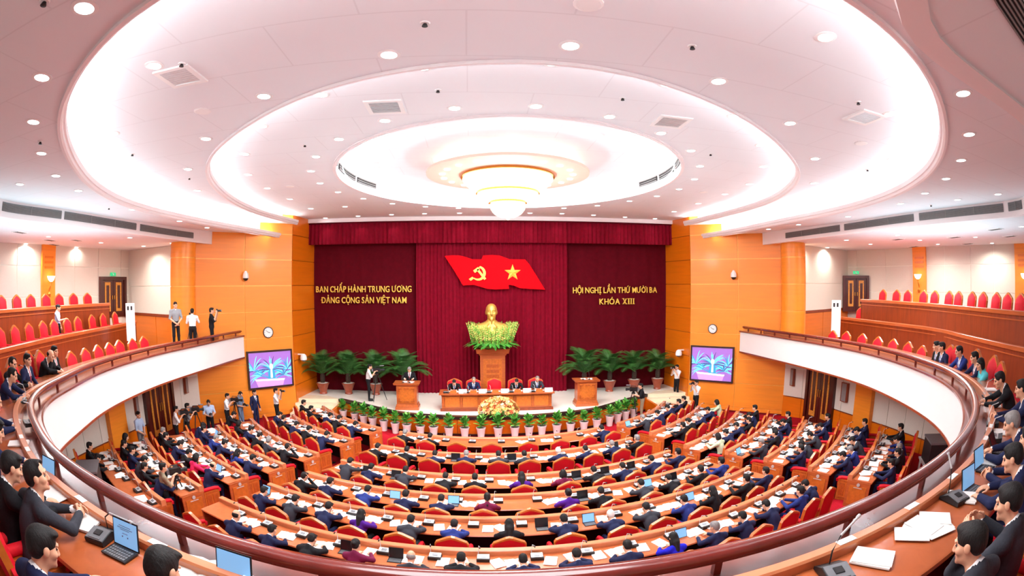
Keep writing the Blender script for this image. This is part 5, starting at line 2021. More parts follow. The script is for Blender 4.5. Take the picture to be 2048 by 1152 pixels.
# ================================================================== THINGS ON THE DESKS
mb = MB().box((0, 0, 0.006), (0.225, 0.31, 0.012), M['paper']).box((0.008, -0.006, 0.016), (0.22, 0.305, 0.008), M['paper'], rz=0.06)
PAP1 = mb.mesh('paper_stack')
mb = MB()
for s in (-1, 1):
    mb.prism([(0.0, 0.002), (s * 0.05, 0.016), (s * 0.21, 0.010), (s * 0.21, 0.002)][::s], M['paper'], axis='y', lo=-0.15, hi=0.15)
PAP2 = mb.mesh('open_booklet')
mb = MB()
for k, (dx, dy, r) in enumerate(((0, 0, 0.12), (-0.09, 0.03, 0.42), (0.10, -0.02, -0.28))):
    mb.box((dx, dy, 0.003 + 0.0055 * k), (0.212, 0.298, 0.005), M['paper'], rz=r)
PAP3 = mb.mesh('loose_papers')
mb = MB()
mb.prism([(-0.075, 0.0), (0.075, 0.0), (0.085, 0.055), (0.085, 0.015)][0:0] or [(-0.09, 0.0), (0.09, 0.0), (0.09, 0.02), (-0.09, 0.055)], M['black'], axis='x', lo=-0.105, hi=0.105)
MIC_BASE = mb.mesh('base')
mb = MB()
Rm = Matrix.Rotation(math.radians(-11), 4, 'X')
mb.box((0, 0, 0.0), (0.19, 0.155, 0.012), M['silver'])
mb.box((0, 0.02, 0.008), (0.09, 0.06, 0.006), M['grey'])
mb.box((0, -0.055, 0.008), (0.16, 0.02, 0.006), M['grey'])
MIC_PANEL = mb.mesh('panel')
MIC_PANEL.transform(Matrix.Translation((0, 0, 0.044)) @ Matrix.Rotation(math.radians(11), 4, 'X'))
mb = MB().tube([(-0.08, 0.07, 0.03), (-0.08, 0.08, 0.14), (-0.07, 0.05, 0.24), (-0.05, -0.04, 0.27)], 0.006, M['silver'], n=5)
mb.tube([(-0.05, -0.04, 0.27), (-0.045, -0.08, 0.268)], 0.013, M['black'], n=6)
MIC_NECK = mb.mesh('gooseneck')
mb = MB().box((0, -0.09, 0.006), (0.27, 0.16, 0.012), M['black'])
for i in range(9):
    for j in range(4):
        mb.box((-0.104 + 0.026 * i, -0.145 + 0.033 * j, 0.0135), (0.020, 0.024, 0.003), M['grey'])
KEYB = mb.mesh('keyboard')
mb = MB().box((0, 0, 0.0), (0.275, 0.012, 0.20), M['black'])
mb.box((0, -0.004, 0.0), (0.285, 0.006, 0.21), M['black'])
TAB = mb.mesh('case')
SCR_ON = MB().box((0, -0.0085, 0.0), (0.262, 0.003, 0.186), M['screen_blue']).mesh('screen')
SCR_OFF = MB().box((0, -0.0085, 0.0), (0.262, 0.003, 0.186), M['screen_off']).mesh('screen')


def paper(kind, loc, rz, label, group='papers on the desks'):
    o = put({'stack': 'paper_stack', 'open': 'open_booklet', 'loose': 'loose_papers'}[kind], {'stack': PAP1, 'open': PAP2, 'loose': PAP3}[kind], None, loc, rz)
    return tag(o, label, 'papers', group)


def microphone(loc, rz, label, group='conference microphones', neck=True):
    t = thing('conference_microphone', label, 'microphone', loc, rz, group)
    put('base', MIC_BASE, t)
    put('panel', MIC_PANEL, t)
    t.scale = (1.15, 1.1, 1.15)
    if neck:
        put('gooseneck', MIC_NECK, t)
    return t


def tablet(loc, rz, label, on=True, keys=True, group='tablets on the desks', tilt=22, sc=1.0):
    t = thing('tablet_computer', label, 'tablet', loc, rz, group)
    if keys:
        put('keyboard', KEYB, t)
    for nme, me in (('case', TAB), ('screen', SCR_ON if on else SCR_OFF)):
        o = put(nme, me, t, (0, 0.035, 0.105))
        o.rotation_euler = (math.radians(-tilt), 0, 0)
    t.scale = (sc,) * 3
    return t


rnd = random.Random(11)
TABS = {('C', 5, -21.7): 1, ('C', 4, -10.3): 1, ('C', 4, -7.1): 1, ('C', 5, 6.3): 1, ('C', 3, -16.9): 0, ('C', 3, -12.8): 0, ('C', 3, 9.6): 0, ('C', 3, 13.5): 0, ('C', 3, -0.5): 0, ('C', 6, -7.0): 0,
        ('C', 5, 2.6): 0, ('C', 4, 7.8): 0, ('C', 6, 10.8): 1, ('C', 4, 15.1): 1, ('C', 4, 18.5): 0, ('R', 1, 32.8): 1, ('R', 4, 30.5): 1, ('L', 5, -29.6): 1, ('C', 5, 15.8): 1, ('C', 2, -6.3): 0, ('C', 2, 20.7): 0,
        ('C', 6, -10.2): 0, ('L', 6, -28.9): 0, ('C', 3, 17.4): 0, ('L', 4, -43.4): 1, ('C', 2, 2.6): 0}
for (b, k), angs in SEATS.items():
    R, z = ROWR[k], ROWZ[k] + 0.772
    for i, a in enumerate(angs):
        where = ', %s seat from left, %s row, %s block' % (ORD[i], ROWNAME[k], BLOCK[b])
        th = math.radians(a)
        u = math.degrees(1.0 / (R - 1.0))
        side = 1 if (b != 'L') else 1
        # microphone unit to the right of each sitter
        x, y = polar(R - 1.17, a + side * 0.33 * u)
        microphone((x, y, z), th, 'silver-topped conference microphone' + where)
        occ = [q for q in DEL.get((b, k), []) if abs(q[0] - a) < 1.9 * 12 / R]
        if occ or rnd.random() < 0.5:
            kind = rnd.choice(('open', 'open', 'loose', 'loose', 'stack'))
            x, y = polar(R - 1.0 - rnd.uniform(0, 0.10), a + rnd.uniform(-0.10, 0.06) * u)
            paper(kind, (x, y, z), th + rnd.uniform(-0.25, 0.25), {'open': 'open white booklet', 'loose': 'fan of loose white papers', 'stack': 'neat white stack of papers'}[kind] + where)
        key = next((q for q in TABS if q[0] == b and q[1] == k and abs(q[2] - a) < 0.9), None)
        if key:
            on = bool(TABS[key])
            x, y = polar(R - 1.02, a - 0.38 * u if key[2] != -7.1 else a + 0.24 * u)
            tablet((x, y, z), th, ('tablet with a lit pale blue screen' if on else 'dark tablet with keyboard') + where, on, not on or (i % 2 == 0))
        elif occ and rnd.random() < 0.9:
            x, y = polar(R - 1.02, a - 0.40 * u)
            kind = rnd.choice(('stack', 'loose', 'stack'))
            paper(kind, (x, y, z), th + rnd.uniform(-0.4, 0.4), {'loose': 'scattered white sheets by the left hand', 'stack': 'thin white stack by the left hand'}[kind] + where)

# ================================================================== PEOPLE ON THE STAGE
ST_CH = [(909, 'first'), (947, 'second'), (989, 'third'), (1031, 'fourth'), (1072, 'fifth')]
for k, (px, od) in enumerate(ST_CH):
    p = at(px, 760, y=21.75)
    chair(p[0], 21.95, 0.8, PI, 'red high-backed chair behind the stage table, %s from the left%s' % (od, ', empty' if k == 2 else ''), 'chairs behind the stage table')
    if k != 2:
        pr = PROTO[('write', 'upright2', 'write', 'upright2')[k if k < 2 else k - 1]]
        person(pr, (p[0], 21.56, 0.8), PI, 'man in a %s suit seated at the stage table, %s' % (('black', 'navy', '', 'black', 'charcoal')[k], ('at its left end', 'second from its left end', '', 'second from its right end', 'at its right end')[k]),
               'officials at the stage table', jacket=('black', 'navy', '', 'black', 'charcoal')[k], hair=('black', 'grey', '', 'black', 'grey')[k], tie='tie_blue')
    for j, (dx, nme) in enumerate(((0.24, 'name_plate'),)):
        t = MB()
        t.prism([(-0.07, 0), (0.07, 0), (0.01, 0.16), (-0.01, 0.16)], M['paper'], axis='x', lo=-0.17, hi=0.17)
        tag(t.build('name_plate', loc=(p[0] + 0.38, 20.52, 1.592)), 'white folded name plate on the stage table, %s from the left' % od, 'name plate', 'name plates on the stage table')
        t = MB().box((0, 0, 0.05), (0.3, 0.16, 0.10), M['chairwood'], taper=0.85)
        tag(t.build('wooden_case', loc=(p[0] - 0.02, 20.50, 1.592)), 'small wooden case on the stage table, %s from the left' % od, 'case', 'wooden cases on the stage table')
        microphone((p[0] - 0.32, 20.55, 1.592), PI, 'conference microphone on the stage table, %s from the left' % od, 'microphones on the stage table')
        paper('loose', (p[0], 20.78, 1.592), PI + 0.1 * k, 'loose white papers on the stage table, %s place from the left' % od, 'papers on the stage table')


def standing(arms, hp=5, female=False, yaw=0.0, lean=0.0, stride=0.0, girth=1.0):
    a = math.radians(lean)
    s, c = math.sin(a), math.cos(a)
    pel = np.array((0, 0, 0.95))
    che = pel + np.array((0, s, c)) * 0.30
    nek = pel + np.array((0, s, c)) * 0.51
    P = {'pelvis': pel, 'chest': che, 'neck': nek, 'shoulder': 0.165 if female else 0.185, 'female': female, 'girth': girth * 0.94, 'hpitch': math.radians(hp), 'hyaw': yaw, 'head_off': (0, 0.03 + 0.1 * s, 0.15),
         'hip': ((-0.085, 0, 0.93), (0.085, 0, 0.93)), 'knee': ((-0.10, 0.02 + stride * 0.5, 0.50), (0.10, 0.02 - stride * 0.4, 0.50)), 'ankle': ((-0.11, stride, 0.09), (0.11, -stride, 0.09)),
         'toe': ((-0.13, stride + 0.17, 0.036), (0.13, -stride + 0.17, 0.036))}
    A = {
        'clasp': (((-0.25, 0.04, 1.13), (0.25, 0.04, 1.13)), ((-0.045, 0.19, 0.94), (0.045, 0.19, 0.96)), ((0.7, 0.3, -0.6), (-0.7, 0.3, -0.6))),
        'side': (((-0.25, -0.02, 1.14), (0.25, -0.02, 1.14)), ((-0.26, 0.06, 0.88), (0.26, 0.06, 0.88)), (None, None)),
        'shoot': (((-0.24, 0.16, 1.20), (0.25, 0.14, 1.20)), ((-0.07, 0.27, 1.50), (0.085, 0.24, 1.52)), ((0.35, 0.1, 0.8), (-0.2, 0.1, 0.9))),
        'tripod': (((-0.25, 0.12, 1.16), (0.27, 0.16, 1.18)), ((-0.16, 0.36, 1.22), (0.15, 0.34, 1.40)), ((0.3, 0.9, 0.1), (-0.3, 0.8, 0.3))),
        'look': (((-0.25, 0.02, 1.14), (0.25, 0.02, 1.14)), ((-0.08, 0.24, 1.08), (0.08, 0.24, 1.08)), ((0.6, 0.7, 0), (-0.6, 0.7, 0))),
        'lectern': (((-0.27, 0.05, 1.13), (0.27, 0.05, 1.13)), ((-0.20, 0.30, 1.225), (0.20, 0.30, 1.225)), ((0.25, 0.95, 0), (-0.25, 0.95, 0))),
        'reach': (((-0.25, -0.02, 1.14), (0.23, 0.14, 1.15)), ((-0.24, 0.08, 0.9), (0.16, 0.40, 1.20)), (None, None)),
    }[arms]
    P['elbow'], P['wrist'], P['hand_dir'] = A
    P['hands'] = ('grip', 'grip') if arms in ('shoot', 'look', 'tripod') else ('relaxed', 'relaxed')
    if arms in ('clasp', 'look', 'shoot'):
        P['palm'] = ((1, -0.3, 0.2), (-1, -0.3, 0.2))
    return P


def sproto(name, P, hair, short=False, tie=False):
    if short:
        P['sleeve'] = 'short'
    if not tie:
        P['tie'] = False
        P['vneck'] = tie
    return make_proto(name, P, hair, 0.020, 0.0105, 0.0075)


SP = {
    'clasp': sproto('stand_clasp', standing('clasp'), 'short', True),
    'suit': sproto('stand_suit', standing('side'), 'short', False, True),
    'lectern': sproto('stand_lectern', standing('lectern', 28), 'short', False, True),
    'shoot': sproto('stand_shoot', standing('shoot', 0), 'short', True),
    'tripod': sproto('stand_tripod', standing('tripod', 4, lean=6), 'short', True),
    'look': sproto('stand_look', standing('look', 38), 'receding', True),
    'reach': sproto('stand_reach', standing('reach', 18, female=True, stride=0.1), 'bun', True),
    'side': sproto('stand_side', standing('side', 4), 'short', True),
}

# ---- video cameras on tripods and hand-held cameras
mb = MB().box((0, 0, 0), (0.13, 0.34, 0.17), M['black'])
mb.box((0, -0.20, 0.0), (0.10, 0.09, 0.13), M['grey'])
VC_BODY = mb.mesh('body')
mb = MB()
mb.tube([(0, 0.16, 0.0), (0, 0.28, 0.0)], 0.048, M['black'], n=12)
mb.tube([(0, 0.28, 0.0), (0, 0.36, 0.0)], 0.062, M['black'], n=12)
VC_LENS = mb.mesh('lens')
mb = MB().tube([(0, -0.12, 0.085), (0, -0.10, 0.15), (0, 0.10, 0.15), (0, 0.13, 0.085)], 0.016, M['black'], n=6)
VC_HAND = mb.mesh('handle')
mb = MB().box((-0.10, 0.06, 0.05), (0.09, 0.12, 0.08), M['black'])
VC_FIND = mb.mesh('viewfinder')
mb = MB().tube([(0, 0.14, 0.19), (0, 0.34, 0.19)], 0.022, M['grey'], n=8)
VC_MIC = mb.mesh('shotgun_microphone')
mb = MB().lathe([(0.09, -0.10), (0.09, -0.06), (0.05, -0.05), (0.06, 0.0)], M['black'], n=12)
VC_HEAD = mb.mesh('fluid_head')


def video_camera(loc, rz, label, height=1.45, group='video cameras', spread=0.42):
    t = thing('video_camera', label, 'video camera', loc, rz, group)
    for nme, me in (('body', VC_BODY), ('lens', VC_LENS), ('handle', VC_HAND), ('viewfinder', VC_FIND), ('shotgun_microphone', VC_MIC)):
        put(nme, me, t, (0, 0, height + 0.09))
    tr = put('tripod', VC_HEAD, t, (0, 0, height))
    for k in range(3):
        a = 2 * PI * k / 3 + PI / 2
        lg = MB().tube([(0.04 * math.cos(a), 0.04 * math.sin(a), -0.06), (spread * 0.6 * math.cos(a), spread * 0.6 * math.sin(a), -height * 0.6), (spread * math.cos(a), spread * math.sin(a), -height + 0.01)], 0.022, M['black'], n=6, r1=0.013)
        lg.build('leg', tr)
    return t


mb = MB().box((0, 0, 0), (0.14, 0.07, 0.10), M['black']).box((0, 0, 0.062), (0.06, 0.06, 0.03), M['black'])
PC_BODY = mb.mesh('body')
mb = MB().tube([(0, 0.03, 0), (0, 0.17, 0)], 0.040, M['black'], n=12).tube([(0, 0.17, 0), (0, 0.20, 0)], 0.047, M['grey'], n=12)
PC_LENS = mb.mesh('lens')


def photo_camera(loc, rz, label, group='hand-held cameras'):
    t = thing('photo_camera', label, 'camera', loc, rz, group)
    put('body', PC_BODY, t)
    put('lens', PC_LENS, t)
    return t


def fwd_of(rz, d, x, y, side=0.0):
    return x - math.sin(rz) * d + math.cos(rz) * side, y + math.cos(rz) * d + math.sin(rz) * side


def stand_at(px, py, zf, proto, rz, label, jacket, trousers, cam=None, camlab='', hair='black', tall=1.0, R=None, tie='tie_red', grp=None):
    """the crown of the head is seen at pixel (px, py); the figure stands on height zf"""
    pr = SP[proto]
    zt_ = zf + (pr['head'][2] + 0.125) * tall
    p = at(px, py, z=zt_) if R is None else at(px, py, R=R)
    o = person(pr, (p[0], p[1], zf), rz, label, grp, jacket=jacket, trousers=trousers, hair=hair, scale=tall, tie=tie)
    if cam == 'photo':
        x, y = fwd_of(rz, 0.255 * tall, p[0], p[1])
        photo_camera((x, y, zf + (1.605 if proto == 'shoot' else 1.13) * tall), rz, camlab)
    elif cam == 'video':
        x, y = fwd_of(rz, 0.42, p[0], p[1], -0.02)
        video_camera((x, y, zf), rz, camlab, 1.36)
    return p


stand_at(819, 736, 0.8, 'lectern', PI, 'man in a dark suit and red tie speaking at the left lectern', 'black', 'black', hair='grey', R=21.95)
stand_at(735, 728, 0.8, 'tripod', -PI / 2 + 0.2, 'cameraman in black with a white shirt filming the lectern from the stage', 'white', 'black', 'video', 'video camera on a tall tripod on the stage beside the sago palms')
stand_at(1355, 729, 0.45, 'shoot', PI * 0.62, 'photographer in a white shirt and black trousers standing on the right stage steps', 'white', 'black', 'photo', 'camera held to the eye by the photographer on the right stage steps')
stand_at(1394, 760, 0.02, 'shoot', PI * 0.60, 'photographer in a white shirt beside the orange wall under the right screen', 'white', 'black', 'photo', 'camera held up by the photographer under the right screen')
stand_at(1286, 766, 0.0, 'tripod', PI * 0.42, 'cameraman in a black vest at the right end of the white plant pots', 'black', 'khaki', 'video', 'video camera on a tripod at the right end of the potted plants')
stand_at(415, 797, 0.0, 'look', -PI * 0.75, 'balding photographer in a light blue shirt looking down at his camera by the left wall', 'lightblue', 'black', 'photo', 'camera at the waist of the balding photographer by the left wall')
stand_at(450, 786, 0.0, 'tripod', -PI * 0.45, 'cameraman in a white shirt by the orange wall left of the man in jeans', 'white', 'black', 'video', 'video camera on a tripod by the left orange wall, near the man in jeans')
stand_at(477, 781, 0.0, 'look', -PI * 0.55, 'photographer in a grey-blue shirt and jeans by the left orange wall', 'denim', 'denim', 'photo', 'camera in the hands of the photographer in jeans')
stand_at(507, 779, 0.0, 'suit', -PI * 0.6, 'guard in a navy suit and tie standing under the left screen', 'navy', 'navy', tie='tie_blue')
stand_at(550, 776, 0.0, 'shoot', -PI * 0.45, 'photographer in a white shirt right under the corner of the left screen', 'white', 'black', 'photo', 'camera raised by the photographer at the corner of the left screen')
stand_at(346, 812, 0.05, 'tripod', -PI * 0.30, 'cameraman in a white shirt beside the lower left door', 'white', 'black', 'video', 'video camera on a tripod beside the lower left door, nearer the door')
stand_at(369, 806, 0.05, 'tripod', -PI * 0.32, 'cameraman in a grey shirt next to the lower left door, farther from it', 'grey', 'black', 'video', 'video camera on a tripod beside the lower left door, farther from the door')
stand_at(274, 822, 0.2, 'clasp', -PI * 0.5, 'usher in a light blue short-sleeved shirt left of the lower door', 'lightblue', 'grey')
stand_at(317, 926, 0.15, 'tripod', -PI * 0.22, 'cameraman in a khaki shirt filming in the left aisle', 'khaki', 'black', 'video', 'large black video camera on a tripod in the left aisle')
stand_at(350, 601, 3.85, 'clasp', -PI * 0.72, 'man in a grey short-sleeved shirt standing with clasped hands at the left balcony end', 'grey', 'black', R=19.0)
stand_at(384, 624, 3.55, 'tripod', PI * 0.16, 'cameraman in a white shirt behind a tripod on the left balcony end', 'white', 'black', 'video', 'video camera on a tripod at the left balcony end, beside the man in white', R=20.2)
stand_at(422, 617, 3.55, 'shoot', -PI * 0.36, 'cameraman in black with a camera raised beside the left wall clock balcony end', 'black', 'black', 'photo', 'black camera raised at the far left balcony end', R=20.6)
p_ = at(114, 608, z=3.8 + 1.70)
stand_at(114, 608, 3.8, 'reach', -PI * 0.32, 'woman usher in a light blue shirt standing among the middle tier chairs on the left', 'lightblue', 'black')

# dark lamp stand beside the usher at the left wall
p = at(262, 846, z=0.9)
t = thing('lamp_stand', 'tall thin black equipment stand by the left wall near the usher', 'stand', loc=(p[0], p[1], 0.2))
MB().tube([(0, 0, 0.0), (0, 0, 2.1)], 0.03, M['black'], n=8).build('pole', t)
for k in range(3):
    a = 2 * PI * k / 3
    MB().tube([(0, 0, 0.5), (0.35 * math.cos(a), 0.35 * math.sin(a), 0.01)], 0.02, M['black'], n=6).build('leg', t)
MB().box((0, 0, 2.2), (0.28, 0.2, 0.26), M['black']).build('head', t)
# ================================================================== BALCONY CHAIRS AND PEOPLE


def inward(x, y):
    """heading (rz) that faces the hall, square to the nearest part of the rail"""
    return bal(rail_s(x, y), 0)[1]


ROWA = {-1: [(141, 699), (169.5, 693), (195, 686.6), (218, 682), (238, 677), (264, 674), (287, 670)],
        1: [(1665.7, 658.5), (1693, 660), (1725, 664.6), (1756.5, 670.6), (1787, 675), (1817, 680.6), (1845, 688)]}
ROWB = {-1: [(0, 663), (29, 657.6), (57.5, 654), (85.6, 649), (108, 648), (134, 643), (155.5, 640.5), (184, 636.6), (206, 635), (230, 633.4)],
        1: [(1720, 623.7), (1746, 625), (1774.6, 629), (1803.4, 631), (1832, 634), (1859.4, 638), (1886.6, 641), (1914.8, 645), (1940.5, 649), (1967.8, 652.5), (1994.7, 657), (2018, 661.5), (2045.6, 667.6)]}
ROWC_ = {-1: [(3, 607), (33.6, 605), (61.7, 604), (92, 601), (118, 600), (147, 599), (175, 597.5)],
         1: [(1765.6, 592), (1793, 593), (1815.5, 593.7), (1847, 596.5), (1869.4, 597), (1898, 598.6), (1917, 599), (1944, 601), (1966, 602.5), (1992.6, 604), (2015.3, 606.5), (2041, 608.6)]}


def along_ray(px, py, out, top=1.27):
    """the point of a view ray that lies OUT behind the rail line -> plan point, heading, floor height under it"""
    d = ray(px, py)
    P = np.array(RAIL)[:, :2]
    dd = np.hypot(*np.diff(P, axis=0).T)
    for R_ in np.arange(1.5, 24, 0.03):
        q = CAM0[:2] + d[:2] / math.hypot(d[0], d[1]) * R_
        i = int(np.argmin(np.hypot(P[:, 0] - q[0], P[:, 1] - q[1])))
        i = max(1, min(len(P) - 2, i))
        t = P[i + 1] - P[i - 1]
        t = t / np.linalg.norm(t)
        o = (q - P[i]) @ np.array((t[1], -t[0]))
        z = CAM0[2] + R_ * d[2] / math.hypot(d[0], d[1])
        if o >= out and R_ > 5 and abs((q - P[i]) @ t) < 0.6:
            return q, math.atan2(t[1], t[0]), z - top
    p = at(px, py, z=rail_z(8) - 0.87 + top)
    return p[:2], inward(p[0], p[1]), rail_z(8) - 0.87


def tier_heading(sx, k, x, y):
    P = np.array(TIER[(sx, k)])
    i = int(np.argmin(np.hypot(P[:, 0] - x, P[:, 1] - y)))
    i = max(1, min(len(P) - 2, i))
    t = P[i + 1] - P[i - 1]
    n = np.array((-t[1], t[0])) / np.linalg.norm(t)
    if n[0] * sx > 0:
        n = -n
    return math.atan2(-n[0], n[1]), P[i], n


for sx in (-1, 1):
    for k, lst, zf, nm in (('B', ROWB[sx], 3.80, 'middle'), ('C', ROWC_[sx], 4.66, 'top')):
        for i, (px, py) in enumerate(lst):
            p = at(px, py, z=zf + 1.27)
            # stand 0.9 m behind the tier's desk front, keeping the bearing of the photograph
            best = None
            d = ray(px, py)
            for R_ in np.arange(10, 30, 0.05):
                q = CAM0[:2] + d[:2] / math.hypot(d[0], d[1]) * R_
                h, c, n_ = tier_heading(sx, k, q[0], q[1])
                out = -float((q - c) @ n_)
                if out > 1.02:
                    best = (q, h)
                    break
            q, h = best if best else (p[:2], tier_heading(sx, k, p[0], p[1])[0])
            od = ORD[i] if sx < 0 else ORD[i]
            chair(q[0], q[1], zf, h, 'red pointed-back chair, %s tier of the %s balcony, %s from left in view' % (nm, SIDE[sx], od), 'empty balcony chairs', 'balc')
    for i, (px, py) in enumerate(ROWA[sx]):
        q, h, zf = along_ray(px, py, 1.30)
        chair(q[0], q[1], zf, h, 'red pointed-back chair behind the %s balcony rail, %s from left among empty ones' % (SIDE[sx], ORD[i]), 'empty balcony chairs', 'balc')

# ---- near heads and hands are modelled finer
FINE = (0.013, 0.0062, 0.0052)
for key, g in (('b_clasp', (seated(20, 2, 'clasp', yaw=-0.35, desk=0.74), 'receding', FINE)),
               ('b_flat', (seated(12, 26, 'write', yaw=-0.1, desk=0.74), 'short', FINE)),
               ('b_down', (seated(14, 34, 'write', desk=0.74), 'short', FINE)),
               ('b_up', (seated(8, 4, 'lap', yaw=-0.3), 'short', (0.018, 0.008, 0.007))),
               ('b_up2', (seated(12, 14, 'clasp', yaw=-0.15, desk=0.74), 'receding', (0.018, 0.008, 0.007))),
               ('b_read', (seated(10, 22, 'hold', yaw=0.15), 'receding', FINE)),
               ('b_chin', (seated(16, 22, 'chin', yaw=0.2, desk=0.74), 'short', FINE)),
               ('b_write', (seated(24, 24, 'write', yaw=0.15, desk=0.74), 'receding', (0.016, 0.0075, 0.0062))),
               ('b_woman', (seated(14, 14, 'clasp', female=True, yaw=0.2, desk=0.74), 'bob', (0.018, 0.008, 0.007)))):
    P, hair, (hb, hh, hd) = g
    PROTO[key] = make_proto(key, P, hair, hb, hh, hd)

BP = [  # head centre in the photograph, pose, jacket, hair, label, yaw tweak, needs a chair
    (109, 702, 'b_up', 'black', 'black', 'man in a black suit half hidden behind the bald man at the left balcony rail', 0.0, 1.0),
    (98, 709, 'write_bald', 'black', 'black', 'bald man in a black suit and white shirt leaning on the left balcony desk', 0.0, 1.0),
    (55, 719, 'b_up', 'navy', 'black', 'man in a navy suit with a red tie sitting upright at the left balcony desk', 0.0, 1.0),
    (24, 726, 'b_up2', 'black', 'black', 'man with receding hair in black, left of the upright navy-suited man on the left balcony', 0.0, 1.0),
    (21, 748, 'b_write', 'navy', 'black', 'man in a navy suit reading papers at the left edge of the balcony desk', 0.0, 1.0),
    (-14, 800, 'b_write', 'navy', 'black', 'man in navy mostly cut off by the left picture edge, arm on the balcony desk', 0.0, 1.0),
    (-16, 856, 'b_flat', 'navy', 'black', 'man in navy at the extreme left, only his hands showing over the papers', 0.0, 1.0),
    (14, 930, 'b_flat', 'black', 'black', 'man in a black suit seen in profile behind the man in charcoal at lower left', 0.0, 1.0),
    (71, 951, 'b_clasp', 'charcoal', 'black', 'man in a charcoal suit with clasped hands on the desk at lower left', 0.0, 1.0),
    (72, 1090, 'b_flat', 'navy', 'black', 'man in a navy suit resting a hand on the desk edge at bottom left', 0.0, 1.0),
    (310, 1137, 'b_down', 'black', 'black', 'man with thick black hair seen from above beside the open laptop', 0.0, 1.0),
    (1874, 692, 'b_up', 'black', 'black', 'man in black, farther of the two side by side at the right balcony rail', 0.0, 1.0),
    (1884, 694, 'b_up', 'navy', 'black', 'man in navy, nearer of the two side by side at the right balcony rail', 0.0, 1.0),
    (1920, 702, 'b_up2', 'blue', 'black', 'man in a blue suit sitting alone between red chairs at the right balcony rail', 0.0, 1.0),
    (1951, 714, 'b_up2', 'navy', 'black', 'man with receding hair in navy beside the woman in turquoise', 0.0, 1.0),
    (1962, 727, 'b_woman', 'turquoise', 'black', 'woman with bobbed hair in a turquoise top at the right balcony desk', 0.0, 1.0),
    (2003, 757, 'b_write', 'black', 'black', 'person in a black jacket writing at the right balcony desk', 0.0, 1.0),
    (2046, 776, 'b_up2', 'navy', 'black', 'man in navy with a white shirt at the right picture edge on the balcony', 0.0, 1.0),
    (2030, 843, 'b_write', 'navy', 'grey', 'balding man in navy leaning over papers at the right balcony desk', 0.0, 1.0),
    (2062, 876, 'b_up2', 'navy', 'black', 'man cut off by the right picture edge, only part of his face visible', 0.0, 1.0),
    (2034, 912, 'b_write', 'navy', 'black', 'man in navy with glasses reaching towards a tablet on the right balcony desk', 0.0, 1.0),
    (2028, 1000, 'b_read', 'charcoal', 'black', 'man in charcoal reading a white sheet at lower right', 0.0, 1.0),
    (1953, 1083, 'b_chin', 'charcoal', 'black', 'man in charcoal with a raised hand near his face at bottom right', 0.0, 1.0),
]


def base_from_head(px, py, pr):
    y = 5.0
    for _ in range(60):
        p = at(px, py, z=rail_z(y) - 0.87 + pr['head'][2])
        y = 0.6 * y + 0.4 * max(-3, min(20, p[1]))
    a = inward(p[0], p[1])
    hx, hy = pr['head'][0], pr['head'][1]
    z = rail_z(p[1]) - 0.87
    q, _ = bal(rail_s(p[0], p[1]), 0)
    out = (np.array(p[:2]) - q[:2]) @ np.array((math.sin(a), -math.cos(a)))
    if out < 0.86 - hy and p[1] > 4:
        p2, a, z = along_ray(px, py, 0.86 - hy, pr['head'][2])
        p = np.array((p2[0], p2[1], 0))
    bx = p[0] - (math.cos(a) * hx - math.sin(a) * hy)
    by = p[1] - (math.sin(a) * hx + math.cos(a) * hy)
    return bx, by, z, a


for px, py, pose, jk, hr, lab, dyaw, ch in BP:
    pr = PROTO[pose]
    x, y, z, a = base_from_head(px, py, pr)
    person(pr, (x, y, z), a + dyaw, lab, None, jacket=jk, trousers='black' if 'woman' in pose else jk, hair=hr, tie='tie_red' if px % 2 else 'tie_blue', shirt='shirt' if 'woman' not in pose else jk)
    cx_, cy_ = x + math.sin(a) * 0.36, y - math.cos(a) * 0.36
    chair(cx_, cy_, z, a, 'red balcony chair under the ' + ' '.join(lab.split()[:10]), 'occupied balcony chairs', 'balc')


# ================================================================== THINGS ON THE BALCONY DESK
def desk_pt(px, py):
    y = 5.0
    for _ in range(60):
        p = at(px, py, z=rail_z(y) - 0.138)
        y = 0.6 * y + 0.4 * max(-3, min(20, p[1]))
    return p


def ledge_pt(px, py):
    y = 5.0
    for _ in range(60):
        p = at(px, py, z=rail_z(y) - 0.058)
        y = 0.6 * y + 0.4 * max(-3, min(20, p[1]))
    return p


def desk_item(fn, px, py, rot, *a, **k):
    p = desk_pt(px, py)
    return fn(*([k.pop('kind')] if 'kind' in k else []), tuple(p), inward(p[0], p[1]) + rot, *a, **k)


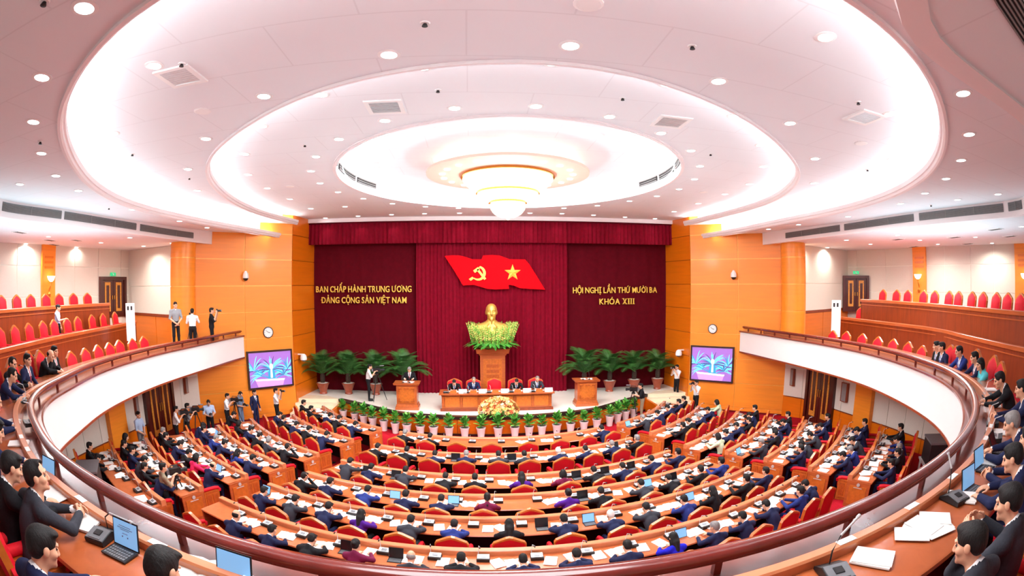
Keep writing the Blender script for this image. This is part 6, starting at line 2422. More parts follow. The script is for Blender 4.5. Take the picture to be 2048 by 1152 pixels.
G = 'papers on the balcony desk'
for kind, px, py, rot, lab in (('loose', 108, 990, 0.5, 'white papers on the left balcony desk before the charcoal-suited man'),
                               ('stack', 176, 1046, 0.35, 'white sheet beside the dark microphone on the lower left balcony desk'),
                               ('stack', 38, 888, -0.3, 'stacked white papers on the left balcony desk near the picture edge'),
                               ('loose', 22, 846, 0.2, 'white papers under the hands at the left picture edge'),
                               ('stack', 40, 772, 0.0, 'white paper on the far left balcony desk beside a small microphone'),
                               ('stack', 62, 736, 0.0, 'white paper on the far left balcony desk before the navy-suited man'),
                               ('open', 400, 1142, 0.2, 'white papers beside the thick-haired man at the bottom edge'),
                               ('stack', 1745, 1118, 0.55, 'thick white stack with printed lines on the lower right balcony desk'),
                               ('loose', 1836, 1062, 0.3, 'two overlapping white sheets on the lower right balcony desk, left pair'),
                               ('loose', 1872, 1050, 0.9, 'white sheets fanned on the lower right balcony desk near the desk edge'),
                               ('stack', 1922, 996, 0.4, 'white sheet behind the dark microphone on the right balcony desk'),
                               ('stack', 1992, 865, 0.2, 'white paper on the right balcony desk before the balding man'),
                               ('stack', 1985, 812, 0.0, 'white booklet on the upper right balcony desk by the picture edge'),
                               ('stack', 1978, 780, 0.0, 'white paper on the right balcony desk near the black-jacketed person'),
                               ('stack', 1970, 925, 0.1, 'white sheet under the blue tablet on the right balcony desk')):
    desk_item(paper, px, py, rot, lab, G, kind=kind)


# near microphones: bigger, dark, with a long stem
def near_mic(px, py, rot, label, neck_to, sc=1.0):
    p = desk_pt(px, py)
    a = inward(p[0], p[1]) + rot
    t = thing('conference_microphone', label, 'microphone', tuple(p), a, 'microphones on the balcony desk')
    mb = MB()
    mb.prism([(-0.125, 0.0), (0.125, 0.0), (0.125, 0.022), (0.03, 0.062), (-0.125, 0.034)], M['black'], axis='x', lo=-0.10, hi=0.10)
    mb.build('base', t)
    mb = MB()
    mb.box((0, 0, 0), (0.185, 0.15, 0.008), M['grey'])
    mb.box((0, 0.01, 0.007), (0.07, 0.06, 0.008), M['black'])
    mb.box((0, -0.055, 0.006), (0.12, 0.022, 0.006), M['grey'])
    pnl = mb.build('panel', t, loc=(0, -0.045, 0.052))
    pnl.rotation_euler = (math.radians(10), 0, 0)
    nx, ny, nz = neck_to
    mb = MB().tube([(0.0, 0.09, 0.03), (0.0, 0.10, 0.13), (nx * 0.25, 0.10 + ny * 0.25, 0.18 + nz * 0.4)], 0.006, M['black'], n=6)
    mb.tube([(nx * 0.25, 0.10 + ny * 0.25, 0.18 + nz * 0.4), (nx, 0.10 + ny, 0.18 + nz)], 0.009, M['silver'], n=8)
    mb.build('gooseneck', t)
    MB().tube([(nx, 0.10 + ny, 0.18 + nz), (nx * 1.12, 0.10 + ny * 1.12, 0.18 + nz * 1.08)], 0.015, M['silver'], n=8).build('microphone_head', t)
    t.scale = (sc,) * 3
    return t


near_mic(206, 1075, 0.3, 'dark grey conference microphone with a long silver stem beside the open laptop', (0.34, -0.08, 0.02))
near_mic(1908, 1000, -0.2, 'dark grey conference microphone with a silver stem on the right balcony desk', (0.0, 0.10, 0.18))
near_mic(1668, 1150, -0.2, 'dark grey conference microphone cut by the bottom edge on the right', (0.22, 0.10, 0.10))
for px, py, lab in ((60, 850, 'left balcony desk by the picture edge'), (44, 805, 'left balcony desk near the hands of the man in navy'), (45, 762, 'left balcony desk before the papers of the man in navy'), (72, 738, 'left balcony desk at the upright man'),
                    (1975, 795, 'upper right balcony desk'), (1984, 850, 'right balcony desk before the balding man'), (1990, 880, 'right balcony desk at the writing hands')):
    desk_item(microphone, px, py, 0.1, 'small conference microphone on the ' + lab, 'microphones on the balcony desk')
tb = desk_item(tablet, 254, 1098, 0.12, 'open laptop tablet with a pale blue document on the lower left balcony desk', True, True, 'tablets on the balcony desk', 18)
mb = MB()
for x_, z_, w_ in ((0, 0.055, 0.13), (0, 0.040, 0.17), (0, 0.028, 0.10), (0, 0.002, 0.06), (-0.03, -0.022, 0.012), (0.03, -0.022, 0.012)):
    mb.box((x_, -0.0112, z_), (w_, 0.001, 0.004 if w_ > 0.02 else 0.010), M['grey'])
tx = mb.build('document_lines', [c for c in tb.children if c.name.startswith('screen')][0])
desk_item(tablet, 470, 1166, 0.0, 'tablet with a pale blue screen at the bottom edge beside white papers', True, True, 'tablets on the balcony desk', 18)
desk_item(tablet, 98, 958, 0.2, 'tablet with a blue screen behind the raised hand at lower left', True, False, 'tablets on the balcony desk', 18)
desk_item(tablet, 1936, 978, -0.1, 'tablet with a blue screen beside the dark microphone on the right', True, True, 'tablets on the balcony desk', 18)
desk_item(tablet, 1958, 935, -0.1, 'tablet with a deep blue screen at the reaching hand on the right', True, True, 'tablets on the balcony desk', 18)
desk_item(tablet, 1986, 900, 0.0, 'dark closed-looking tablet between two men on the right balcony desk', False, True, 'tablets on the balcony desk', 30)
# white name cards on the ledge
for i, (px, py, lab) in enumerate(((173, 1002, 'before the charcoal-suited man, lower left'), (65, 903, 'by the near-left curve'), (42, 867, 'at the left picture edge'), (300, 1072, 'beside the open laptop'), (500, 1147, 'at the bottom edge, left of centre'),
                                   (1716, 1074, 'on the lower right, leftmost there'), (1833, 1006, 'on the right, above the overlapping sheets'), (1904, 952, 'on the right, above the silver stem'), (1943, 905, 'on the right curve, beside the blue tablet'),
                                   (1964, 873, 'on the right curve, before the balding man'), (1972, 846, 'on the upper right curve'))):
    p = ledge_pt(px, py)
    s_ = rail_s(p[0], p[1])
    q, a = bal(s_, 0.30, -0.058)
    c_ = MB().box((0, 0, 0.002), (0.17, 0.062, 0.004), M['paper'])
    tag(c_.build('name_card', loc=tuple(q), rz=a), 'white name card on the balcony ledge ' + lab, 'name card', 'name cards on the balcony ledge')
# ================================================================== SCREENS, CLOCKS, CAMERAS ON THE WALLS
def splay(px, py):
    """point on the orange splayed wall under a pixel + wall angle"""
    sx = -1 if px < 1000 else 1
    A, B = np.array((sx * 9.42, 21.97)), np.array((sx * 13.6, 18.02))
    d = ray(px, py)
    e = B - A
    q = A - CAM0[:2]
    den = d[0] * e[1] - d[1] * e[0]
    s = (q[0] * e[1] - q[1] * e[0]) / den
    p = CAM0 + d * s
    dirv = e / np.linalg.norm(e)
    nrm = np.array((-dirv[1], dirv[0]))
    if nrm @ (CAM0[:2] - p[:2]) < 0:
        nrm = -nrm
    rz = math.atan2(nrm[0], -nrm[1])      # local -Y looks into the hall
    return p, rz, nrm


SCRM = {}
for nme, c in {'scr_violet': (150, 104, 186), 'scr_cyan': (110, 222, 240), 'scr_teal': (56, 150, 190), 'scr_pink': (236, 150, 216), 'scr_white': (238, 250, 250), 'scr_dark': (84, 70, 140)}.items():
    SCRM[nme] = mat(nme, rgb(*c), 0.3, noise=(6, 0.05), emit=(rgb(*c), 0.75))
for (x0, x1, y0, y1), side in (((494, 584, 699, 776), -1), ((1382, 1468, 691, 764), 1)):
    c, rz, nrm = splay((x0 + x1) / 2, (y0 + y1) / 2)
    a, _, _ = splay(x0, (y0 + y1) / 2)
    b, _, _ = splay(x1, (y0 + y1) / 2)
    W = math.hypot(a[0] - b[0], a[1] - b[1])
    t1, _, _ = splay((x0 + x1) / 2, y0 + 1)
    t2, _, _ = splay((x0 + x1) / 2, y1 - 1)
    H = t1[2] - t2[2]
    tv = thing('wall_screen', 'large wall screen on the %s orange wall showing a speaker among cyan palms' % SIDE[side], 'screen', loc=(c[0] + nrm[0] * 0.10, c[1] + nrm[1] * 0.10, c[2]), rz=rz)
    mb = MB()
    bw = 0.075
    for dx, dz, w_, h_ in ((0, H / 2 - bw / 2, W, bw), (0, -H / 2 + bw / 2, W, bw), (-W / 2 + bw / 2, 0, bw, H - 2 * bw), (W / 2 - bw / 2, 0, bw, H - 2 * bw)):
        mb.box((dx, 0, dz), (w_, 0.13, h_), M['bezel'])
    mb.build('frame', tv)
    MB().box((0, 0.01, 0), (W - 0.1, 0.09, H - 0.1), SCRM['scr_violet']).build('screen', tv)
    # what the screen shows: fronds, lectern, speaker (flat picture on the screen surface)
    w2, h2 = W / 2 - bw, H / 2 - bw
    mb = MB()
    rr = random.Random(5)
    for k in range(110):
        sx_, sz_ = ((0.04, -0.05), (0.04, -0.05), (-0.78, -0.02), (0.80, -0.05), (-0.45, -0.35), (0.62, -0.40))[k % 6]
        an_ = rr.uniform(-0.05, 1.05) * PI
        L = rr.uniform(0.9, 1.5) * h2 * (1.0 if k % 6 < 4 else 0.6)
        p0 = Vector((sx_ * w2, sz_ * h2))
        pts = [p0 + Vector((math.cos(an_) * L * q, math.sin(an_) * L * q - 0.42 * L * q * q)) for q in (0, 0.2, 0.4, 0.6, 0.8, 1.0)]
        m = SCRM[('scr_cyan', 'scr_cyan', 'scr_teal', 'scr_cyan', 'scr_dark')[rr.randrange(5)]]
        vs, fs = [], []
        for i, p in enumerate(pts):
            d = (pts[min(i + 1, 5)] - pts[max(i - 1, 0)]).normalized()
            n_ = Vector((-d.y, d.x)) * (0.032 * math.sin(PI * (0.2 + 0.8 * i / 5)) * h2)
            for s in (1, -1):
                v = p + n_ * s
                vs.append((max(-w2, min(w2, v.x)), -0.038 - 0.00005 * k, max(-h2, min(h2, v.y))))
        for i in range(5):
            fs.append((2 * i, 2 * i + 1, 2 * i + 3, 2 * i + 2))
        mb.add(vs, fs, m)

    def flat(poly, m, d):
        mb.add([(x * w2, -0.044 - d, z * h2) for x, z in poly], [tuple(range(len(poly)))], SCRM[m])
    flat([(-0.72, -0.62), (0.62, -0.70), (0.55, -0.98), (-0.62, -0.98)], 'scr_pink', 0.0)
    flat([(-0.76, -0.52), (0.66, -0.60), (0.62, -0.70), (-0.72, -0.62)], 'scr_white', 0.001)
    flat([(-0.14, -0.54), (0.22, -0.56), (0.20, -0.12), (0.10, 0.02), (-0.02, 0.02), (-0.12, -0.12)], 'scr_teal', 0.001)
    flat([(-0.01, -0.50), (0.09, -0.50), (0.08, 0.0), (0.0, 0.0)], 'scr_white', 0.002)
    flat([(0.04 + 0.085 * math.cos(q), 0.16 + 0.17 * math.sin(q)) for q in np.linspace(0, 2 * PI, 14)[:-1]], 'scr_white', 0.002)
    mb.build('picture', tv)

for px, py, r_, side in ((535.5, 664.5, 11.5, -1), (1426, 657.5, 10.3, 1)):
    p, rz, nrm = splay(px, py)
    R_ = r_ * 22.5 / 1010
    t = thing('wall_clock', 'round white wall clock with brown rim on the %s orange wall' % SIDE[side], 'clock', loc=(p[0] + nrm[0] * 0.055, p[1] + nrm[1] * 0.055, p[2]), rz=rz)
    mb = MB().lathe([(R_, -0.02), (R_, 0.035), (R_ * 0.9, 0.05), (R_ * 0.84, 0.02), (R_ * 0.84, 0.0)], M['bezel'], n=28)
    o = mb.build('rim', t, smooth=40)
    o.rotation_euler = (PI / 2, 0, 0)
    o = MB().lathe([(R_ * 0.88, 0.0), (R_ * 0.88, 0.028), (0.0, 0.028)], M['white'], n=24).build('dial', t)
    o.rotation_euler = (PI / 2, 0, 0)
    for ang, L, w_ in ((-0.9, 0.55, 0.018), (1.75, 0.36, 0.024)):
        h_ = MB().box((0, 0, L * R_ / 2), (w_, 0.008, L * R_), M['black']).build('hand', t, loc=(0, -0.036, 0))
        h_.rotation_euler = (0, ang, 0)
    for k in range(12):
        q = 2 * PI * k / 12
        MB().box((math.sin(q) * R_ * 0.74, -0.031, math.cos(q) * R_ * 0.74), (0.02, 0.006, 0.02), M['black']).build('tick', t)

for px, py, lab in ((489, 553, 'white dome security camera high on the left orange wall'), (1469, 551, 'white dome security camera high on the right orange wall')):
    p, rz, nrm = splay(px, py)
    t = thing('dome_camera', lab, 'security camera', loc=(p[0] + nrm[0] * 0.03, p[1] + nrm[1] * 0.03, p[2]), rz=rz)
    MB().box((0, -0.04, 0.17), (0.10, 0.14, 0.06), M['white']).build('bracket', t)
    MB().lathe([(0.14, -0.08), (0.145, 0.0), (0.12, 0.12), (0.06, 0.2), (0.05, 0.24)], M['white'], c=(0, -0.17, 0), n=18).build('housing', t, smooth=40)
    MB().lathe([(0.0, -0.20), (0.08, -0.17), (0.12, -0.11), (0.13, -0.08)], M['black'], c=(0, -0.17, 0), n=16).build('dome', t, smooth=60)
for px, py, sx in ((598, 715, -1), (1366, 706, 1)):
    p = at(px, py, x=sx * 9.3)
    t = thing('dome_camera', 'white dome security camera low on the %s stage reveal beside the screen' % SIDE[sx], 'security camera', loc=(sx * 9.28, p[1], p[2]))
    MB().box((-sx * 0.06, 0, 0.16), (0.24, 0.08, 0.05), M['white']).build('bracket', t)
    MB().lathe([(0.16, -0.10), (0.165, 0.0), (0.13, 0.12), (0.06, 0.18)], M['white'], c=(-sx * 0.22, 0, 0), n=18).build('housing', t, smooth=40)
    MB().lathe([(0.0, -0.20), (0.10, -0.16), (0.15, -0.10)], M['grey'], c=(-sx * 0.22, 0, 0), n=16).build('dome', t, smooth=60)


# ================================================================== DOORS, VENTS, WALL LAMPS
def door(xa, xb, line, z0, z1, num, py, leaf_open=0.0, off=0.0):
    A, B = on_line(xa, py, line), on_line(xb, py, line)
    if A[0] > B[0]:
        A, B = B, A
    c = ((A[0] + B[0]) / 2, (A[1] + B[1]) / 2)
    W = math.hypot(A[0] - B[0], A[1] - B[1])
    rz = math.atan2(B[1] - A[1], B[0] - A[0])
    nrm = np.array((math.sin(rz), -math.cos(rz)))
    if nrm @ (np.array((0.0, 12.0)) - np.array(c)) < 0:
        rz += PI
        nrm = -nrm
    H = z1 - z0
    fr = put('door_%d' % num, None, None, (c[0] + nrm[0] * 0.06, c[1] + nrm[1] * 0.06, z0), rz)
    me = MB()
    fw = 0.16
    me.box((-W / 2 + fw / 2, 0, H / 2), (fw, 0.26, H), M['doorwood'])
    me.box((W / 2 - fw / 2, 0, H / 2), (fw, 0.26, H), M['doorwood'])
    me.box((0, 0, H - fw / 2), (W - 2 * fw, 0.26, fw), M['doorwood'])
    me.box((0, 0.04, H / 2), (W - 2 * fw, 0.05, H - 0.1), M['dark'])
    f2 = me.build('door_%d' % num, loc=fr.location, rz=rz)
    bpy.data.objects.remove(fr)
    struct(f2, 'dark double door with gilded carved panels, %s' % ('upper left', 'upper right', 'lower left', 'lower right')[num - 1])
    lw = (W - 2 * fw) / 2
    for s in (-1, 1):
        l = MB().box((s * lw / 2, -0.03, (H - fw) / 2), (lw - 0.02, 0.06, H - fw - 0.02), M['doorwood']).build('leaf', f2)
        MB().box((s * lw / 2, -0.065, (H - fw) * 0.55), (lw * 0.50, 0.025, (H - fw) * 0.78), M['doorgold']).build('carved_panel', l)
        MB().box((s * lw / 2, -0.08, (H - fw) * 0.55), (lw * 0.24, 0.02, (H - fw) * 0.62), M['doorwood']).build('inner_panel', l)
        mbb = MB()
        for zz in (0.18, 0.32, 0.55, 0.80, 0.90):
            mbb.lathe([(lw * 0.17, 0), (lw * 0.15, 0.02), (0, 0.025)], M['brass'], n=8)
        k_ = MB().tube([(s * 0.07, -0.10, H * 0.44), (s * 0.07, -0.10, H * 0.54)], 0.022, M['brass'], n=8).build('handle', l)
    return f2, c, rz, nrm, W


d1 = door(197, 249.5, wall_line(-1), 4.66, 6.62, 1, 570)
d2 = door(1685.5, 1737.5, wall_line(1), 4.66, 6.58, 2, 570)
d3 = door(285, 343, LW[-1], 0.0, 3.15, 3, 800)
d4 = door(1615, 1672, LW[1], 0.0, 3.15, 4, 790)
M['exit_green'] = mat('exit_green', rgb(30, 170, 110), 0.4, noise=(5, 0.03), emit=(rgb(40, 200, 130), 0.8))
for (f2, c, rz, nrm, W), sx in ((d1, -1), (d2, 1)):
    t = thing('exit_sign', 'small green running-man exit sign above the upper %s door' % SIDE[sx], 'sign', loc=(c[0] + nrm[0] * 0.12, c[1] + nrm[1] * 0.12, 6.74), rz=rz)
    MB().box((0, 0, 0), (0.36, 0.05, 0.16), M['exit_green']).build('panel', t)
    mb = MB()
    for (x0, z0, x1, z1, w_) in ((-0.02, 0.02, 0.02, -0.02, 0.022), (0.02, -0.02, 0.06, -0.05, 0.016), (0.02, -0.02, -0.02, -0.06, 0.016), (-0.02, 0.02, -0.06, 0.0, 0.014), (-0.02, 0.02, 0.04, 0.015, 0.014)):
        mb.tube([(x0, -0.028, z0), (x1, -0.028, z1)], w_ / 2, M['white'], n=5)
    mb.lathe([(0.0, -0.016), (0.016, 0), (0.0, 0.016)], M['white'], c=(-0.03, -0.028, 0.05), n=8)
    mb.build('pictogram', t)
# slim wall vents of the lower walls
for xa, xb, ya, yb, sx, od in ((363, 371, 755, 786, -1, 'right of the left lower door'), (264, 270, 793, 828, -1, 'left of the left lower door'), (1585, 1594, 737, 771, 1, 'nearer the orange wall, right lower wall'), (1688, 1701, 765, 803, 1, 'right of the right lower door')):
    A, B = on_line(xa, ya, LW[sx]), on_line(xb, ya, LW[sx])
    c = ((A[0] + B[0]) / 2, (A[1] + B[1]) / 2)
    rg = math.hypot(c[0] - CAM0[0], c[1] - CAM0[1])
    z1, z0 = at((xa + xb) / 2, ya, R=rg)[2], at((xa + xb) / 2, yb, R=rg)[2]
    wd = max(0.2, math.hypot(A[0] - B[0], A[1] - B[1]))
    rz = PI / 2 if sx < 0 else -PI / 2
    t = thing('wall_speaker', 'slim framed grey wall speaker ' + od, 'wall speaker', loc=(c[0] - sx * 0.09, c[1], (z0 + z1) / 2), rz=rz)
    MB().box((0, 0, 0), (wd, 0.12, z1 - z0), M['wood_deep']).build('frame', t)
    MB().box((0, -0.062 if True else 0, 0), (wd * 0.7, 0.02, (z1 - z0) * 0.92), M['grille']).build('grille', t)
    MB().box((0, 0.062, 0), (wd * 0.7, 0.02, (z1 - z0) * 0.92), M['grille']).build('grille', t)
# wall lamps on the pilasters
for (c, ang, sx, k) in PILASTERS:
    n_ = np.array((math.sin(ang), -math.cos(ang)))
    if n_ @ (np.array((0.0, 12.0)) - np.array(c)) < 0:
        ang += PI
        n_ = -n_
    p = np.array(c) + n_ * 0.20
    t = thing('wall_lamp', 'brass wall lamp with a glowing shade on the %s balcony pilaster%s' % (SIDE[sx], '' if sx < 0 else (', nearer the door' if k == 0 else ', at the picture edge')), 'wall lamp', loc=(p[0], p[1], 6.15), rz=ang)
    MB().tube([(0, 0, -0.35), (0, -0.03, -0.15), (0.0, -0.10, -0.05), (0.0, -0.20, 0.05), (0.0, -0.24, 0.22)], 0.03, M['brass'], n=8).build('arm', t)
    MB().lathe([(0.02, -0.45), (0.07, -0.38), (0.09, -0.3), (0.03, -0.2)], M['brass'], c=(0, -0.03, 0), n=12).build('mount', t)
    MB().lathe([(0.07, 0.22), (0.16, 0.30), (0.21, 0.42), (0.22, 0.46), (0.17, 0.40), (0.05, 0.28)], M['glow_warm'], c=(0, -0.24, 0), n=16).build('shade', t, smooth=50)
# white boards standing by the upper corners
for sx, px, py in ((-1, 261, 640), (1, 1672, 640)):
    p = at(px, 642 if sx < 0 else 650, z=4.66)
    d = ray(px, py)
    R_ = 21.6
    q = CAM0[:2] + d[:2] / math.hypot(d[0], d[1]) * R_
    t = thing('notice_board', 'white seating notice board with two dark marks by the upper %s corner' % SIDE[sx], 'board', loc=(q[0], q[1], 3.95), rz=-sx * 0.72)
    MB().box((0, 0, 0.76), (0.42, 0.04, 1.52), M['white']).build('board', t)
    for dx in (-0.10, 0.06):
        MB().box((dx, -0.025, 1.32), (0.08, 0.012, 0.16), M['black']).build('mark', t)
# equipment cases at the rear of the floor
for px, py, sx, lab, lab2 in ((176, 950, -1, 'grey-topped black equipment case at the rear left of the floor', 'white stand under the left equipment case'), (1873, 893, 1, 'black equipment case with a grey lid at the rear right of the floor', 'white stand under the right equipment case')):
    p = at(px, py, z=1.65)
    rz = sx * 0.9
    st_ = thing('equipment_stand', lab2, 'stand', loc=(p[0], p[1], 0.5), rz=rz)
    MB().box((0, 0, 0.66), (1.1, 0.8, 0.05), M['white']).build('top', st_)
    for dx in (-0.48, 0.48):
        for dy in (-0.33, 0.33):
            MB().box((dx, dy, 0.32), (0.06, 0.06, 0.64), M['white']).build('leg', st_)
    t = thing('equipment_case', lab, 'equipment case', loc=(p[0], p[1], 1.186), rz=rz)
    MB().box((0, 0, 0.33), (0.92, 0.66, 0.66), M['black']).build('body', t)
    MB().box((0, 0, 0.68), (0.96, 0.70, 0.05), M['grey']).build('lid', t)
    for s in (-1, 1):
        MB().box((s * 0.24, -0.335, 0.33), (0.36, 0.02, 0.46), M['screen_off']).build('front_panel', t)
        MB().tube([(s * 0.40, -0.36, 0.5), (s * 0.40, -0.40, 0.5), (s * 0.40, -0.40, 0.62), (s * 0.40, -0.36, 0.62)], 0.012, M['grey'], n=6).build('handle', t)

# ================================================================== CHANDELIER
ch = thing('chandelier', 'tiered gold and crystal chandelier glowing under the oval ceiling dome', 'chandelier', loc=(0.08, 15.05, 0))
mb = MB().lathe([(2.52, 9.50), (2.52, 9.58), (2.2, 9.66), (0.4, 9.66)], M['ring_pink'], n=48)
mb.build('medallion', ch, smooth=40)
MB().lathe([(0.3, 9.66), (0.3, 10.0)], M['lip'], n=20).build('stem', ch)
for k in range(20):
    a = 2 * PI * k / 20 + 0.12
    o = MB().lathe([(0.0, -0.02), (0.085, -0.015), (0.085, 0.012)], M['glow'], n=12).build('ring_lamp', ch, loc=(2.02 * math.cos(a), 2.02 * math.sin(a), 9.49))
mb = MB()
for r0, r1, z0, z1 in ((1.46, 1.40, 9.42, 9.50), (0.99, 0.96, 8.92, 8.98), (0.60, 0.55, 8.62, 8.68)):
    mb.lathe([(r0 - 0.05, z0), (r0, z0), (r1, z1), (r1 - 0.05, z1)], M['brass'], n=40)
mb.build('gilded_rings', ch, smooth=40)
mb = MB()
for r0, r1, z0, z1, n in ((1.40, 0.98, 9.42, 8.98, 72), (0.94, 0.60, 8.92, 8.68, 52), (0.52, 0.36, 8.62, 8.46, 36)):
    for k in range(n):
        a = 2 * PI * k / n
        for j in range(4):
            q = (j + 0.5) / 4
            r = r0 + (r1 - r0) * (q ** 1.4)
            z = z0 + (z1 - z0) * q
            mb.lathe([(0.0, -0.07), (0.032, 0.0), (0.0, 0.05)], M['crystal'], c=(r * math.cos(a), r * math.sin(a), z), n=5)
o = mb.build('crystal_drops', ch)
o['kind'] = 'stuff'
mb = MB()
mb.lathe([(0.96, 8.97), (1.2, 9.15), (1.38, 9.42)], M['crystal'], n=36)
mb.lathe([(0.58, 8.67), (0.74, 8.78), (0.92, 8.92)], M['crystal'], n=36)
mb.build('glowing_bowls', ch, smooth=60)
mb = MB().lathe([(0.0, 8.16), (0.24, 8.19), (0.42, 8.29), (0.53, 8.43), (0.55, 8.56), (0.50, 8.64)], M['crystal'], n=24)
mb.build('bottom_bowl', ch, smooth=60)
MB().lathe([(0.0, 8.10), (0.05, 8.13), (0.02, 8.17)], M['brass'], n=12).build('finial', ch, smooth=60)
lamp('chandelier_light', 'POINT', (0.08, 15.05, 7.85), 420, 0.5, (0.97, 0.98, 1.0)).data.shadow_soft_size = 0.5
for k in range(8):
    a = 2 * PI * k / 8
    l = lamp('dome_glow', 'POINT', (0.08 + 1.6 * math.cos(a), 15.05 + 1.6 * math.sin(a), 9.80), 26, 0.1, (1, 0.96, 0.93))
    l.data.shadow_soft_size = 0.12

# ================================================================== CEILING FIXTURES
mb = MB().lathe([(0.125, -0.012), (0.15, -0.006), (0.15, 0.0), (0.12, 0.004)], M['white'], n=16)
DL_RING = mb.mesh('trim_ring', smooth=40)
mb = MB().lathe([(0.0, -0.022), (0.07, -0.018), (0.128, -0.008)], M['glow'], n=16)
DL_DISC = mb.mesh('lamp_face', smooth=60)
LIST = {
    'outer': (Z1, [(169, 15), (84, 154), (67, 243), (83, 306), (112, 351), (157, 381), (40, 368), (264, 419), (359, 442), (414, 455), (1866, 66), (1926, 186), (1938, 268), (1922, 320), (1892, 357), (1850, 386), (1915, 399), (1996, 388), (1801, 407), (1696, 433), (1597, 449), (1537, 458)]),
    'middle': (Z2, [(309, 131), (227, 266), (412, 277), (376, 338), (395, 381), (449, 408), (502, 426), (540, 440), (528, 192), (778, 109), (1141, 91), (1437, 162), (1651, 74), (1779, 228), (1580, 246), (1630, 317), (1784, 319), (1628, 366), (1590, 398), (1521, 421), (1421, 443), (1463, 434)]),
    'inner': (Z3, [(524, 252), (643, 189), (846, 134), (1104, 125), (1334, 168), (1467, 232), (490, 308), (497, 349), (535, 376), (580, 398), (622, 417), (770, 241), (678, 278), (632, 313), (622, 342), (640, 366), (676, 384), (727, 397), (690, 413), (785, 407), (851, 413), (917, 416), (909, 216), (1072, 212), (1219, 233), (1322, 266),
                   (1382, 301), (1400, 332), (1389, 358), (1358, 378), (1314, 392), (1259, 402), (1195, 411), (1128, 416), (1521, 290), (1527, 333), (1498, 368), (1450, 388), (1396, 407), (1348, 423)]),
    'valance': (Z3, [(651, 436), (716, 432), (783, 429), (849, 427), (919, 426), (990, 425), (1060, 426), (1124, 427), (1187, 430), (1250, 434), (1310, 437)]),
    'side': (Z_LOW, [(23, 446), (153, 460), (97, 473), (202, 485), (260, 475), (287, 492), (344, 486), (1795, 470), (1840, 480), (1914, 460), (1951, 474), (2043, 453), (1741, 488), (1693, 480), (1655, 495), (1605, 489), (1876, 488), (1984, 486), (52, 487), (153, 494), (237, 501)]),
}
WHERE = {'outer': 'outer ceiling ring beyond the large cove', 'middle': 'ceiling band between the two horseshoe coves', 'inner': 'ceiling around the oval dome', 'valance': 'row of spots before the crimson valance', 'side': 'low side ceiling over the balcony tiers'}
for nm, (z, lst) in LIST.items():
    for i, (px, py) in enumerate(sorted(lst)):
        p = at(px, py, z=z)
        zz = c1z(p[0], p[1]) if nm == 'outer' else z
        if nm == 'outer':
            p = at(px, py, z=zz)
        t = thing('ceiling_downlight', 'round recessed downlight, %s from the left in the %s' % (ORD[i], WHERE[nm]), 'downlight', loc=(p[0], p[1], zz), group='recessed ceiling downlights')
        put('trim_ring', DL_RING, t)
        put('lamp_face', DL_DISC, t)
        if nm == 'valance':
            l = lamp('spot_light', 'SPOT', (p[0], 23.25, 9.3), 26, 0.05, (1, 0.95, 0.9), (math.radians(24), 0, 0))
            l.data.spot_size = math.radians(70)
            l.data.spot_blend = 0.7
        if nm == 'side':
            l = lamp('down_light', 'SPOT', (p[0], p[1], zz - 0.06), 330 if py > (483 if px < 300 else 485) else 44, 0.08, (1, 0.97, 0.88))
            l.data.spot_size = math.radians(160)
            l.data.spot_blend = 1.0

# square return-air vents, round ceiling speakers, sprinklers
for i, (px, py, z, w_) in enumerate(((361, 152, Z2, 0.55), (770, 213, Z3, 0.62), (1342, 243, Z3, 0.62), (1729, 234, Z2, 0.55), (743, 330, DZ, 0.6), (1275, 338, DZ, 0.6))):
    p = at(px, py, z=z)
    t = thing('ceiling_vent', 'square slatted ceiling vent, %s from the left among the larger vents' % ORD[sorted((361, 770, 1342, 1729, 743, 1275)).index(px)], 'vent', loc=(p[0], p[1], z), rz=0.0, group='square ceiling vents')
    mb = MB()
    for dx, dy, a, b in ((0, w_ / 2, w_ + 0.08, 0.08), (0, -w_ / 2, w_ + 0.08, 0.08), (w_ / 2, 0, 0.08, w_ - 0.08), (-w_ / 2, 0, 0.08, w_ - 0.08)):
        mb.box((dx, dy, -0.01), (a, b, 0.03), M['white'])
    mb.build('frame', t)
    MB().box((0, 0, 0.0), (w_ - 0.06, w_ - 0.06, 0.008), M['silver']).build('backing', t)
    for k in range(7):
        MB().box((0, -w_ / 2 + 0.09 + (w_ - 0.18) * k / 6, -0.01), (w_ - 0.08, 0.05, 0.014), M['silver']).build('slat', t)
for i, (px, py, z) in enumerate(((873, 258, DZ), (1197, 270, DZ), (579, 373, Z3), (1407, 384, Z3), (405, 222, Z2), (1722, 286, Z2), (1177, 7, Z2))):
    p = at(px, py, z=z)
    t = thing('ceiling_speaker', 'small round ceiling grille, %s from the left of its kind' % ORD[sorted((873, 1197, 579, 1407, 405, 1722, 1177)).index(px)], 'ceiling speaker', loc=(p[0], p[1], z), group='round ceiling grilles')
    MB().lathe([(0.13, -0.02), (0.16, -0.01), (0.16, 0.0)], M['white'], n=16).build('rim', t)
    MB().lathe([(0.0, -0.016), (0.13, -0.016)], M['grille'], n=16).build('grille', t)
SPR = [(850, 46, Z2), (364, 127, Z2), (1384, 92, Z2), (1716, 204, Z2), (876, 180, Z3), (1245, 196, Z3), (610, 290, Z3), (1421, 308, Z3), (81, 283, Z1), (1976, 160, Z1), (265, 308, Z2), (379, 356, Z2), (1735, 339, Z2), (90, 2, Z1), (218, 416, Z1), (1862, 410, Z1)]
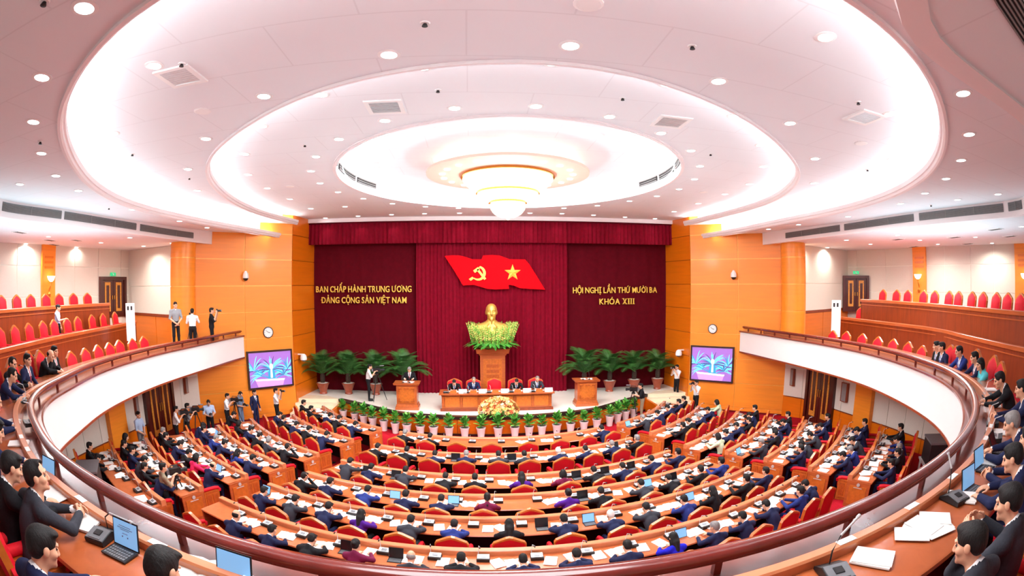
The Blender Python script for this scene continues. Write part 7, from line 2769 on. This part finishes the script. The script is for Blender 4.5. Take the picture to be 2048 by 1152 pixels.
for i, (px, py, z) in enumerate(SPR):
    p = at(px, py, z=z)
    t = thing('sprinkler_head', 'tiny dark ceiling sprinkler, %s from the left' % ORD[sorted(q[0] for q in SPR).index(px)], 'sprinkler', loc=(p[0], p[1], z), group='ceiling sprinklers')
    MB().lathe([(0.05, -0.012), (0.06, 0.0)], M['white'], n=12).build('plate', t)
    MB().lathe([(0.0, -0.05), (0.035, -0.045), (0.02, -0.01)], M['black'], n=10).build('nozzle', t)
for i, (px, py) in enumerate(((40, 464), (100, 480), (153, 480), (109, 489), (1795, 478), (1828, 493), (1909, 474), (1935, 487), (1990, 458), (2020, 472))):
    p = at(px, py, z=Z_LOW)
    t = thing('slot_diffuser', 'rectangular air diffuser in the low side ceiling, %s from the left' % ORD[i], 'vent', loc=(p[0], p[1], Z_LOW), rz=0.2 if px < 1000 else -0.2, group='low ceiling diffusers')
    MB().box((0, 0, -0.01), (0.42, 0.70, 0.02), M['white']).build('frame', t)
    for k in range(3):
        MB().box((-0.10 + 0.10 * k, 0, -0.022), (0.035, 0.6, 0.01), M['black']).build('slot', t)

# ---- long air grilles on the beam
BP2 = [np.array((p[0], p[1])) for p in BEAM]


def beam_s(px, py):
    p = on_line(px, py, [tuple(q) for q in (BP2[:len(BP2) // 2] if px < 1024 else BP2[:len(BP2) // 2 + 6:-1])])
    d = np.r_[0, np.cumsum([np.linalg.norm(BP2[i + 1] - BP2[i]) for i in range(len(BP2) - 1)])]
    i = int(np.argmin([math.hypot(q[0] - p[0], q[1] - p[1]) for q in BP2]))
    t = BP2[min(i + 1, len(BP2) - 1)] - BP2[max(i - 1, 0)]
    t = t / np.linalg.norm(t)
    return d[i] + (np.array(p[:2]) - BP2[i]) @ t, d


def beam_seg(s0, s1, d, n=10):
    out = []
    for s in np.linspace(s0, s1, n):
        i = int(np.clip(np.searchsorted(d, s) - 1, 0, len(d) - 2))
        t = (s - d[i]) / (d[i + 1] - d[i])
        q = BP2[i] * (1 - t) + BP2[i + 1] * t
        out.append((q[0], q[1], 0))
    return out


GR = [(388, 281, 'nearest the left column'), (273, 128, 'middle of the left three'), (122, 2, 'at the left picture edge'), (2047, 2019, 'at the right picture edge'), (2009, 1839, 'third from the right column'), (1828, 1688, 'second from the right column'), (1679, 1570, 'nearest the right column')]
for xa, xb, lab in GR:
    s0, d = beam_s(xa, 440)
    s1, _ = beam_s(xb, 440)
    s0, s1 = min(s0, s1), max(s0, s1)
    P = beam_seg(s0, s1, d)
    t = thing('air_grille', 'long grey slatted air grille in the white beam, ' + lab, 'air grille', group=None)
    zb, zt2 = Z_LOW + 0.115, Z1 - 0.06
    MB().sweep(P, [(-0.01, zb), (0.012, zb), (0.012, zt2), (-0.01, zt2)], M['grey']).build('backing', t)
    for k in range(7):
        z = zb + 0.03 + (zt2 - zb - 0.06) * k / 6
        MB().sweep(P, [(0.012, z - 0.008), (0.035, z - 0.014), (0.035, z - 0.004), (0.012, z + 0.004)], M['grille']).build('slat', t)
    nd = max(2, int((s1 - s0) / 1.1))
    for k in range(1, nd):
        q = beam_seg(s0 + (s1 - s0) * k / nd - 0.012, s0 + (s1 - s0) * k / nd + 0.012, d, 2)
        MB().sweep(q, [(0.012, zb), (0.04, zb), (0.04, zt2), (0.012, zt2)], M['grille']).build('divider', t)

# slot grille of the rear soffit, at the upper right corner of the view
P = [at(px, py, z=Z_LOW - 0.02) for px, py in ((1975, -22), (1992, 8), (2022, 52), (2052, 96), (2080, 130))]
t = thing('air_grille', 'dark slotted air grille of the rear soffit, upper right picture corner', 'air grille')
P = [(p[0], p[1], Z_LOW - 0.012) for p in P]
MB().sweep(P, [(0.0, 0.0), (0.0, 0.01), (-0.24, 0.01), (-0.24, 0.0)], M['black']).build('backing', t)
for k in range(6):
    MB().sweep(P, [(-0.042 * k, -0.02), (-0.042 * k, 0.004), (-0.042 * k - 0.018, 0.004), (-0.042 * k - 0.018, -0.02)], M['grille']).build('slat', t)
